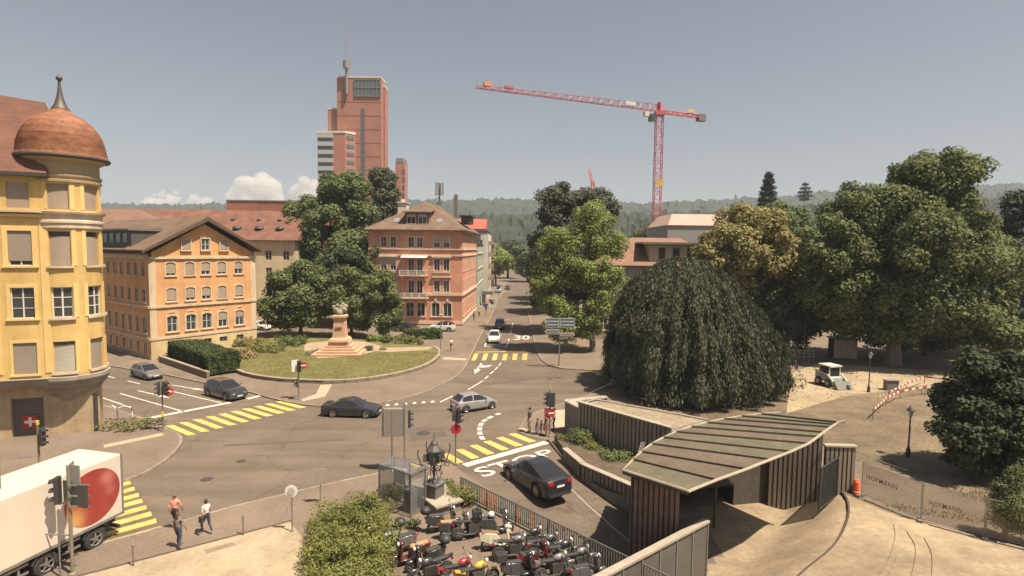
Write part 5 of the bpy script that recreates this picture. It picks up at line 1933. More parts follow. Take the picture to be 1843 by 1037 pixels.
for i in range(len(acc) - 1):
    a, b = acc[i], acc[i + 1]
    d = (b - a).normalized()
    nn = Vector((d.y, -d.x, 0))
    a2, b2 = a + d * .015, b - d * .015
    pr = random.uniform(.0, .03)
    hgt = .40 + random.uniform(-.01, .01)
    m_ = MB()
    q = [a2 + nn * (.14 + pr) - base, b2 + nn * (.14 + pr) - base, b2 - nn * .15 - base, a2 - nn * .15 - base]
    m_.hexa([(p.x, p.y, .06) for p in q] + [(p.x, p.y, hgt) for p in q])
    st_ = m_.build('stone', M_WSTONE, wl_)
    if i % 2 == 0 and i + 2 < len(acc):
        b3 = acc[i + 2] - d * .02
        m_ = MB()
        q = [a2 + nn * .2 - base, b3 + nn * .2 - base, b3 - nn * .2 - base, a2 - nn * .2 - base]
        m_.hexa([(p.x, p.y, .405) for p in q] + [(p.x, p.y, .5) for p in q])
        m_.build('cap_stone', M_CAP, wl_)
hw_ = thing('hedge_wall', 'low plastered wall with pale coping below the clipped hedge', 'wall', (-41.5, 65.8, 0))
a, b = Vector((0, 0)), Vector((-31.4, 57.7)) - Vector((-41.5, 65.8))
d = (b - a).normalized()
nn = Vector((d.y, -d.x))
for nm, z0_, z1_, w0, w1, m__ in (('wall_body', .05, .75, 0, .3, M_WSTONE), ('coping', .75, .84, -.05, .36, M_CAP)):
    m_ = MB()
    q = [a + nn * w1, b + nn * w1, b + nn * w0 * 1.0, a + nn * w0]
    m_.hexa([(p.x, p.y, z0_) for p in q] + [(p.x, p.y, z1_) for p in q])
    m_.build(nm, m__, hw_)
plz = Gs([(548, 632), (572, 645), (640, 642), (676, 632), (700, 634), (770, 630), (780, 624), (700, 626), (655, 615), (620, 612), (548, 618)], .42)
struct(poly_mesh('monument_plaza', [(p.x, p.y) for p in plz], [], .432, mat('plaza_paving', (.34, .255, .175), .9, var=.12, scale=.7)))
# grass blades along the lawn, uncounted
g = np.random.default_rng(111)
m = 26000
cs = G(610, 662, .42)
xs_, ys_ = g.uniform(-33, -8.5, m), g.uniform(54, 72, m)
inside = np.zeros(m, bool)
poly = [(p.x, p.y) for p in lawn_o + lawn_i]
for i in range(len(poly)):
    (xa, ya), (xb, yb_) = poly[i], poly[(i + 1) % len(poly)]
    c_ = ((ya > ys_) != (yb_ > ys_)) & (xs_ < (xb - xa) * (ys_ - ya) / (yb_ - ya + 1e-12) + xa)
    inside ^= c_
pp = plz
ins2 = np.zeros(m, bool)
poly2 = [(p.x, p.y) for p in plz]
for i in range(len(poly2)):
    (xa, ya), (xb, yb_) = poly2[i], poly2[(i + 1) % len(poly2)]
    ins2 ^= ((ya > ys_) != (yb_ > ys_)) & (xs_ < (xb - xa) * (ys_ - ya) / (yb_ - ya + 1e-12) + xa)
k = inside & ~ins2
P = np.stack([xs_[k], ys_[k], np.full(k.sum(), .45)], 1)
go = bpy.data.objects.new('grass', leaf_mesh('grass', P, g.normal(size=(k.sum(), 3)) * np.array([1, 1, .4]), .07, leafmat('leaf_grass', (0.192, 0.183, 0.067), (0.313, 0.280, 0.114)), long=np.tile([0, 0, 1.0], (k.sum(), 1)), asp=.25, rs=g))
COL.objects.link(go)
tag(go, 'short dry grass on the round lawn', 'grass', kind='stuff')


# ---- wooded hills on the horizon
def hills(name, Yf, Yc, prof, seed, material, dx=7.0, rows=26, bump=7.0):
    xs_ = np.arange(-2600, 2900, dx)
    vs, fs = [], []
    px = xs_ / Yc * F_PX + CX
    crest = np.array([np.interp(p, [q[0] for q in prof], [q[1] for q in prof]) for p in px])
    zc = CAM_H + (447 + .012 * (px - CX) - crest) / F_PX * Yc
    g_ = np.random.default_rng(seed)
    for j in range(rows + 1):
        t = j / rows
        Y = Yf + (Yc - Yf) * t if j < rows else Yc + 60
        sm = t * t * (3 - 2 * t) if j < rows else .8
        for i, x in enumerate(xs_):
            X = x * (Y / Yc) + g_.normal(scale=dx * .25)
            h_ = zc[i] * sm
            n1 = noise.noise((X * .045, Y * .045, seed)) * bump + noise.noise((X * .12, Y * .12, seed + 3)) * bump * .7
            vs.append((X, Y + g_.normal(scale=2), max(-1, h_ + (n1 + bump * .4 * g_.normal()) * min(1, t * 3))))
    n_ = len(xs_)
    for j in range(rows):
        for i in range(n_ - 1):
            a = j * n_ + i
            fs.append((a, a + 1, a + n_ + 1, a + n_))
    mb_ = MB()
    mb_.add(vs, fs)
    return struct(mb_.build(name, material))


M_FOREST = mat('forest_canopy', (.018, .025, .015), .95, col2=(.034, .042, .022), scale=.05, detail=6)
hills('hills', 900, 1500, [(-400, 372), (0, 366), (190, 370), (300, 372), (440, 368), (560, 370), (760, 364), (900, 362), (1090, 368), (1190, 368), (1290, 363), (1400, 357), (1480, 349), (1560, 345), (1700, 341), (1800, 335), (1900, 337), (2300, 330)], 5, M_FOREST)
hills('near_wooded_slope', 420, 640, [(-400, 402), (300, 398), (800, 392), (900, 388), (1000, 388), (1300, 384), (1400, 378), (1500, 370), (1700, 362), (1850, 356), (2300, 358)], 8, M_FOREST, 4.0, 20, 5.0)


# ---- cumulus clouds low over the left horizon
M_CLOUD = bpy.data.materials.new('cloud')
M_CLOUD.use_nodes = True
_cn = M_CLOUD.node_tree
for _n in list(_cn.nodes):
    if _n.type != 'OUTPUT_MATERIAL':
        _cn.nodes.remove(_n)
_cv = _cn.nodes.new('ShaderNodeVolumePrincipled')
_cv.inputs['Color'].default_value = (1.0, .95, .90, 1)
_cv.inputs['Density'].default_value = .008
_cv.inputs['Anisotropy'].default_value = 0.0
_cn.links.new(_cv.outputs[0], [n for n in _cn.nodes if n.type == 'OUTPUT_MATERIAL'][0].inputs['Volume'])


def cloud(label, px, py, w_px, h_px, seed):
    Y = 7000
    c = DP(px, py, Y)
    s = Y / F_PX
    g_ = random.Random(seed)
    t = thing('cumulus_cloud', label, 'cloud', c, 0, 'cumulus clouds over the horizon')
    bm = bmesh.new()
    for i in range(34):
        u = g_.uniform(-1, 1)
        top = (1 - u * u) ** .8
        z = g_.uniform(-.15, 1.0) * top * h_px * s * .8
        r_ = g_.uniform(.16, .34) * h_px * s * (1.1 - .5 * max(0, z / (h_px * s)))
        m4 = Matrix.Translation((u * w_px * s * .5, g_.uniform(-1, 1) * w_px * s * .18, z)) @ Matrix.Diagonal((r_ * 1.15, r_, r_ * .85, 1))
        bmesh.ops.create_icosphere(bm, subdivisions=3, radius=1, matrix=m4)
    for v in bm.verts:
        n_ = noise.fractal(v.co * (1 / (h_px * s * .22)), 1.0, 2.0, 4)
        v.co += v.normal * n_ * h_px * s * .07
    me = bpy.data.meshes.new('cloud_mass')
    bm.to_mesh(me)
    bm.free()
    me.materials.append(M_CLOUD)
    me.polygons.foreach_set('use_smooth', [True] * len(me.polygons))
    b_ = child('billows', me, t)
    rm_ = b_.modifiers.new('r', 'REMESH')
    rm_.mode = 'VOXEL'
    rm_.voxel_size = h_px * s * .035
    return t


cloud('towering white cumulus left of the large tree', 462, 362, 66, 60, 3)
cloud('flat white cumulus bank above the orange house', 320, 366, 110, 26, 4)
cloud('small cumulus peeping out beside the large tree', 556, 350, 50, 36, 6)
bush_at(1075, 815, 60, .9, 'leafy shrub in the raised bed behind the ramp parapet', L_SHRUB, 120, n=30, dens=500, size=.08)
bush_at(1110, 835, 60, .9, 'darker shrub in the raised bed next to the canopy', L_MID, 121, n=30, dens=500, size=.08)

# ---- loose stones and rubble on the building site and path, weeds along its edges (uncounted)
g = np.random.default_rng(301)
vs, fs = [], []
for _ in range(2600):
    if g.random() < .6:
        x, y = g.uniform(28, 52), g.uniform(52, 66)
    else:
        x, y = g.uniform(16, 38), g.uniform(36, 56)
    r_ = g.uniform(.02, .07) if g.random() < .93 else g.uniform(.08, .18)
    o_ = len(vs)
    a = g.uniform(0, 6.28)
    for k in range(5):
        vs.append((x + r_ * math.cos(a + k * 1.257) * g.uniform(.7, 1.3), y + r_ * math.sin(a + k * 1.257) * g.uniform(.7, 1.3), .11))
    vs.append((x + g.normal() * r_ * .3, y + g.normal() * r_ * .3, .115 + r_ * g.uniform(.5, 1.0)))
    fs += [(o_ + k, o_ + (k + 1) % 5, o_ + 5) for k in range(5)]
mb = MB()
mb.add(vs, fs)
tag(mb.build('gravel', mat('loose_stone', (.24, .19, .13), .95, var=.3, scale=3)), 'loose stones scattered over the building site', 'gravel', kind='stuff')
PP = []
for (x0_, y0_, x1_, y1_, n_, sp_) in ((13, 46, 20, 41, 900, .5), (26, 31.5, 34, 30, 700, .5), (-9.8, 27.2, -6.9, 22.0, 260, .12), (20.5, 30.0, 28, 27, 500, .35), (-2.7, 31.0, 3.4, 24.9, 420, .10)):
    t = g.uniform(0, 1, n_)
    PP.append(np.stack([x0_ + (x1_ - x0_) * t + g.normal(scale=sp_, size=n_), y0_ + (y1_ - y0_) * t + g.normal(scale=sp_, size=n_), .14 + g.uniform(0, .1, n_)], 1))
P = np.concatenate(PP)
wo = bpy.data.objects.new('weeds', leaf_mesh('weeds', P, g.normal(size=(len(P), 3)) * np.array([1, 1, .3]), .1, L_SHRUB, long=np.tile([0, 0, 1.0], (len(P), 1)), asp=.22, rs=g))
COL.objects.link(wo)
tag(wo, 'sparse weeds along the edges of path and fence', 'weeds', kind='stuff')

# ============================================================ vehicles
def paint(name, col, metal=0.2, rough=0.24):
    return mat(name, col, rough, metal=metal, coat=0.7, var=0.03, scale=2)


M_RIM = mat('alloy_rim', (.42, .41, .40), .35, metal=.8)
M_HEAD = mat('headlight_glass', (.75, .75, .72), .12, spec=.8)
M_TAIL = mat('tail_light', (.42, .015, .02), .2, spec=.7)
M_PLATE = mat('number_plate', (.70, .68, .64), .5)
M_TRIMB = mat('black_trim', (.036, .036, .037), .55)
M_CHROME = mat('chrome', (.6, .6, .6), .2, metal=.9)


def sstep(a, b, x):
    t = min(1, max(0, (x - a) / (b - a)))
    return t * t * (3 - 2 * t)


def wheel_meshes(r, w, rim_mat=None):
    t = MB()
    prof = [(r * .62, -w / 2), (r * .9, -w / 2), (r, -w * .32), (r, w * .32), (r * .9, w / 2), (r * .62, w / 2), (r * .6, 0), (r * .62, -w / 2)]
    n = 22
    for (ra, ya), (rb_, yb_) in zip(prof[:-1], prof[1:]):
        for j in range(n):
            a0_, a1_ = 2 * math.pi * j / n, 2 * math.pi * (j + 1) / n
            t.add([(ra * math.cos(a0_), ya, ra * math.sin(a0_)), (ra * math.cos(a1_), ya, ra * math.sin(a1_)), (rb_ * math.cos(a1_), yb_, rb_ * math.sin(a1_)), (rb_ * math.cos(a0_), yb_, rb_ * math.sin(a0_))], [(0, 1, 2, 3)])
    m = MB()
    for sgn in (-1, 1):
        y = sgn * w * .36
        for j in range(n):
            a0_, a1_ = 2 * math.pi * j / n, 2 * math.pi * (j + 1) / n
            P = lambda rr, aa, yy: (rr * math.cos(aa), yy, rr * math.sin(aa))
            m.add([P(r * .64, a0_, sgn * w * .48), P(r * .64, a1_, sgn * w * .48), P(r * .54, a1_, y), P(r * .54, a0_, y)], [(0, 1, 2, 3)])
        for k in range(5):
            a = 2 * math.pi * k / 5 + .3
            c, s_ = math.cos(a), math.sin(a)
            q = [(-.10 * r, 0), (.10 * r, 0), (.07 * r, .58 * r), (-.07 * r, .58 * r)]
            m.extrude([(c * v - s_ * u, y, s_ * v + c * u) for u, v in q], (0, sgn * .02, 0))
        m.disc((0, y + sgn * .01, 0), (0, sgn, 0), r * .16, .03, 10)
    return t.mesh('wheel', M_BLACK, True), m.mesh('rim', rim_mat or M_RIM), w


WHEELS = {}


def add_wheel(parent, x, y, z, r, w):
    k = (round(r, 2), round(w, 2))
    if k not in WHEELS:
        WHEELS[k] = wheel_meshes(r, w)
    o = child('wheel', WHEELS[k][0], parent, (x, y, z))
    child('rim', WHEELS[k][1], o)
    return o


CAR = dict(
    sedan=dict(L=4.75, W=1.84, H=1.43, wb=2.75, r=.33, top=[(-2.38, .78), (-2.30, .98), (-1.6, 1.0), (-.9, .97), (.75, .94), (1.1, .92), (1.9, .80), (2.25, .66), (2.38, .48)], g=(-1.75, -.85, .30, 1.15), win=[(-1.2, -.35), (-.27, .75)]),
    hatch=dict(L=3.98, W=1.74, H=1.47, wb=2.54, r=.31, top=[(-1.99, .70), (-1.93, .95), (-1.2, 1.0), (.2, .95), (.95, .92), (1.5, .82), (1.85, .66), (1.99, .46)], g=(-1.88, -1.35, .15, 1.15), win=[(-1.45, -.55), (-.45, .78)]),
    suv=dict(L=4.5, W=1.86, H=1.63, wb=2.68, r=.36, top=[(-2.25, .80), (-2.18, 1.06), (-1.2, 1.10), (.3, 1.06), (.95, 1.04), (1.7, .98), (2.1, .80), (2.25, .52)], g=(-2.1, -1.65, .2, 1.15), win=[(-1.75, -1.2), (-1.1, -.3), (-.2, .8)]),
    coupe=dict(L=4.9, W=1.98, H=1.69, wb=2.93, r=.40, top=[(-2.45, .85), (-2.38, 1.16), (-1.9, 1.18), (-.9, 1.12), (.6, 1.08), (1.1, 1.06), (1.85, .98), (2.3, .80), (2.45, .55)], g=(-2.15, -.70, .25, 1.2), win=[(-1.55, -.45), (-.35, .8)]),
    mpv=dict(L=4.6, W=1.83, H=1.66, wb=2.78, r=.33, top=[(-2.3, .8), (-2.22, 1.05), (-1.2, 1.08), (.5, 1.04), (1.1, 1.0), (1.75, .88), (2.15, .70), (2.3, .48)], g=(-2.18, -1.8, .35, 1.5), win=[(-1.85, -1.2), (-1.1, -.2), (-.1, .95)]),
)


def car(name, label, loc, rz, kind, pm, roof_mat=None, group=None, tilt=0.0, cat='car'):
    K = CAR[kind]
    L, W_, H_, r = K['L'], K['W'], K['H'], K['r']
    t = thing(name, label, cat, loc, rz, group)
    t.rotation_euler = (0, tilt, rz)
    axf, axr = K['wb'] / 2 + .06, -K['wb'] / 2 + .06
    tx_, tz_ = [p[0] for p in K['top']], [p[1] for p in K['top']]
    ztop = lambda x: float(np.interp(x, tx_, tz_))
    hwid = lambda x: W_ / 2 * (1 - .10 * abs(x / (L / 2)) ** 3.2 - .10 * max(0, (abs(x) / (L / 2) - .9) / .1) ** 2)
    body, side = MB(), {'L': MB(), 'R': MB()}
    ws, rw, roof = MB(), MB(), MB()
    xs_ = list(np.linspace(-L / 2, L / 2, 84))
    secs = []
    for x in xs_:
        zb_ = .20 + .10 * max(0, (abs(x) / (L / 2) - .86) / .14)
        for ax in (axf, axr):
            R_ = r * 1.17
            if abs(x - ax) < R_:
                zb_ = max(zb_, r + math.sqrt(R_ * R_ - (x - ax) ** 2) * .98)
        w, zt = hwid(x), ztop(x)
        zm = max(zb_ + .03, min(.62, zt - .15))
        half = [(w * .80, zb_), (w * .965, zb_ + .025), (w, zm), (w * .985, max(zm + .02, zt - .13)), (w * .925, zt - .02), (w * .55, zt + .012)]
        secs.append([(x, y, z) for y, z in half] + [(x, 0, zt + .022)] + [(x, -y, z) for y, z in half[::-1]])
    m = len(secs[0])
    for i in range(len(xs_) - 1):
        for j in range(m - 1):
            body.add([secs[i][j], secs[i + 1][j], secs[i + 1][j + 1], secs[i][j + 1]], [(0, 1, 2, 3)])
    body.add(secs[0], [tuple(range(m))])
    body.add(secs[-1], [tuple(range(m - 1, -1, -1))])
    gx0, gr, gf, gx1 = K['g']
    belt = ztop(-.3)
    zr = lambda x: float(np.interp(x, [gx0, gr - .0, gr + .45, (gr + gf) / 2 + .1, gf, gx1], [ztop(gx0) - .02, H_ - .09, H_ - .02, H_, H_ - .05, ztop(gx1) - .02]))
    gs = list(np.linspace(gx0, gx1, 60))
    gsec = []
    for x in gs:
        w, z_, zb_ = hwid(x), zr(x), ztop(x) - .03
        f = max(0, (z_ - zb_) / (H_ - belt))
        wb_, wt = w * .915, w * (.915 - .205 * min(1, f))
        half = [(wb_, zb_), (wt + .012, max(zb_ + .004, z_ - .045)), (wt - .07, z_ - .004)]
        gsec.append([(x, y, z) for y, z in half] + [(x, 0, z_ + .018)] + [(x, -y, z) for y, z in half[::-1]])
    for i in range(len(gs) - 1):
        xm = (gs[i] + gs[i + 1]) / 2
        inw = any(a < xm < b for a, b in K['win']) and zr(xm) - ztop(xm) > .1
        for j in range(6):
            q = [gsec[i][j], gsec[i + 1][j], gsec[i + 1][j + 1], gsec[i][j + 1]]
            if j in (0, 5):
                tgt = side['L' if j == 0 else 'R'] if inw else body
            elif j in (1, 4):
                tgt = roof
            else:
                tgt = ws if xm > gf + .03 else (rw if xm < gr + .08 and xm > gx0 + .06 else roof)
            tgt.add(q, [(0, 1, 2, 3)])
    b_ = body.build('body', pm, t, smooth=True, ang=50)
    roof.build('roof', roof_mat or pm, t, smooth=True, ang=50)
    ws.build('windshield', M_GLASS, t, smooth=True)
    rw.build('rear_window', M_GLASS, t, smooth=True)
    for s_ in ('L', 'R'):
        side[s_].build('side_window', M_GLASS, t, smooth=True)
    # underside, bumpers, lamps, grille, plates, mirrors, handles
    u = MB()
    u.box(-L / 2 + .25, -W_ * .38, .16, L / 2 - .25, W_ * .38, .55)
    u.build('underbody', M_TRIMB, t)
    for sg in (-1, 1):
        w1 = hwid(L / 2 - .2)
        z1 = ztop(L / 2 - .22) - .06
        h = MB()
        h.hexa([(L / 2 - .42, sg * w1 * 1.005, z1 - .1), (L / 2 - .10, sg * w1 * .93, z1 - .14), (L / 2 - .045, sg * w1 * .58, z1 - .13), (L / 2 - .3, sg * w1 * .6, z1 - .1),
                (L / 2 - .46, sg * w1 * 1.0, z1 + .02), (L / 2 - .17, sg * w1 * .90, z1 - .02), (L / 2 - .13, sg * w1 * .58, z1 - .02), (L / 2 - .35, sg * w1 * .6, z1 + .0)])
        h.build('headlight', M_HEAD, t)
        w2 = hwid(-L / 2 + .15)
        z2 = ztop(-L / 2 + .1) - .16
        h = MB()
        h.hexa([(-L / 2 - .012, sg * w2 * .55, z2 - .08), (-L / 2 - .012, sg * w2 * .88, z2 - .08), (-L / 2 + .30, sg * w2 * 1.015, z2 - .06), (-L / 2 + .2, sg * w2 * .5, z2 - .06),
                (-L / 2 + .0, sg * w2 * .55, z2 + .08), (-L / 2 + .0, sg * w2 * .88, z2 + .09), (-L / 2 + .32, sg * w2 * 1.01, z2 + .09), (-L / 2 + .22, sg * w2 * .5, z2 + .09)])
        h.build('tail_light', M_TAIL, t)
        h = MB()
        h.ball((gx1 - .38, sg * (hwid(gx1 - .4) + .10), belt + .06), .1, 10, 6, (.75, 1.1, .7))
        h.build('mirror', pm, t, smooth=True)
        for a, bq in K['win'][-2:]:
            h = MB()
            h.box(a + .12, sg * (hwid(a) + .0) - .02, belt - .17, a + .30, sg * (hwid(a) + .0) + .02, belt - .135)
            h.build('door_handle', M_TRIMB if pm.name != 'paint_white' else pm, t)
        h = MB()
        h.box(axr + r * 1.2, sg * (W_ / 2 - .045) - .03, .19, axf - r * 1.2, sg * (W_ / 2 - .045) + .03, .30)
        h.build('sill_trim', M_TRIMB, t)
    gl = MB()
    zf = ztop(L / 2 - .05)
    gl.box(L / 2 - .06, -.42, zf - .19, L / 2 + .006, .42, zf - .06)
    gl.build('grille', M_TRIMB, t)
    gl = MB()
    gl.box(L / 2 - .08, -.62, .24, L / 2 + .004, .62, .36)
    gl.build('air_intake', M_TRIMB, t)
    gl = MB()
    gl.box(-L / 2 - .008, -.72, .24, -L / 2 + .15, .72, .42)
    gl.build('rear_bumper_trim', M_TRIMB, t)
    for x, z in ((L / 2 + .012, .44), (-L / 2 - .018, .62 if kind != 'coupe' else .80)):
        p = MB()
        p.box(x - .01, -.26, z - .055, x + .01, .26, z + .055)
        p.build('number_plate', M_PLATE, t)
    for ax in (axf, axr):
        for sg in (-1, 1):
            add_wheel(t, ax, sg * (W_ / 2 - .12), r, r, .22)
    return t


def by_wheels(rear, front, side, kind, z=0.0):
    """place a car from the ground contacts of its two visible wheels"""
    a, b = G(*rear, z), G(*front, z)
    d = (b - a)
    rz = math.atan2(d.y, d.x)
    d.normalize()
    n_ = Vector((-d.y, d.x, 0))
    c = (a + b) / 2 + (n_ if side == 'R' else -n_) * (CAR[kind]['W'] / 2 - .12) - d * .06
    c.z = z
    return c, rz


c, rz = by_wheels((597, 751), (661, 753), 'R', 'sedan')
car('black_sedan', 'black sedan turning across the middle of the junction', c, rz, 'sedan', paint('paint_black', (.036, .037, .041)))
c, rz = by_wheels((834, 744), (889, 735), 'R', 'hatch')
car('silver_hatchback', 'silver hatchback in the junction beyond the stop sign', c, rz, 'hatch', paint('paint_silver', (.46, .45, .45), .55, .3))
c, rz = by_wheels((376, 714), (407, 722), 'R', 'suv')
car('dark_estate_car', 'dark blue-black car waiting at the stop line in the left street', c, rz, 'suv', paint('paint_midnight', (.042, .045, .054)))
c, rz = by_wheels((240, 679), (262, 685), 'R', 'hatch')
car('grey_hatchback', 'grey hatchback queuing farther back in the left street', c, rz, 'hatch', paint('paint_grey', (.21, .205, .20), .4))
c = Vector((1.55, 32.6, -.05))
rzb = math.atan2(.83, -.53)
car('black_coupe', 'large black coupe with red tail lights on the ramp at the STOP lettering', (c.x, c.y, zbasin(c.x, c.y) - .01), rzb, 'coupe', paint('paint_gloss_black', (.032, .032, .035)), tilt=.03)
car('white_suv', 'white car facing the camera in the parking bay of the far street', (-2.55, 83.6, 0), R(-90), 'suv', paint('paint_white', (.62, .60, .56), 0, .35))
car('dark_van', 'dark people carrier parked just behind the white car', (-2.05, 97.8, 0), R(-91), 'mpv', MATS['paint_midnight'])
car('white_crossover', 'white crossover with dark roof parked side-on below the salmon house', (-11.6, 92.8, .11), R(178), 'suv', MATS['paint_white'], roof_mat=MATS['paint_black'])
car('dark_parked_car', 'dark car parked left of the white crossover under the tree', (-17.2, 92.0, .11), R(-8), 'hatch', MATS['paint_black'])
car('white_parked_car', 'white car half hidden under the tree beside the orange house', (-41.8, 92, .11), R(-20), 'sedan', MATS['paint_white'])
car('far_car', 'dark car driving far down the street', (-1.6, 190, 0), R(90), 'hatch', MATS['paint_midnight'])
car('far_van', 'pale van parked far down the street before the white house', (-4.4, 176, .11), R(90), 'mpv', MATS['paint_silver'])

# ------------------------------------------------------------ refrigerated lorry
hd = math.atan2(-.965, -.24)
Rn = G(218, 817, 4.0)
dirv = Vector((math.cos(hd), math.sin(hd), 0))
lft = Vector((-dirv.y, dirv.x, 0))
org = Rn - lft * 1.275
lo = thing('lorry', 'white box lorry with a large red apple on its side, cut off at the left', 'lorry', (org.x, org.y, 0), hd)
M_LORRY = mat('lorry_white', (.60, .535, .455), .45, var=.03, scale=1.5)
mb = MB()
mb.box(0, -1.275, 1.15, 12.0, 1.275, 4.0)
mb.build('cargo_box', M_LORRY, lo, bevel=.03)
mb = MB()
for y in (-1.28, 1.28):
    mb.box(-.02, y - .03, 1.1, .06, y + .03, 4.02)
    mb.box(0, y - .03, 1.08, 12, y + .03, 1.2)
mb.build('edge_trim', M_STEEL, lo)
mb = MB()
mb.box(-.05, -1.25, 1.2, -.005, -.02, 3.95)
mb.box(-.05, .02, 1.2, -.005, 1.25, 3.95)
mb.build('rear_doors', M_LORRY, lo)
# apple print
am = bpy.data.materials.new('apple_print')
am.use_nodes = True
nt = am.node_tree
bs = nt.nodes['Principled BSDF']
bs.inputs['Roughness'].default_value = .5
tc = nt.nodes.new('ShaderNodeTexCoord')
sp = nt.nodes.new('ShaderNodeSeparateXYZ')
nt.links.new(tc.outputs['Object'], sp.inputs[0])


def spot(px_, pz_, rad):
    v = nt.nodes.new('ShaderNodeVectorMath')
    v.operation = 'DISTANCE'
    v.inputs[1].default_value = (px_, 1.29, pz_)
    nt.links.new(tc.outputs['Object'], v.inputs[0])
    m = nt.nodes.new('ShaderNodeMapRange')
    m.interpolation_type = 'SMOOTHSTEP'
    m.inputs['From Min'].default_value = rad
    m.inputs['From Max'].default_value = rad * .1
    nt.links.new(v.outputs['Value'], m.inputs['Value'])
    return m.outputs['Result']


prev = None
nzt = nt.nodes.new('ShaderNodeTexNoise')
nzt.inputs['Scale'].default_value = 2.0
nzt.inputs['Detail'].default_value = 5
nt.links.new(tc.outputs['Object'], nzt.inputs['Vector'])
rp = nt.nodes.new('ShaderNodeValToRGB')
rp.color_ramp.elements[0].color = (.22, .030, .026, 1)
rp.color_ramp.elements[1].color = (.36, .060, .045, 1)
nt.links.new(nzt.outputs['Fac'], rp.inputs['Fac'])
prev = rp.outputs['Color']
for (x, z, r_, colr, k) in ((2.45, 1.75, .9, (.62, .36, .12, 1), .8), (.75, 3.15, .55, (.55, .22, .19, 1), .55), (.62, 2.55, .4, (.5, .2, .17, 1), .4), (2.05, 2.75, .55, (.20, .13, .05, 1), .5)):
    mx = nt.nodes.new('ShaderNodeMix')
    mx.data_type = 'RGBA'
    sc = nt.nodes.new('ShaderNodeMath')
    sc.operation = 'MULTIPLY'
    sc.inputs[1].default_value = k
    nt.links.new(spot(x, z, r_), sc.inputs[0])
    nt.links.new(sc.outputs[0], mx.inputs['Factor'])
    nt.links.new(prev, mx.inputs['A'])
    mx.inputs['B'].default_value = colr
    prev = mx.outputs['Result']
nt.links.new(prev, bs.inputs['Base Color'])
mb = MB()
ring = []
for i in range(40):
    a = 2 * math.pi * i / 40
    rr_ = 1.27 * (1 + .035 * math.cos(2 * a + .6) - .05 * max(0, math.cos(a)) ** 8)
    ring.append((1.47 + rr_ * 1.02 * math.cos(a), 1.277, 2.52 + rr_ * math.sin(a)))
mb.extrude(ring, (0, .008, 0))
apple = mb.build('apple_print', am, lo)
mb = MB()
mb.box(2.2, 1.287, 2.83, 2.95, 1.292, 2.89)
mb.box(2.0, 1.2875, 2.74, 2.3, 1.2925, 2.86)
mb.build('stalk', mat('stalk_brown', (.10, .075, .045), .7), apple)
mb = MB()
mb.box(.2, -1.0, .75, 12, -.75, 1.1)
mb.box(.2, .75, .75, 12, 1.0, 1.1)
mb.box(.3, -1.0, .8, .55, 1.0, 1.05)
mb.build('chassis', M_DARK, lo)
for x0_, x1_ in ((2.05, 2.85), (4.2, 6.8)):
    for z in (.50, .85):
        mb = MB()
        mb.box(x0_, 1.16, z, x1_, 1.2, z + .1)
        mb.build('side_rail', M_STEEL, lo)
    mb = MB()
    mb.box(x0_ + .3, 1.1, .45, x0_ + .38, 1.16, 1.1)
    mb.box(x1_ - .38, 1.1, .45, x1_ - .3, 1.16, 1.1)
    mb.build('rail_bracket', M_STEEL, lo)
for x in (1.35, 3.5):
    for sg in (-1, 1):
        add_wheel(lo, x, sg * 1.08, .5, .5, .3)
    for sg in (-1, 1):
        mb = MB()
        for i in range(8):
            a0_, a1_ = math.pi * (.12 + .76 * i / 8), math.pi * (.12 + .76 * (i + 1) / 8)
            q = [(x + .62 * math.cos(a0_), .5 + .62 * math.sin(a0_)), (x + .62 * math.cos(a1_), .5 + .62 * math.sin(a1_)), (x + .65 * math.cos(a1_), .5 + .65 * math.sin(a1_)), (x + .65 * math.cos(a0_), .5 + .65 * math.sin(a0_))]
            mb.extrude([(u, sg * 1.08 - .2, v) for u, v in q], (0, .4, 0))
        mb.build('mudguard', M_DARK, lo)
mb = MB()
mb.box(.12, -1.2, .45, .22, 1.2, .6)
mb.box(.2, .7, .5, .35, .8, .9)
mb.box(.2, -.8, .5, .35, -.7, .9)
mb.build('underrun_bar', M_DARK, lo)
mb = MB()
mb.box(12.3, -1.22, .5, 14.4, 1.22, 3.4)
mb.build('cab', M_LORRY, lo, bevel=.15, segs=3)
for sg in (-1, 1):
    add_wheel(lo, 13.0, sg * 1.05, .5, .5, .3)


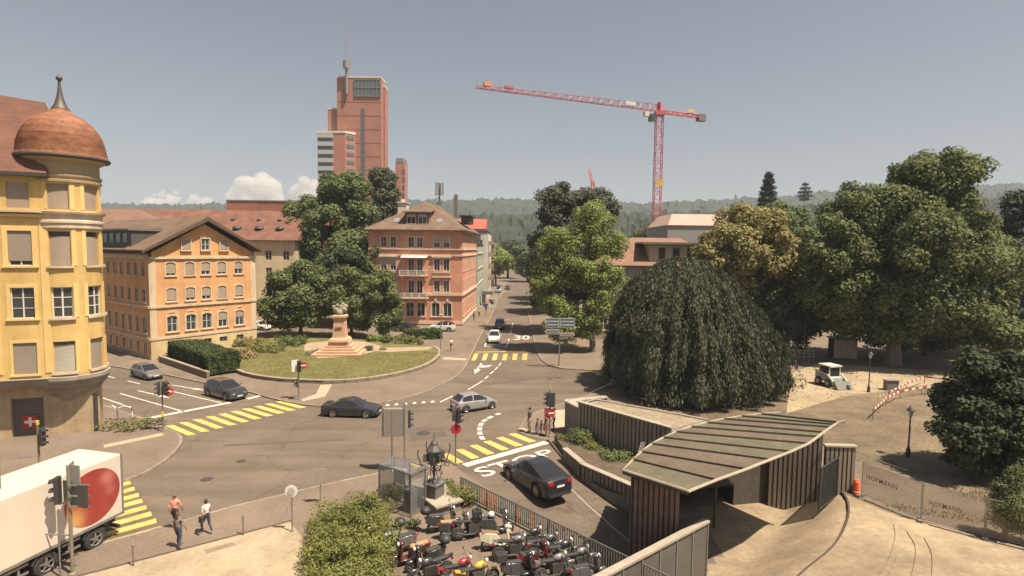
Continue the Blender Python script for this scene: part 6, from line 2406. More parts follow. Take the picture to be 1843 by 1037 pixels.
# ------------------------------------------------------------ motor scooters and motorcycles
def two_wheeler(label, px, py, head_deg, kind='scooter', body=(.03, .03, .032), seat=(.03, .028, .026), case=None, screen=False, lamp=(.05, .05, .05), tail=True, loc=None, roll=R(6), case_mat=None):
    p = loc or G(px, py, .11)
    t = thing('motor_scooter' if kind == 'scooter' else 'motorcycle', label, 'scooter' if kind == 'scooter' else 'motorcycle', (p.x, p.y, .11), R(head_deg), 'two-wheelers parked beside the ramp')
    t.rotation_euler = (-roll, 0, R(head_deg))
    bm_ = mat('bike_paint_%.2f_%.2f_%.2f' % body, body, .3, coat=.6)
    sm = mat('bike_seat_%.2f_%.2f_%.2f' % seat, seat, .6)
    r_ = .25 if kind == 'scooter' else .31
    xf, xr = (.64, -.62) if kind == 'scooter' else (.74, -.70)
    w_ = .12 if kind == 'scooter' else .15
    add_wheel(t, xf, 0, r_, r_, w_)
    add_wheel(t, xr, 0, r_, r_, w_)
    mb_ = MB()
    if kind == 'scooter':
        for i, (x0, x1, w0, w1, z0, z1, z2, z3) in enumerate(((-.92, -.55, .10, .19, .50, .82, .38, .84), (-.55, -.12, .19, .20, .38, .84, .30, .78), (-.12, .02, .20, .15, .30, .78, .28, .55))):
            mb_.hexa([(x0, -w0, z0), (x1, -w1, z2), (x1, w1, z2), (x0, w0, z0), (x0, -w0 * .8, z1), (x1, -w1 * .8, z3), (x1, w1 * .8, z3), (x0, w0 * .8, z1)])
        mb_.box(-.05, -.19, .26, .42, .19, .33)
        mb_.hexa([(.38, -.20, .28), (.46, -.20, .28), (.46, .20, .28), (.38, .20, .28), (.30, -.17, .98), (.42, -.13, 1.0), (.42, .13, 1.0), (.30, .17, .98)])
        fd_ = MB()
        fd_.ball((.62, 0, .44), .2, 12, 7, (1.15, .5, .55))
        fd_.build('front_fender', bm_, t, smooth=True)
        mb_.hexa([(.36, -.08, .96), (.55, -.08, .62), (.55, .08, .62), (.36, .08, .96), (.40, -.08, 1.06), (.62, -.06, .70), (.62, .06, .70), (.40, .08, 1.06)])
        mb_.ball((.36, 0, 1.06), .13, 10, 6, (1.1, 1.3, .8))
    else:
        mb_.ball((.22, 0, .88), .2, 14, 8, (1.5, .72, .75))
        fd_ = MB()
        fd_.hexa([(-.95, -.06, .88), (-.5, -.10, .72), (-.5, .10, .72), (-.95, .06, .88), (-.95, -.05, .96), (-.5, -.09, .84), (-.5, .09, .84), (-.95, .05, .96)])
        fd_.build('tail_unit', bm_, t)
        fd_ = MB()
        fd_.ball((.74, 0, .58), .2, 12, 6, (1.2, .36, .4))
        fd_.build('front_fender', bm_, t, smooth=True)
    mb_.build('body', bm_, t, smooth=True, bevel=.025)
    st_ = MB()
    if kind == 'scooter':
        st_.hexa([(-.85, -.13, .83), (.0, -.12, .78), (.0, .12, .78), (-.85, .13, .83), (-.82, -.11, .92), (-.06, -.09, .87), (-.06, .09, .87), (-.82, .11, .92)])
    else:
        st_.hexa([(-.72, -.12, .84), (.0, -.10, .78), (.0, .10, .78), (-.72, .12, .84), (-.70, -.11, .93), (-.04, -.09, .86), (-.04, .09, .86), (-.70, .11, .93)])
    st_.build('seat', sm, t, bevel=.03)
    en = MB()
    if kind == 'scooter':
        en.box(-.62, -.15, .22, -.1, .13, .42)
        en.tube([(-.2, -.17, .28), (-.8, -.18, .36)], [.05, .065], 8)
    else:
        en.box(-.2, -.17, .28, .32, .17, .68)
        en.tube([(.3, -.15, .4), (.1, -.2, .25), (-.4, -.21, .28), (-.85, -.21, .42)], [.03, .03, .05, .06], 8)
        en.tube([(.45, 0, .8), (.1, 0, .35), (-.7, 0, .32)], .045, 6)
    en.build('engine', mat('engine_metal', (.11, .105, .10), .45, metal=.6), t)
    fk = MB()
    ht = 1.06 if kind == 'scooter' else 1.02
    for y in ((-.06, .06) if kind != 'scooter' else (0.07,)):
        fk.tube([(xf, y, r_), (.40, y, ht - .06)], .028, 7)
    fk.tube([(.30, -.36, ht + .05), (.37, -.2, ht + .06), (.38, 0, ht), (.37, .2, ht + .06), (.30, .36, ht + .05)], .018, 7)
    fk.build('handlebar', M_DARK if kind == 'scooter' else M_STEEL, t)
    for sg in (-1, 1):
        mr_ = MB()
        mr_.tube([(.36, sg * .22, ht + .06), (.38, sg * .34, ht + .24)], .01, 5)
        mr_.ball((.36, sg * .36, ht + .28), .065, 10, 6, (.35, 1.15, .8))
        mr_.build('mirror', M_CHROME if sum(body) > .5 else M_DARK, t, smooth=True)
    hl_ = MB()
    hl_.ball((.50, 0, ht - .02), .095, 12, 8, (.7, 1, 1))
    hl_.build('headlight', M_HEAD, t, smooth=True)
    tl_ = MB()
    tl_.box(-.97, -.07, .70, -.9, .07, .80)
    tl_.build('tail_light', M_TAIL, t)
    if case:
        cs = MB()
        if case == 'round':
            cs.ball((-.92, 0, 1.12), .26, 16, 10, (1, 1.05, .8))
        else:
            cs.box(-1.15, -.22, .95, -.70, .22, 1.28)
        cs.tube([(-.7, 0, .88), (-.92, 0, .93)], .04, 6)
        o_ = cs.build('top_case', case_mat or M_TRIMB, t, smooth=case == 'round', bevel=.0 if case == 'round' else .05)
        if case == 'round':
            rf_ = MB()
            rf_.ball((-1.06, 0, 1.16), .14, 10, 6, (.9, .9, .6))
            rf_.build('reflector', M_TAIL if tail else M_TRIMB, o_, smooth=True)
    if screen:
        sc_ = MB()
        sc_.hexa([(.46, -.2, 1.05), (.48, -.2, 1.05), (.48, .2, 1.05), (.46, .2, 1.05), (.26, -.15, 1.5), (.28, -.15, 1.5), (.28, .15, 1.5), (.26, .15, 1.5)])
        sc_.build('windscreen', mat('smoked_screen', (.16, .16, .16), .1, alpha=.45), t)
    sd_ = MB()
    sd_.tube([(-.05, .14, .28), (-.12, .34, .0)], .016, 5)
    sd_.build('side_stand', M_DARK, t)
    return t


tan = (.40, .235, .12)
blk, gry, wht, crm = (.045, .045, .047), (.16, .155, .15), (.62, .60, .55), (.55, .53, .38)
# left cluster, fronts towards the hedge
two_wheeler('white scooter nearest the hedge with round black top case and red reflector', 684, 986, 205, 'scooter', wht, blk, 'round')
two_wheeler('black scooter with grey trim standing second from the hedge', 714, 996, 208, 'scooter', gry, blk)
two_wheeler('scooter with tan seat in the cluster beside the hedge', 736, 1014, 207, 'scooter', (.10, .03, .03), tan)
two_wheeler('dark scooter with plain round top case at the open end of the hedge cluster', 764, 1022, 210, 'scooter', blk, blk, 'round', tail=False)
two_wheeler('black motorcycle lowest in the hedge cluster', 775, 1042, 208, 'motorcycle', blk, blk)
two_wheeler('red motorcycle cut off at the bottom edge', 828, 1052, 30, 'motorcycle', (.30, .03, .035), blk)
two_wheeler('yellow motorcycle cut off at the bottom edge', 858, 1058, 30, 'motorcycle', (.55, .40, .05), blk)
# row beside the plinth
two_wheeler('dark scooter with round case parked against the stone plinth', 800, 955, 22, 'scooter', blk, blk, 'round', tail=False)
two_wheeler('scooter with tan seat parked beside the stone plinth', 824, 968, 18, 'scooter', blk, tan)
two_wheeler('black motorcycle between the tan-seated scooter and the cream one', 850, 968, 20, 'motorcycle', blk, blk, screen=True)
two_wheeler('cream scooter with brown saddle in the middle of the row', 899, 990, 8, 'scooter', crm, (.24, .13, .07))
two_wheeler('black touring scooter with windscreen behind the cream scooter', 893, 962, 14, 'scooter', blk, blk, 'box', True)
two_wheeler('dark motorcycle just below the cream scooter', 925, 1006, 14, 'motorcycle', gry, blk)
# packed row along the fence
for i, (px, py, hd_, kd, bc, sc_, cs_, scr, lab) in enumerate((
        (955, 992, 20, 'motorcycle', blk, blk, None, False, 'black motorcycle next to the fence, first past the cream scooter'),
        (985, 1004, 24, 'motorcycle', (.10, .10, .11), blk, None, True, 'dark grey motorcycle with small windscreen by the fence'),
        (968, 1026, 22, 'scooter', (.10, .012, .015), blk, None, False, 'dark red scooter in the packed row by the fence'),
        (1012, 1016, 26, 'motorcycle', blk, blk, None, False, 'black motorcycle in the middle of the packed row'),
        (1000, 1042, 24, 'motorcycle', (.20, .19, .185), blk, None, False, 'silver-grey motorcycle low in the packed row'),
        (1042, 1030, 28, 'motorcycle', gry, blk, None, True, 'grey motorcycle near the lower end of the fence'),
        (940, 1044, 20, 'scooter', blk, blk, 'box', False, 'black scooter with square case at the bottom of the packed row'),
        (1062, 1050, 28, 'scooter', (.09, .09, .10), blk, None, False, 'dark scooter at the lower end of the fence'))):
    two_wheeler(lab, px, py, hd_, kd, bc, sc_, cs_, scr)
# helmet left on a mirror / saddle
hp = thing('helmet', 'white open-face helmet lying on the black touring scooter', 'helmet', (G(893, 962, .11).x - .25, G(893, 962, .11).y - .06, 1.02))
mb = MB()
mb.ball((0, 0, .13), .15, 16, 10, (1.05, .95, .95))
mb.build('shell', mat('helmet_white', (.75, .73, .70), .3), hp, smooth=True)
mb = MB()
mb.lathe([(.15, .0), (.155, .03), (.13, .02)], 16)
mb.build('edge_trim', M_TRIMB, hp)

# ------------------------------------------------------------ compact loader on the building site
ld = thing('compact_loader', 'dusty white and teal compact loader on the building site', 'loader', (33.3, 57.8, .12), R(-75))
M_LTEAL = mat('loader_teal', (.30, .36, .33), .6, var=.2, scale=2)
M_LWHITE = mat('loader_white', (.55, .52, .45), .6, var=.15, scale=2)
mb = MB()
mb.hexa([(-1.2, -.75, .5), (1.0, -.75, .45), (1.0, .75, .45), (-1.2, .75, .5), (-1.25, -.75, 1.35), (.9, -.7, 1.0), (.9, .7, 1.0), (-1.25, .75, 1.35)])
mb.build('chassis', M_LTEAL, ld, bevel=.06)
mb = MB()
for x, y in ((-.7, -.65), (.55, -.65), (.55, .65), (-.7, .65)):
    mb.box(x - .05, y - .05, 1.0, x + .05, y + .05, 2.1)
mb.box(-.85, -.75, 2.05, .75, .75, 2.2)
mb.build('cab_frame', M_LWHITE, ld)
mb = MB()
mb.box(.5, -.6, 1.05, .53, .6, 2.05)
mb.box(-.65, -.62, 1.2, .5, -.6, 2.05)
mb.box(-.65, .6, 1.2, .5, .62, 2.05)
mb.build('cab_glass', M_GLASS, ld)
for sg in (-1, 1):
    mb = MB()
    mb.tube([(-1.1, sg * .85, 1.5), (.6, sg * .85, 1.25), (1.5, sg * .85, .5)], .09, 6)
    mb.build('lift_arm', M_LWHITE, ld)
    for x in (-.65, .65):
        add_wheel(ld, x, sg * .85, .42, .42, .3)
mb = MB()
mb.hexa([(1.45, -.95, .05), (2.05, -.95, .05), (2.05, .95, .05), (1.45, .95, .05), (1.35, -.95, .75), (1.55, -.95, .75), (1.55, .95, .75), (1.35, .95, .75)])
mb.build('bucket', M_GREYP, ld)

# ============================================================ ramp structures
M_SLAT = mat('weathered_timber', (.20, .165, .125), .9, col2=(.28, .235, .185), scale=1.2, stretch=(3, 3, .4), fine=.1, fscale=6)
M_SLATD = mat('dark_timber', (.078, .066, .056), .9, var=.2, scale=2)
M_ROOFO = mat('mossy_sheet', (.092, .084, .055), .9, col2=(.135, .120, .080), scale=.8, fine=.12, fscale=4, detail=6)
M_ROOFR = mat('rusty_sheet', (.100, .076, .055), .9, col2=(.138, .106, .078), scale=.7, fine=.12, fscale=4, detail=6)
M_CAPM = mat('pale_metal_cap', (.34, .30, .24), .7, var=.12, scale=2)

o1, s1 = (960, 690), 2.988
cp = lambda c: crop_pt(c, o1, s1)
ribs = [((480, 475), (830, 588)), ((535, 415), (985, 525)), ((580, 372), (1145, 467)), ((635, 330), (1275, 415)), ((697, 296), (1385, 372)), ((765, 265), (1480, 328)),
        ((845, 238), (1530, 292)), ((930, 215), (1560, 268)), ((1020, 195), (1600, 240)), ((1115, 180), (1622, 226)), ((1220, 168), (1640, 215)), ((1330, 160), (1675, 208))]
can = thing('ramp_canopy', 'curved sheet-metal canopy with raised ribs over the garage ramp', 'canopy', (0, 0, 0))
zr_i = [3.7 + 1.15 * i / 11 for i in range(12)]
ra = [(G(*cp(a), z), G(*cp(b), z + .15)) for (a, b), z in zip(ribs, zr_i)]
for i in range(11):
    (a0_, b0_), (a1_, b1_) = ra[i], ra[i + 1]
    up = Vector((0, 0, .10))
    mb = MB()
    p = [a0_ + up, b0_ + up, b1_, a1_]
    mid = [(p[0] + p[1]) / 2, (p[3] + p[2]) / 2]
    mb.hexa([q - Vector((0, 0, .07)) for q in p] + p)
    mb.build('roof_panel', M_ROOFR if i in (1, 2, 7, 5) else M_ROOFO, can)
    mb = MB()
    d = (b0_ - a0_).normalized()
    mb.hexa([a0_ + Vector((0, 0, -.12)), b0_ + Vector((0, 0, -.12)), b0_ + Vector((.05, .09, -.12)), a0_ + Vector((.05, .09, -.12)), a0_ + Vector((0, 0, .04)), b0_ + Vector((0, 0, .04)), b0_ + Vector((.05, .09, .04)), a0_ + Vector((.05, .09, .04))])
    mb.build('rib', M_SLATD, can)
mb = MB()
mb.tube([r[1] + Vector((0, 0, .04)) for r in ra], .07, 6)
mb.tube([r[0] + Vector((0, 0, .04)) for r in ra], .05, 6)
mb.tube([ra[0][0] + Vector((0, 0, .08)), ra[0][1] + Vector((0, 0, .08))], .06, 6)
mb.build('edge_flashing', M_CAPM, can)
for q in (ra[4][0], ra[7][0]):
    mb = MB()
    mb.tube([(q.x + .5, q.y - .4, -3), (q.x + .5, q.y - .4, q.z - .05)], .09, 8)
    mb.build('column', M_SLATD, can)


def slat_wall(name, label, a, b, z0, z1, n, slat=None, back=None, side=-1, gap=.3, cap=True, thick=.16, cap_mat=None):
    a, b = Vector((a[0], a[1], 0)), Vector((b[0], b[1], 0))
    L = (b - a).length
    rz = math.atan2(b.y - a.y, b.x - a.x)
    t = thing(name, label, 'wall', (a.x, a.y, 0), rz)
    mb_ = MB()
    mb_.box(0, -thick / 2, z0, L, thick / 2, z1 - .03)
    mb_.build('backing', back or M_SLATD, t)
    w = L / n
    pl = MB()
    pl.box(0, 0, z0, w * (1 - gap), .06, z1 - .06)
    me = pl.mesh('slat', slat or M_SLAT)
    for i in range(n):
        y = -thick / 2 - .06 if side < 0 else thick / 2
        o_ = child('slat', me, t, (i * w + w * gap / 2, y, 0))
    if cap:
        mb_ = MB()
        mb_.box(-.05, -thick / 2 - .12, z1 - .03, L + .05, thick / 2 + .12, z1 + .06)
        mb_.build('cap', cap_mat or M_CAPM, t)
    return t


slat_wall('slatted_wall', 'tall grey timber-slatted wall with overgrown top beside the ramp', (4.9, 39.5), (9.9, 33.9), .1, 3.1, 24)
slat_wall('ramp_parapet', 'low slatted parapet along the right edge of the ramp, lower half', (4.5, 33.85), (7.3, 30.25), -1.6, .75, 14)
slat_wall('ramp_parapet', 'low slatted parapet along the right edge of the ramp, upper half', (3.65, 36.3), (4.45, 33.95), -.8, .8, 7)
slat_wall('slatted_pier', 'dark slatted pier carrying the front left corner of the canopy', (5.75, 25.35), (7.75, 24.75), -3.2, 3.5, 9, slat=mat('red_brown_timber', (.21, .135, .10), .9, var=.2, scale=1.5), cap=False)
slat_wall('slatted_pier', 'dark slatted side wall running back under the canopy from its front corner', (7.35, 30.2), (5.78, 25.45), -3.2, 3.5, 12, cap=False)
slat_wall('slatted_wall', 'sunlit slatted wall under the right end of the canopy beside the gate', (15.6, 33.0), (18.2, 32.0), -1.5, 3.6, 11, gap=.38)
slat_wall('slatted_wall', 'slatted wall on the far side of the gate up to the printed fence', (18.3, 31.9), (20.0, 31.8), -.1, 2.8, 7, gap=.38)
blk_ = thing('ramp_roof_block', 'flat-roofed concrete block behind the slatted wall, edged with pale metal', 'roof', (0, 0, 0))
mb = MB()
mb.prism([(5.05, 39.65), (10.0, 34.0), (13.0, 36.2), (11.5, 37.4), (6.3, 40.9)], .1, 2.8)
mb.build('body', M_CONCG, blk_)
mb = MB()
mb.prism([(5.2, 39.7), (9.95, 34.3), (12.8, 36.2), (11.4, 37.2), (6.35, 40.7)], 2.8, 2.85)
mb.build('roof_sheet', mat('gravel_roof', (.26, .21, .15), .95, var=.2, scale=2), blk_)
mb = MB()
mb.tube([(5.0, 39.7, 2.9), (6.3, 40.95, 2.9), (11.5, 37.45, 2.9), (13.0, 36.25, 2.9)], .06, 4)
mb.build('edge', M_CAPM, blk_)
cw = thing('concrete_return_wall', 'pale concrete wall end left of the slatted wall at the crossing', 'wall', (4.1, 41.6, 0))
mb = MB()
mb.prism([(0, 0), (.85, -1.9), (1.2, -1.75), (1.1, .2), (3.4, 1.2), (3.3, 1.5), (.1, .35)], .1, 2.5)
mb.build('wall_body', M_CONCG, cw)
mb = MB()
mb.prism([(-.06, -.02), (.83, -1.98), (1.28, -1.78), (1.16, .15), (3.46, 1.16), (3.3, 1.58), (.06, .42)], 2.5, 2.6)
mb.build('coping', M_CAPM, cw)
pl_ = thing('planter', 'raised planting bed between the ramp parapet and the slatted wall', 'planter', (0, 0, 0))
mb = MB()
mb.prism([(3.75, 36.3), (4.55, 34.0), (7.4, 30.45), (9.7, 33.8), (4.95, 39.2), (3.2, 39.6)], .0, .55)
mb.build('soil', mat('soil', (.10, .075, .05), .95, var=.25, scale=2), pl_)
# back wall with dark portal under the canopy
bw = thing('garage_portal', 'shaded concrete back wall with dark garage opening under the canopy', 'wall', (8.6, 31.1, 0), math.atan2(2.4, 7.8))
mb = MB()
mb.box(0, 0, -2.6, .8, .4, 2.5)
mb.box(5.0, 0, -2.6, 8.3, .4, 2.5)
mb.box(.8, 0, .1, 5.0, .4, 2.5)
mb.build('portal_wall', M_SLATD, bw)  # dark timber colour stands in for canopy shade on the concrete
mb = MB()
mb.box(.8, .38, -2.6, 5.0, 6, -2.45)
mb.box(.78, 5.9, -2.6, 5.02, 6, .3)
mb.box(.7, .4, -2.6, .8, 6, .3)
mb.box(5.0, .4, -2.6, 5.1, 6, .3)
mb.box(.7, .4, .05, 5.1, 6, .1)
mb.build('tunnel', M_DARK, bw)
# parapet between the lanes (bottom edge)
a, b = Vector((9.1, 25.1)), Vector((2.6, 19.85))
pw = thing('lane_parapet', 'panelled parapet wall with pale coping between the ramp lanes at the bottom edge', 'wall', (b.x, b.y, 0), math.atan2(a.y - b.y, a.x - b.x))
L = (a - b).length
npan = 7
for i in range(npan):
    mb = MB()
    mb.box(L * i / npan + .03, -.09, -2.4, L * (i + 1) / npan - .03, .09, 1.5)
    mb.build('panel', mat('grey_panel', (.115, .105, .092), .6, var=.12, scale=1), pw)  # panel grey darkened to paint in the shade on this face
    mb = MB()
    mb.box(L * (i + 1) / npan - .05, -.13, -2.4, L * (i + 1) / npan + .02, .13, 1.49)
    mb.build('post', M_STEEL, pw)
mb = MB()
mb.box(-.05, -.17, 1.5, L + .05, .17, 1.6)
mb.build('coping', M_CAPM, pw)
# steel gate with mesh
gt = thing('steel_gate', 'open dark steel mesh gate in front of the slatted wall', 'gate', (17.05, 30.0, -.2), math.atan2(1.75, 2.0))
mb = MB()
W_g = 2.6
for x in (0, W_g):
    mb.box(x - .04, -.04, 0, x + .04, .04, 2.4)
for z in (.05, 2.35):
    mb.box(.04, -.03, z - .04, W_g - .04, .03, z + .04)
mb.build('frame', M_DARK, gt)
for i in range(13):
    mb = MB()
    x = W_g * (i + 1) / 14
    mb.box(x - .012, -.012, .09, x + .012, .012, 2.31)
    mb.build('bar', M_DARK, gt)
mb = MB()
mb.box(.05, .015, .09, W_g - .05, .02, 2.31)
mb.build('mesh_infill', mat('gate_mesh', (.05, .055, .05), .7, alpha=.55), gt)

# ============================================================ coloured picket fence
fa, fb = G(830, 892, .11), G(1069, 1015, .11)
fd = (fb - fa)
fl_ = fd.length
fb2 = fa + fd * (13.2 / fl_)
pf = thing('picket_fence', 'steel picket fence with faded red and teal bars between ramp and motorcycles', 'fence', (fa.x, fa.y, .11), math.atan2(fd.y, fd.x))
FL = 13.2
mb = MB()
mb.box(0, -.02, 1.02, FL, .02, 1.07)
mb.build('top_rail', M_GREYP, pf)
mb = MB()
mb.box(0, -.02, .10, FL, .02, .14)
mb.build('bottom_rail', M_GREYP, pf)
pk_m = {}
for k, colr in (('g', (.20, .185, .16)), ('t', (.16, .27, .26)), ('r', (.42, .16, .11)), ('o', (.46, .24, .15))):
    m_ = MB()
    m_.box(-.012, -.035, .14, .012, .035, 1.02)
    pk_m[k] = m_.mesh('picket', mat('picket_' + k, colr, .6, var=.15, scale=4))
pat = 'ggttggrttgtt' + 'ooroorooro' + 'ttgtrttgttrrgttgg' + 'rrgttrgtgr' + 'tgg' + 'g' * 60
npk = 96
for i in range(npk):
    child('picket', pk_m[pat[min(i, len(pat) - 1)]], pf, (.08 + i * (FL - .16) / (npk - 1), 0, 0))
for i in range(7):
    mb = MB()
    x = FL * i / 6
    mb.box(x - .025, -.06, 0, x + .025, -.021, 1.1)
    mb.build('post', M_GREYP, pf)


# ============================================================ signals and signs
def pole(parent, h, r=.055, material=None, base=True):
    mb_ = MB()
    mb_.tube([(0, 0, 0), (0, 0, h)], r, 10)
    if base:
        mb_.lathe([(r * 2.2, 0), (r * 2.2, .05), (r, .12)], 12)
    return mb_.build('pole', material or M_GREYP, parent, smooth=True)


M_LENS = {'r': mat('lens_red', (.16, .012, .012), .25), 'y': mat('lens_amber', (.20, .11, .012), .25), 'g': mat('lens_green', (.012, .10, .05), .25)}
M_SIGRED = mat('sign_red', (.38, .035, .04), .5)
M_SIGW = mat('sign_white', (.70, .68, .64), .5)
M_SIGBACK = mat('sign_back', (.24, .23, .215), .55, var=.08, scale=2)
M_SIGBLUE = mat('sign_blue', (.035, .075, .20), .5)


def signal(parent, z, face, n=3, off=.2, dz=.34, housing=None, back=False):
    """signal head; face = local yaw the lamps look to"""
    c, s_ = math.cos(face), math.sin(face)
    h = n * dz
    mb_ = MB()
    mb_.obox((off * c, off * s_, z + h / 2), .16, .32, h, face)
    hd_ = mb_.build('signal_head', housing or M_DARK, parent, bevel=.02)
    if back:
        mb_ = MB()
        mb_.obox(((off - .1) * c, (off - .1) * s_, z + h / 2), .02, .55, h + .2, face)
        mb_.build('backing_board', M_SIGW, hd_)
    for i in range(n):
        zc = z + h - dz * (i + .5)
        lm_ = MB()
        lm_.disc(((off + .085) * c, (off + .085) * s_, zc), (c, s_, 0), .11, .02, 14)
        lm_.build('lens', M_LENS['ryg'[i] if n == 3 else 'rg'[i]], hd_)
        vz = MB()
        k = 10
        for q in range(k):
            a0_, a1_ = math.pi * (-.1 + 1.2 * q / k), math.pi * (-.1 + 1.2 * (q + 1) / k)
            P = lambda a_, d_, r_: ((off + .08 + d_) * c - r_ * math.cos(a_) * s_, (off + .08 + d_) * s_ + r_ * math.cos(a_) * c, zc + r_ * math.sin(a_) - (.03 if d_ else 0))
            vz.add([P(a0_, 0, .125), P(a1_, 0, .125), P(a1_, .2, .12), P(a0_, .2, .12)], [(0, 1, 2, 3)])
        vz.build('visor', housing or M_DARK, hd_)
    return hd_


def disc_sign(parent, z, face, r, kind, off=.08, side=0.0):
    c, s_ = math.cos(face), math.sin(face)
    px_, py_ = off * c - side * s_, off * s_ + side * c
    mb_ = MB()
    mb_.disc((px_, py_, z), (c, s_, 0), r, .015, 26 if kind != 'stop' else 8)
    o_ = mb_.build('sign_plate', {'noentry': M_SIGRED, 'stop': M_SIGRED, 'white': M_SIGW, 'ring': M_SIGRED, 'blue': M_SIGBLUE}[kind], parent)
    if kind == 'noentry':
        mb_ = MB()
        mb_.obox((px_ + .012 * c, py_ + .012 * s_, z), .008, r * 1.45, r * .36, face)
        mb_.build('white_bar', M_SIGW, o_)
    if kind == 'ring':
        mb_ = MB()
        mb_.disc((px_ + .012 * c, py_ + .012 * s_, z), (c, s_, 0), r * .74, .01, 24)
        mb_.build('white_field', M_SIGW, o_)
    mb_ = MB()
    mb_.disc((px_ - .014 * c, py_ - .014 * s_, z), (c, s_, 0), r * .99, .012, 26 if kind != 'stop' else 8)
    mb_.build('sign_back', M_SIGBACK, o_)
    return o_


def panel_sign(parent, z, face, w, h, off=.07, side=0.0, front=None, th=.04, nm='sign_panel'):
    c, s_ = math.cos(face), math.sin(face)
    mb_ = MB()
    mb_.obox((off * c - side * s_, off * s_ + side * c, z), th, w, h, face)
    return mb_.build(nm, front or M_SIGBACK, parent)


def at(px, py, z=.11):
    p = G(px, py, z)
    return (p.x, p.y, z)


CAMF = R(-90)
t = thing('traffic_signal', 'traffic signal with no-entry disc at the left end of the left crossing', 'traffic light', at(294, 777))
pole(t, 3.9)
signal(t, 2.75, R(205))
signal(t, 2.8, R(-15), off=.3)
disc_sign(t, 3.0, R(-62), .34, 'noentry', .12, .4)
panel_sign(t, 1.35, R(-62), .14, .35, .1, 0, mat('button_yellow', (.62, .42, .05), .5), .1, 'push_button')
t = thing('traffic_signal', 'traffic signal with small no-entry disc on the lawn corner', 'traffic light', at(538, 719))
pole(t, 3.6)
signal(t, 2.55, R(-50), off=.16)
panel_sign(t, 3.1, R(-60), .62, 1.05, -.1, -.25, M_SIGW, .03)
disc_sign(t, 3.1, R(-65), .32, 'noentry', .12, .42)
signal(t, 1.15, R(-140), 2, .14)
signal(t, 1.2, R(160), 2, .14)
t = thing('traffic_signal', 'traffic signal with red octagonal stop sign beside the ramp crossing', 'traffic light', at(820, 836, .0))
pole(t, 3.9, .05)
signal(t, 2.75, R(-20), off=.2)
panel_sign(t, 3.25, R(80), .35, .9, .12, .1)
disc_sign(t, 2.35, R(-75), .36, 'stop', .08)
t = thing('traffic_signal', 'traffic signal where the waiting pedestrians stand', 'traffic light', at(989, 785))
pole(t, 3.5)
signal(t, 2.3, R(185), off=.2)
panel_sign(t, 2.75, R(-85), .46, 1.05, .06, .12, M_DARK, .14, 'signal_back')
disc_sign(t, 1.75, R(-70), .32, 'noentry', .08, .08)
panel_sign(t, 1.75, R(-85), .4, .75, .06, -.22, mat('dull_red_board', (.25, .07, .065), .7), .03)
mb = MB()
mb.tube([(0, 0, 3.5), (0, 0, 3.75)], .06, 8)
mb.build('cap', MATS['button_yellow'], t)
t = thing('traffic_signal', 'cluster of signals and sign backs on the pole in front of the lorry', 'traffic light', at(131, 1034))
pole(t, 4.7, .07, mat('olive_pole', (.19, .175, .125), .7))
signal(t, 3.1, R(190), off=.42, dz=.38)
panel_sign(t, 3.5, R(75), .5, 1.0, .05, .12)
panel_sign(t, 4.25, R(75), .55, .95, .05, -.28)
panel_sign(t, 3.45, R(75), .75, .95, .06, -.5, M_DARK, .12)
mb = MB()
mb.obox((.5, -.1, 3.45), .85, .04, .06, 0)
mb.obox((.5, -.1, 3.0), .85, .04, .06, 0)
mb.obox((.5, -.1, 3.9), .85, .04, .06, 0)
mb.build('bracket', M_STEEL, t)
panel_sign(t, 4.2, R(20), .4, 1.1, .06, .2)
mb = MB()
mb.tube([(-.05, 0, 1.7), (-2.7, .1, 1.75)], .03, 8)
mb.build('cross_arm', M_GREYP, t)
mb = MB()
mb.tube([(-.35, -.2, 0), (-.35, -.2, 1.9)], .035, 8)
mb.build('side_post', M_GREYP, t)
t = thing('traffic_signal', 'dark traffic signal in front of the corner house doorway, behind the lorry', 'traffic light', at(72, 860))
pole(t, 3.2, .06, MATS['olive_pole'])
signal(t, 1.95, R(-5), off=.28, dz=.36)
mb = MB()
mb.tube([(0, 0, 3.2), (0, 0, 3.45)], .09, 8)
mb.build('cap', MATS['button_yellow'], t)
mb = MB()
mb.tube([(-.1, 0, 1.3), (-1.6, -.3, 1.25)], .025, 6)
mb.build('guard_rail', M_STEEL, t)
t = thing('lamp_mast', 'thick grey mast at the bottom left corner', 'mast', at(5, 1046))
pole(t, 7.5, .11, MATS['olive_pole'])
mb = MB()
mb.lathe([(.14, 1.3), (.15, 1.33), (.15, 1.42), (.14, 1.45)], 12)
mb.build('clamp', M_STEEL, t)
t = thing('sign_board', 'big grey sign box seen from behind above the glass shelter', 'sign', at(706, 848))
pole(t, 3.9, .07, M_STEEL)
panel_sign(t, 3.05, R(95), 1.15, 1.75, .12, -.1, mat('sign_box_grey', (.25, .225, .195), .6, var=.08, scale=2), .35)
mb = MB()
mb.obox((-.62, .16, 3.05), .06, .42, 1.8, R(5))
mb.build('sign_edge', M_GREYP, t)
t = thing('traffic_signal', 'signal seen edge-on beside the big grey sign box', 'traffic light', at(728, 846))
pole(t, 4.3, .05, M_STEEL)
signal(t, 2.7, R(8), off=.3, dz=.36)
t = thing('direction_sign', 'grey-backed rectangular sign on a post beyond the foreground hedge', 'sign', at(577, 906))
pole(t, 1.95, .035, M_STEEL)
panel_sign(t, 1.5, R(-78), .72, .85, .05, 0, mat('sign_back_warm', (.33, .28, .22), .6), .03)
t = thing('round_sign', 'round white sign with pale rim at the corner of the hedge', 'sign', at(526, 957))
pole(t, 2.2, .035, M_STEEL)
disc_sign(t, 2.05, R(-85), .30, 'white', .05)
mb = MB()
mb.disc((.006, -.085, 2.05), (math.cos(R(-85)), math.sin(R(-85)), 0), .17, .01, 20)
mb.build('symbol', mat('sign_pale_grey', (.42, .40, .37), .6), t)
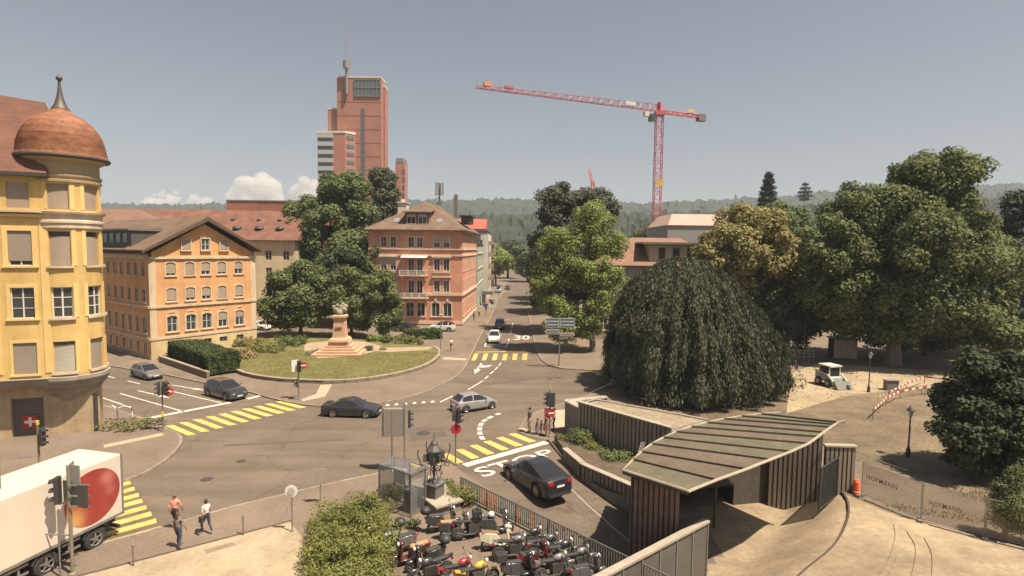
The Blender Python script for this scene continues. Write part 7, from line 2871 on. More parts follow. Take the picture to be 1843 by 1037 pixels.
for px, py, lab in ((438, 963, 'slim steel post on the forecourt edge near the hedge'), (240, 1019, 'slim steel post on the forecourt edge near the lorry')):
    t = thing('bollard', lab, 'bollard', at(px, py), 0, 'posts along the forecourt edge')
    mb = MB()
    mb.tube([(0, 0, 0), (0, 0, .95)], .035, 8)
    mb.build('post', M_GREYP, t)
    mb = MB()
    mb.lathe([(.05, .93), (.05, .98), (.01, 1.0)], 10)
    mb.build('cap', M_STEEL, t)
t = thing('marker_post', 'short red and white marker post at the edge of the hedge', 'post', at(652, 992))
for i in range(4):
    mb = MB()
    mb.lathe([(.09, .22 * i), (.09, .22 * (i + 1))] if i < 3 else [(.09, .66), (.08, .86), (.001, .88)], 12)
    mb.build('band', M_SIGW if i % 2 == 0 else M_SIGRED, t)
# lamp post by the lawn, bed marker
t = thing('lamp_post', 'thin grey lamp post on the pavement at the tip of the lawn', 'lamp post', at(793, 642))
pole(t, 5.2, .05, M_STEEL)
mb = MB()
mb.lathe([(.02, 5.2), (.25, 5.25), (.3, 5.35), (.05, 5.5)], 12)
mb.build('lamp_head', M_SIGBACK, t)
t = thing('bicycle_stand', 'white bicycle rack post in the planting bed beside the left street', 'bicycle rack', at(212, 757))
mb = MB()
mb.tube([(0, 0, 0), (0, 0, 1.1)], .06, 8)
mb.build('post', M_STEEL, t)
for sg in (-1, 1):
    mb = MB()
    mb.tube([(0, 0, .95), (sg * .45, .1, 1.15), (sg * .95, .2, 1.0)], .05, 6)
    mb.build('arm', M_SIGW, t)
t = thing('reflector_post', 'small red-topped marker in the planting bed', 'post', at(238, 752))
mb = MB()
mb.tube([(0, 0, 0), (0, 0, .55)], .05, 8)
mb.build('post', M_SIGW, t)
mb = MB()
mb.tube([(0, 0, .55), (0, 0, .75)], .06, 8)
mb.build('reflector', M_SIGRED, t)

# signpost with blue direction arrows
t = thing('signpost', 'tall signpost with blue direction arrows both ways across the junction', 'signpost', at(1006, 661))
pole(t, 6.05, .075, M_STEEL)


def arrow_board(z, sgn, L, h, material, y=-.1):
    mb_ = MB()
    p = [(.08 * sgn, y, z - h / 2), ((L - .22) * sgn, y, z - h / 2), (L * sgn, y, z), ((L - .22) * sgn, y, z + h / 2), (.08 * sgn, y, z + h / 2)]
    mb_.extrude(p, (0, .03, 0))
    o_ = mb_.build('direction_board', M_SIGW, t)
    mb_ = MB()
    k = .05
    p = [((.08 + k) * sgn, y - .006, z - h / 2 + k), ((L - .24) * sgn, y - .006, z - h / 2 + k), ((L - .07) * sgn, y - .006, z), ((L - .24) * sgn, y - .006, z + h / 2 - k), ((.08 + k) * sgn, y - .006, z + h / 2 - k)]
    mb_.extrude(p, (0, .005, 0))
    mb_.build('board_field', material, o_)


M_SB = mat('faded_blue_board', (.10, .125, .19), .6)
for k, z in enumerate((5.65, 5.25, 4.85)):
    arrow_board(z, 1, 1.85, .36, M_SB)
    arrow_board(z, -1, 1.75, .36, M_SB)
arrow_board(3.9, 1, 1.8, .42, mat('faded_brown_board', (.30, .24, .20), .6))
arrow_board(4.2, -1, 1.75, .55, mat('grey_board', (.21, .20, .19), .6))
panel_sign(t, 3.45, CAMF, .9, .16, .1, .5, M_SIGBACK)


# park lanterns
def lantern(label, px, py, h):
    t_ = thing('park_lantern', label, 'lantern', at(px, py, .11), 0, 'lanterns along the park paths')
    mb_ = MB()
    mb_.lathe([(.14, 0), (.14, .5), (.09, .6), (.055, .8), (.045, h - .6), (.07, h - .55), (.04, h - .5)], 10)
    mb_.build('post', mat('lantern_iron', (.05, .042, .04), .6), t_, smooth=True)
    mb_ = MB()
    mb_.lathe([(.10, h - .5), (.2, h - .08)], 6)
    mb_.build('glass', mat('lantern_glass', (.55, .53, .48), .2), t_)
    mb_ = MB()
    mb_.lathe([(.28, h - .09), (.27, h - .05), (.12, h + .12), (.03, h + .2), (.001, h + .3)], 6)
    mb_.build('hood', MATS['lantern_iron'], t_)
    return t_


lantern('old-style park lantern beside the dark evergreen', 1634, 822, 3.3)
lantern('old-style park lantern on the building site near the loader', 1563, 706, 3.9)
lantern('old-style park lantern right of the weeping beech', 1421, 672, 3.6)


# red and white barriers
def barrier(label, pts, z0):
    a_ = [G(x, y, z0) for x, y in pts]
    c0 = a_[0]
    t_ = thing('barrier', label, 'barrier', (c0.x, c0.y, .11), 0, 'red and white barriers on the building site')
    for a, b in zip(a_[:-1], a_[1:]):
        L_ = (b - a).length
        n_ = max(2, int(L_ / .55))
        for i in range(n_):
            p, q = a.lerp(b, i / n_) - c0, a.lerp(b, (i + 1) / n_) - c0
            d = (q - p).normalized()
            nn = Vector((-d.y, d.x, 0)) * .02
            mb_ = MB()
            mb_.hexa([p - nn + Vector((0, 0, z0 - .2)), q - nn + Vector((0, 0, z0 - .2)), q + nn + Vector((0, 0, z0 - .2)), p + nn + Vector((0, 0, z0 - .2)), p - nn + Vector((0, 0, z0 - .04)), q - nn + Vector((0, 0, z0 - .04)), q + nn + Vector((0, 0, z0 - .04)), p + nn + Vector((0, 0, z0 - .04))])
            mb_.build('board', M_SIGW if i % 2 else M_SIGRED, t_)
    for p in a_:
        mb_ = MB()
        p = p - c0
        mb_.tube([(p.x, p.y + .05, 0), (p.x, p.y + .05, z0)], .03, 6)
        mb_.build('post', M_STEEL, t_)
    return t_


barrier('near red and white barrier curving across the sandy path', [(1572, 738), (1596, 716), (1621, 704), (1660, 697), (1692, 694)], .9)
barrier('far red and white barrier ending behind the dark evergreen', [(1600, 706), (1632, 690), (1665, 678), (1708, 683)], .9)
t = thing('utility_box', 'grey utility cabinet on the building site', 'cabinet', at(1603, 702))
mb = MB()
mb.box(-.6, -.3, 0, .6, .3, 1.0)
mb.build('cabinet', M_GREYP, t, bevel=.02)
mb = MB()
mb.box(-.68, -.38, 1.0, .68, .38, 1.07)
mb.build('lid', M_SIGBACK, t)
t = thing('site_hut', 'pale boarded site hut under the huge tree', 'hut', (43.6, 72.5, .1), R(-10))
for i in range(7):
    mb = MB()
    mb.box(-1.4 + i * .4, -.1, .1, -1.4 + i * .4 + .37, -.04, 2.5)
    mb.build('board', mat('pale_boards', (.42, .35, .24), .85, var=.15, scale=3), t)
mb = MB()
mb.box(-1.4, -.04, .1, 1.4, 2, 2.45)
mb.build('body', M_SLATD, t)
mb = MB()
mb.box(-1.6, -.3, 2.5, 1.6, 2.2, 2.65)
mb.build('roof', M_GREYP, t)
t = thing('timber_fence', 'broken timber fence at the back of the building site', 'fence', (33.5, 71, .1), R(-4))
for i in range(9):
    mb = MB()
    mb.box(i * .62, -.04, 0, i * .62 + .12, .04, 1.5)
    mb.build('post', M_SLAT, t)
for z in (.5, .9, 1.3):
    mb = MB()
    mb.box(0, -.07, z, 5.1, -.041, z + .14)
    mb.build('rail', M_SLAT, t)
t = thing('timber_pile', 'small pile of pale boards on the sand beside the weeping beech', 'timber', at(1434, 683))
for i in range(6):
    mb = MB()
    mb.obox((random.uniform(-.3, .3), -.3 + .14 * i, .1 + .08 * (i % 3)), 1.8, .16, .06, random.uniform(-.2, .2))
    mb.build('plank', mat('plank_orange', (.42, .22, .11), .8) if i == 3 else MATS['pale_boards'], t)
for i, (px, py) in enumerate(((1660, 632), (1672, 634))):
    t = thing('traffic_cone', ['orange cone in the shade at the far lawn edge, left one', 'orange cone in the shade at the far lawn edge, right one'][i], 'cone', at(px, py))
    mb = MB()
    mb.lathe([(.32, .05), (.3, .07), (.22, .08), (.05, .85), (.001, .86)], 12)
    mb.build('cone', mat('cone_orange', (.65, .17, .05), .6), t)
    mb = MB()
    mb.box(-.35, -.35, 0, .35, .35, .05)
    mb.build('base', MATS['cone_orange'], t)
t = thing('traffic_cone', 'bright orange warning sleeve at the post beside the printed fence', 'cone', at(1541, 889))
mb = MB()
mb.lathe([(.24, 0), (.22, .15), (.17, .2), (.16, .7), (.08, .85), (.001, .86)], 12)
mb.build('sleeve', mat('bright_orange', (.80, .15, .05), .6), t)
mb = MB()
mb.box(-.28, -.28, 0, .28, .28, .06)
mb.build('base', M_BLACK, t)


# ============================================================ printed construction fence
def vertical_text(txt, parent, x0, z0, w, h, y, material, name='lettering'):
    cu = bpy.data.curves.new('txt', 'FONT')
    cu.body = txt
    cu.size = 1
    cu.resolution_u = 3
    cu.offset = 0.006
    cu.space_character = 1.15
    ob_ = bpy.data.objects.new('txt', cu)
    COL.objects.link(ob_)
    me = bpy.data.meshes.new_from_object(ob_.evaluated_get(bpy.context.evaluated_depsgraph_get()))
    COL.objects.unlink(ob_)
    bpy.data.objects.remove(ob_)
    co = np.array([v.co[:] for v in me.vertices])
    lo_, hi_ = co[:, :2].min(0), co[:, :2].max(0)
    for v in me.vertices:
        v.co = (x0 + (v.co.x - lo_[0]) / (hi_[0] - lo_[0]) * w, y, z0 + (v.co.y - lo_[1]) / (hi_[1] - lo_[1]) * h)
    me.materials.clear()
    me.materials.append(material)
    return child(name, me, parent)


M_BANNER = mat('banner_mesh', (.36, .29, .20), .85, alpha=.42, var=.12, scale=1.5)
M_BTEXT = mat('banner_text', (.16, .135, .11), .8)
fpts = [G(1549, 893, .11), G(1657, 937, .11), G(1772, 968, .11), G(1905, 1000, .11)]
for i in range(3):
    a, b = fpts[i], fpts[i + 1]
    L = (b - a).length
    t = thing('construction_fence', ['mesh fence panel with creased HOFMANN banner next to the orange sleeve', 'mesh fence panel whose HOFMANN banner reads clearly', 'mesh fence panel running behind the juniper'][i], 'fence', (a.x, a.y, .11), math.atan2(b.y - a.y, b.x - a.x), 'printed construction fence panels')
    mb = MB()
    for x in (.03, L - .03):
        mb.tube([(x, 0, 0), (x, 0, 2.0)], .022, 7)
    for z in (.12, 1.98):
        mb.tube([(.03, 0, z), (L - .03, 0, z)], .02, 6)
    mb.build('frame', M_STEEL, t)
    g = np.random.default_rng(200 + i)
    mb = MB()
    nx, nz = 18, 8
    vs = []
    for q in range(nx + 1):
        for w in range(nz + 1):
            u, v = q / nx, w / nz
            vs.append((.05 + (L - .1) * u, .025 * math.sin(u * 9 + v * 4 + i) + .02 * math.sin(v * 7 + u * 15), .15 + 1.8 * v))
    fs = [(q * (nz + 1) + w, (q + 1) * (nz + 1) + w, (q + 1) * (nz + 1) + w + 1, q * (nz + 1) + w + 1) for q in range(nx) for w in range(nz)]
    mb.add(vs, fs)
    bn = mb.build('banner', M_BANNER, t, smooth=True)
    if i < 2:
        vertical_text('HOFMANN', bn, L * (.12 if i else .1), .95 if i else 1.15, L * .52, .26, -.07, M_BTEXT)
    for x in (0, ) + ((L,) if i == 2 else ()):
        mb = MB()
        mb.obox((x, 0, .06), .7, .24, .12, R(90))
        mb.build('foot', M_CONCG, t)
    mb = MB()
    mb.box(.4, -.35, .0, L - .3, -.15, .06)
    mb.build('base_plank', M_SLAT, t)
t = thing('tension_cable', 'dark cable sagging from the gate post to the printed fence', 'cable', (19.9, 31.7, 0))
pp = [Vector((-1.4, 1.2, 2.7)), Vector((.6, 1.4, 2.15)), Vector((2.2, .9, 1.6)), Vector((3.2, .1, 1.4))]
mb = MB()
mb.tube(smooth_line(pp, 5), .02, 5)
mb.build('cable', M_DARK, t)

# ============================================================ glass shelter, plinth and ornamental lantern
sh = thing('glass_shelter', 'small glazed shelter with dark frame behind the hedge', 'shelter', at(683, 911), R(-34))
M_SGL = mat('shelter_glass', (.20, .215, .225), .08, alpha=.22)
Wd, Dp, Hh = 2.3, 1.1, 2.35
for x, y in ((0, 0), (Wd, 0), (Wd, Dp), (0, Dp), (Wd / 2, Dp)):
    mb = MB()
    mb.box(x - .035, y - .035, 0, x + .035, y + .035, Hh)
    mb.build('post', M_GREYP, sh)
for (x0_, y0_, x1_, y1_) in ((.05, -.008, Wd - .05, .008), (.05, Dp - .008, Wd - .05, Dp + .008), (-.008, .05, .008, Dp - .05), (Wd - .008, .05, Wd + .008, Dp - .05)):
    mb = MB()
    mb.box(x0_, y0_, .15, x1_, y1_, Hh - .1)
    mb.build('pane', M_SGL, sh)
mb = MB()
mb.box(-.1, -.1, Hh, Wd + .1, Dp + .1, Hh + .04)
mb.build('roof', M_SGL, sh)
mb = MB()
for x0_, y0_, x1_, y1_ in ((-.1, -.1, Wd + .1, -.03), (-.1, Dp + .03, Wd + .1, Dp + .1), (-.1, -.03, -.03, Dp + .03), (Wd + .03, -.03, Wd + .1, Dp + .03)):
    mb.box(x0_, y0_, Hh - .06, x1_, y1_, Hh - .002)
mb.build('roof_frame', M_GREYP, sh)
mb = MB()
mb.box(.5, .55, 1.3, 1.4, .6, 2.1)
mb.build('notice_board', M_SIGW, sh)
mb = MB()
mb.box(1.5, .3, 0, 2.0, .8, 1.2)
mb.build('cabinet', M_GREYP, sh)

pd = thing('stone_terrace', 'low stone terrace with dark block plinth carrying the lantern', 'plinth', (0, 0, 0))
tp = [G(676, 905, .9), G(728, 942, .9), G(766, 967, .6), G(800, 948, .6), G(770, 925, .6), G(735, 900, .8)]
mb = MB()
mb.prism([(-6.0, 31.0), (-3.75, 28.0), (-2.6, 28.8), (-4.4, 31.8)], .1, .62)
mb.build('terrace', M_CONCG, pd)
mb = MB()
mb.prism([(-6.12, 31.0), (-3.73, 27.82), (-2.45, 28.75), (-4.4, 31.95)], .62, .72)
mb.build('coping', M_CAPM, pd)
bx_, by_ = -4.05, 29.25
mb = MB()
mb.obox((bx_, by_, 1.05), .78, .78, .66, R(-30))
mb.build('block', mat('dark_block', (.13, .115, .10), .8, var=.15, scale=1.5), pd)
mb = MB()
mb.obox((bx_, by_, 1.42), .9, .9, .08, R(-30))
mb.build('block_cap', M_GREYP, pd)
M_WI = mat('wrought_iron', (.075, .068, .06), .6, var=.2, scale=4)
ln = thing('ornamental_lantern', 'ornate wrought-iron lantern with curled arms on the stone plinth', 'lantern', (bx_, by_, 1.46))
mb = MB()
mb.lathe([(.34, 0), (.30, .05), (.08, .12), (.07, .5), (.12, .55), (.06, .62), (.06, 1.0)], 12)
mb.build('stem', M_WI, ln, smooth=True)
for k in range(4):
    a = math.pi / 2 * k + .6
    c, s_ = math.cos(a), math.sin(a)
    mb = MB()
    mb.tube([Vector((c * r_, s_ * r_, z)) for r_, z in ((.34, .06), (.42, .35), (.34, .62), (.16, .75), (.08, .62))], .025, 6)
    mb.build('cage_scroll', M_WI, ln)
    mb = MB()
    mb.tube(smooth_line([Vector((c * r_, s_ * r_, z)) for r_, z in ((.08, .95), (.42, .78), (.72, .98), (.82, 1.3), (.95, 1.65), (.92, 1.95))], 4), .032, 6)
    o_ = mb.build('arm', M_WI, ln, smooth=True)
    mb = MB()
    mb.tube(smooth_line([Vector((c * r_, s_ * r_, z)) for r_, z in ((.6, .9), (.8, .72), (.95, .86), (.86, 1.0))], 4), .026, 6)
    mb.build('curl', M_WI, o_, smooth=True)
    mb = MB()
    mb.obox((c * .42, s_ * .42, 1.42), .42, .04, .42, a)
    mb.build('leaf_panel', M_WI, ln)
mb = MB()
mb.lathe([(.10, .95), (.28, 1.05), (.34, 1.5), (.36, 1.75), (.3, 1.78)], 8)
mb.build('lantern_body', mat('lantern_grey', (.13, .125, .115), .5), ln)
mb = MB()
mb.lathe([(.46, 1.74), (.44, 1.8), (.24, 2.02), (.2, 2.1), (.2, 2.16), (.05, 2.32), (.02, 2.4), (.015, 2.75)], 8)
mb.build('roof', M_WI, ln)

# ============================================================ monument
c = G(611, 637, .43)
mo = thing('monument', 'stepped sandstone monument with pale sculpture on its tapering pedestal', 'monument', (c.x, c.y + .4, .43), R(4))
M_SAND = mat('monument_sandstone', (.46, .29, .185), .9, col2=(.56, .37, .25), scale=.9, fine=.08, fscale=4)
for i, (hw_, z0_, z1_) in enumerate(((3.0, 0, .28), (2.5, .28, .56), (2.05, .56, .84), (1.6, .84, 1.14), (1.25, 1.14, 1.6))):
    mb = MB()
    mb.box(-hw_, -hw_ * .8, z0_, hw_, hw_ * .8, z1_)
    mb.build('step', M_SAND, mo, bevel=.03)
for nm, prof_ in (('base_moulding', [(1.55, 1.6), (1.5, 1.85), (1.2, 2.1)]), ('shaft', [(1.02, 2.1), (.82, 4.4)]), ('cornice', [(.95, 4.4), (1.1, 4.65), (1.1, 4.85), (.8, 4.95)])):
    mb = MB()
    mb.lathe([(r_ * 1.1, z) for r_, z in prof_], 4, (0, 0, 0), math.pi / 4, math.pi / 4 + 2 * math.pi)
    if nm != 'shaft':
        pass
    mb.add([(prof_[-1][0] * 1.1 * math.cos(math.pi / 4 + math.pi / 2 * k), prof_[-1][0] * 1.1 * math.sin(math.pi / 4 + math.pi / 2 * k), prof_[-1][1]) for k in range(4)], [(0, 1, 2, 3)])
    mb.build(nm, M_SAND, mo)
mb = MB()
mb.box(-.4, -.86, 3.35, .4, -.7, 3.55)
mb.build('inscription_band', mat('inscription_red', (.42, .18, .10), .9), mo)
bm = bmesh.new()                                        # weathered stone group on top
for (x, y, z, r_) in ((0, 0, 5.3, .5), (.45, 0, 5.6, .42), (-.45, 0, 5.55, .42), (.7, .1, 6.0, .3), (-.75, 0, 5.9, .28), (.1, 0, 5.9, .34), (.35, 0, 6.3, .2), (-.3, -.1, 6.15, .22), (0, -.3, 5.2, .4)):
    bmesh.ops.create_icosphere(bm, subdivisions=2, radius=r_, matrix=Matrix.Translation((x, y, z)))
for v in bm.verts:
    v.co += v.normal * noise.noise(v.co * 4) * .1
me = bpy.data.meshes.new('sculpture')
bm.to_mesh(me)
bm.free()
me.materials.append(mat('pale_stone', (.27, .24, .17), .9, var=.25, scale=4, bump=.4, bscale=8))
ob_ = child('sculpture', me, mo)
rm = ob_.modifiers.new('r', 'REMESH')
rm.mode = 'VOXEL'
rm.voxel_size = .07
for i in range(5):
    t = thing('stone_block', ['leftmost stone block', 'second stone block from the left', 'middle stone block', 'fourth stone block from the left', 'rightmost stone block'][i] + ' of the row on the monument steps', 'stone', (c.x - 3.6 + .38 * i, c.y - .9 + .75 * i, .44), R(30), 'stone blocks beside the monument')
    mb = MB()
    mb.obox((0, 0, .25), .5, .38, .5)
    mb.build('block', M_WSTONE, t, bevel=.05)

# ============================================================ far street furniture
t = thing('street_kiosk', 'grey flat-roofed kiosk awning on the left pavement of the far street', 'kiosk', (-5.9, 137, .11))
mb = MB()
mb.box(-1.5, -1.5, 2.6, 1.2, 1.5, 3.4)
mb.build('awning', M_GREYP, t)
mb = MB()
mb.box(-1.4, -1.0, 0, -.6, 1.2, 2.6)
mb.build('booth', M_SIGBACK, t)
mb = MB()
mb.tube([(1.0, -1.3, 0), (1.0, -1.3, 2.6)], .06, 6)
mb.build('post', M_GREYP, t)
t = thing('advert_pillar', 'red and white advert panel by the far kiosk', 'sign', (-4.9, 132, .11))
mb = MB()
mb.box(-.5, -.1, 0, .5, .1, 2.0)
mb.build('panel', M_SIGW, t)
mb = MB()
mb.box(-.5, -.12, 1.1, .5, -.101, 1.9)
mb.build('poster', M_SIGRED, t)
for i, (X, Y, lab) in enumerate(((-4.2, 118, 'round dark sign on a post by the salmon house corner'), (-5.3, 112, 'second dark round sign by the salmon house corner'), (-3.4, 142, 'blue square sign on a tall post before the white house'))):
    t = thing('street_sign', lab, 'sign', (X, Y, .11))
    pole(t, 3.0 if i < 2 else 4.5, .05, M_STEEL)
    if i < 2:
        disc_sign(t, 2.4, R(-90), .42, 'blue', .07)
    else:
        panel_sign(t, 4.0, R(-90), .9, .9, .07, 0, M_SIGBLUE)

# ============================================================ people
M_SKIN = mat('skin', (.42, .24, .16), .6)
M_SHOE = mat('shoe_dark', (.04, .035, .03), .7)
M_SHOEW = mat('shoe_white', (.62, .60, .56), .6)


def cloth(name, c):
    return mat('cloth_' + name, c, .9, var=.12, scale=5)


def person(label, loc, face, h=1.72, top=None, legs=None, hair=(.05, .035, .025), shoe=None, sleeves='short', skirt=False, stride=.0, arms=0.25, long_hair=False, bag=None, shorts=False, lod=1):
    """face: world yaw the person looks to; local x is forward"""
    t = thing('person', label, 'person', loc, face)
    k = h / 1.72
    V, E_, RAD, Z = [], [], [], []

    def vx(x, y, z, r, zone):
        V.append(Vector((x, y, z)) * k)
        RAD.append(r * k)
        Z.append(zone)
        return len(V) - 1

    def ch(start, pts):
        p_ = start
        for q in pts:
            i = vx(*q)
            E_.append((p_, i))
            p_ = i
        return p_

    pel = vx(0, 0, .96, .135, 'legs')
    waist = ch(pel, [(0.0, 0, 1.10, .12, 'top')])
    chest = ch(waist, [(0.01, 0, 1.28, .14, 'top'), (.0, 0, 1.42, .11, 'top')])
    neck = ch(chest, [(.01, 0, 1.50, .05, 'skin')])
    ch(neck, [(.02, 0, 1.57, .075, 'skin'), (.025, 0, 1.64, .088, 'skin'), (.01, 0, 1.695, .055, 'skin')])
    for sg in (-1, 1):
        fx = stride * sg
        bend = .06 + abs(stride) * .3
        kn = (fx * .45 + bend * (1 if fx >= 0 else .4), sg * .10, .52, .062, 'skin' if (skirt or shorts) else 'legs')
        an_ = (fx - (.0 if fx >= 0 else .04), sg * .10, .11 + (.05 if fx < -.1 else 0), .042, 'skin' if (skirt or shorts) else 'legs')
        hip = ch(pel, [(0, sg * .09, .90, .10, 'legs'), (fx * .2 + .01, sg * .095, .72, .085, 'legs'), kn, (fx * .75, sg * .1, .34, .058, an_[4]), an_])
        ch(hip, [(an_[0] + .03, sg * .10, an_[2] - .06, .045, 'shoe'), (an_[0] + .14, sg * .115, max(.035, an_[2] - .075), .036, 'shoe')])
        sw = -stride * sg * .7
        azone = 'skin' if sleeves == 'short' else 'top'
        sh_ = ch(chest, [(0, sg * .16, 1.40, .062, 'top'), (sw * .3, sg * .21, 1.25, .05, 'top'), (sw * .55 - .02, sg * .235, 1.12, .042, azone),
                         (sw * .9 + arms * .35, sg * .23, .96, .036, azone), (sw * 1.1 + arms * .6, sg * .22, .87, .026, 'skin'), (sw * 1.15 + arms * .72, sg * .215, .80, .028, 'skin')])
        if lod:
            b = V[sh_] / k
            for q, (dy, ln_) in enumerate(((-.022, .060), (-.008, .07), (.008, .066), (.022, .052))):
                ch(sh_, [(b.x + .012, b.y + dy, b.z - .035, .009, 'skin'), (b.x + .03, b.y + dy * 1.1, b.z - .035 - ln_ * .8, .008, 'skin')])
            ch(sh_, [(b.x + .035, b.y - sg * .01, b.z - .005, .010, 'skin'), (b.x + .055, b.y - sg * .012, b.z - .035, .008, 'skin')])
    me = bpy.data.meshes.new('sk')
    me.from_pydata(V, E_, [])
    ob_ = bpy.data.objects.new('sk', me)
    COL.objects.link(ob_)
    ob_.modifiers.new('s', 'SKIN')
    if not me.skin_vertices:
        me.attributes.new('skin', 'FLOAT', 'POINT')
    sk = me.skin_vertices[0].data
    for i, r_ in enumerate(RAD):
        sk[i].radius = (r_, r_)
    for i, z_ in enumerate(Z):
        if i in (pel, waist, chest) or z_ == 'top' and abs(V[i].y) < .01:
            sk[i].radius = (RAD[i] * 1.25, RAD[i] * .85)
    sk[0].use_root = True
    ss = ob_.modifiers.new('u', 'SUBSURF')
    ss.levels = 1
    ss.render_levels = 1
    dg = bpy.context.evaluated_depsgraph_get()
    bme = bpy.data.meshes.new_from_object(ob_.evaluated_get(dg))
    COL.objects.unlink(ob_)
    bpy.data.objects.remove(ob_)
    zones = ['skin', 'top', 'legs', 'shoe']
    for m_ in (M_SKIN, top, legs, shoe or M_SHOE):
        bme.materials.append(m_)
    A = np.array([V[a] for a, b in E_])
    B = np.array([V[b] for a, b in E_])
    zb_ = [Z[b] for a, b in E_]
    n = len(bme.polygons)
    cen = np.zeros(n * 3)
    bme.polygons.foreach_get('center', cen)
    cen = cen.reshape(-1, 3)
    AB = B - A
    tt = np.clip(np.einsum('nij,ij->ni', cen[:, None] - A[None], AB) / (np.sum(AB * AB, 1) + 1e-9), 0, 1)
    d = np.linalg.norm(cen[:, None] - (A[None] + tt[..., None] * AB[None]), axis=2)
    d -= np.array([RAD[b] for a, b in E_])[None] * .6
    idx = d.argmin(1)
    mi = np.array([zones.index(zb_[i]) for i in idx], dtype=np.int32)
    mi[(cen[:, 2] < 1.06 * k) & (cen[:, 2] > .8 * k) & (mi == 1) & (np.abs(cen[:, 1]) < .13 * k)] = 2
    bme.polygons.foreach_set('material_index', mi)
    bme.polygons.foreach_set('use_smooth', [True] * n)
    bme.name = 'body'
    child('body', bme, t)
    hm_ = mat('hair_%.2f' % hair[0], hair, .8)
    mb_ = MB()
    mb_.ball((-.012 * k, 0, 1.655 * k), .105 * k, 14, 9, (1.0, .86, .95))
    if long_hair:
        mb_.ball((-.07 * k, 0, 1.55 * k), .09 * k, 10, 7, (.6, .9, 1.5))
    # keep the face free
    keep = MB()
    for f in mb_.f:
        cc = sum((Vector(mb_.v[i]) for i in f), Vector()) / len(f)
        if not (cc.x > .03 * k and cc.z < 1.69 * k):
            keep.add([mb_.v[i] for i in f], [tuple(range(len(f)))])
    keep.build('hair', hm_, t, smooth=True)
    if lod:
        for sg in (-1, 1):
            e_ = MB()
            e_.ball((.10 * k, sg * .032 * k, 1.625 * k), .011 * k, 8, 6)
            e_.build('eye', M_DARK, t)
            e_ = MB()
            e_.ball((.012 * k, sg * .082 * k, 1.61 * k), .022 * k, 8, 6, (.7, .4, 1.2))
            e_.build('ear', M_SKIN, t)
        e_ = MB()
        e_.ball((.112 * k, 0, 1.6 * k), .016 * k, 8, 6, (1.2, .8, 1.2))
        e_.build('nose', M_SKIN, t)
        e_ = MB()
        e_.ball((.098 * k, 0, 1.562 * k), .02 * k, 8, 6, (.5, 1.2, .35))
        e_.build('mouth', mat('lips', (.30, .11, .09), .6), t)
    if skirt:
        s_ = MB()
        s_.lathe([(.145 * k, 1.08 * k), (.17 * k, .95 * k), (.21 * k, .72 * k), (.25 * k, .5 * k), (.24 * k, .49 * k)], 18)
        s_.build('skirt', legs, t, smooth=True)
    if bag:
        s_ = MB()
        s_.obox((-.02, .27 * k, .82 * k), .26, .1, .3)
        s_.tube([(0, .22 * k, .97 * k), (.02, .12 * k, 1.45 * k)], .012, 5)
        s_.build('bag', bag, t, bevel=.03)
    return t


P_ = lambda px, py, z=.11: (G(px, py, z).x, G(px, py, z).y, z)
person('person in a bright pink top walking just ahead of the one in grey', P_(316, 952), R(100), 1.74, cloth('pink', (.72, .28, .22)), cloth('dark', (.06, .055, .05)), stride=.16, sleeves='long', hair=(.16, .10, .06))
person('person in a grey top and jeans crossing the kerb in the foreground', P_(322, 987), R(82), 1.7, cloth('grey', (.16, .15, .145)), cloth('jeans', (.055, .065, .095)), stride=.10, long_hair=True, hair=(.09, .06, .04))
person('person in a white T-shirt and dark jeans walking on the near pavement', P_(372, 961), R(150), 1.7, cloth('white', (.62, .58, .50)), cloth('navy', (.035, .042, .065)), stride=.26, hair=(.06, .04, .03), shoe=M_SHOEW, bag=M_DARK)
person('tall adult in a dark jacket waiting at the ramp crossing', P_(953, 778), R(170), 1.92, cloth('charcoal', (.075, .07, .07)), cloth('sand', (.36, .28, .20)), sleeves='long', stride=.05, hair=(.06, .045, .035))
person('child in a grey dress standing beside the tall adult', P_(967, 783), R(200), 1.25, cloth('greyblue', (.18, .17, .18)), cloth('greyblue2', (.17, .165, .17)), skirt=True, long_hair=True, hair=(.10, .05, .035))
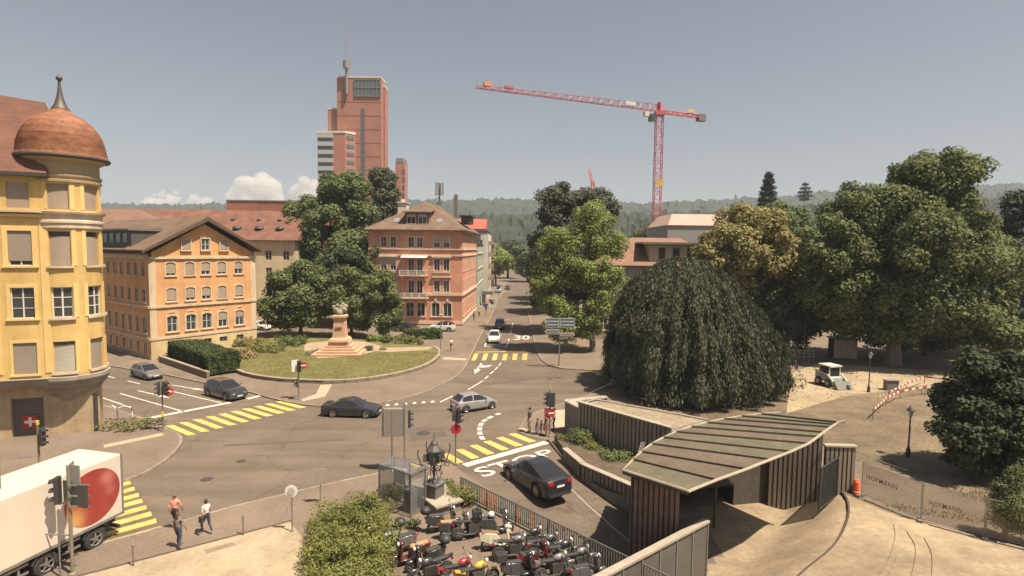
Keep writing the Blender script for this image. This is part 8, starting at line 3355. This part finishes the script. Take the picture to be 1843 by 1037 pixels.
person('smaller child in dark clothes in the waiting group', P_(974, 783), R(190), 1.1, cloth('slate', (.11, .105, .115)), cloth('slate2', (.10, .10, .11)), shorts=True, hair=(.08, .05, .04))
person('adult in a reddish brown dress behind the signal pole', P_(983, 785), R(185), 1.68, cloth('russet', (.20, .085, .07)), cloth('russet2', (.17, .08, .07)), skirt=True, long_hair=True, hair=(.04, .03, .025))
person('adult in a white top and black trousers right of the signal pole', P_(997, 775), R(175), 1.75, cloth('white2', (.66, .62, .55)), cloth('black', (.03, .03, .032)), hair=(.04, .03, .03))
person('walker in a white shirt on the pavement right of the lawn', P_(812, 632), R(-80), 1.75, cloth('white3', (.70, .68, .62)), cloth('shortsdark', (.07, .065, .06)), shorts=True, stride=.18, lod=0)
for i, (px, py, col_, lab) in enumerate(((853, 577, (.10, .09, .085), 'dark-clothed pedestrian nearest the salmon house corner'), (862, 571, (.42, .36, .30), 'pale-clothed pedestrian passing the salmon house corner'), (875, 563, (.06, .055, .055), 'dark pedestrian farther along the left pavement'), (938, 545, (.66, .62, .55), 'pedestrian in white crossing the far street'), (948, 532, (.12, .10, .09), 'dark pedestrian on the right side of the far street'))):
    person(lab, P_(px, py), R(80 + 20 * i), 1.75, cloth('far%d' % i, col_), cloth('farleg', (.06, .06, .065)), stride=.15, lod=0)

# ============================================================ summer haze: one closed box of thin air round everything but sky and clouds
hz = MB()
hz.box(-3000, -160, -5, 3000, 3000, 260)
hm = bpy.data.materials.new('haze')
hm.use_nodes = True
hn = hm.node_tree
for n in list(hn.nodes):
    if n.type != 'OUTPUT_MATERIAL':
        hn.nodes.remove(n)
pv = hn.nodes.new('ShaderNodeVolumePrincipled')
pv.inputs['Color'].default_value = (.70, .80, .95, 1)
pv.inputs['Density'].default_value = 0.00021
pv.inputs['Anisotropy'].default_value = 0.0
hn.links.new(pv.outputs[0], [n for n in hn.nodes if n.type == 'OUTPUT_MATERIAL'][0].inputs['Volume'])
ho = hz.build('haze', hm)
tag(ho, 'thin warm summer haze over the town', 'haze', kind='stuff')
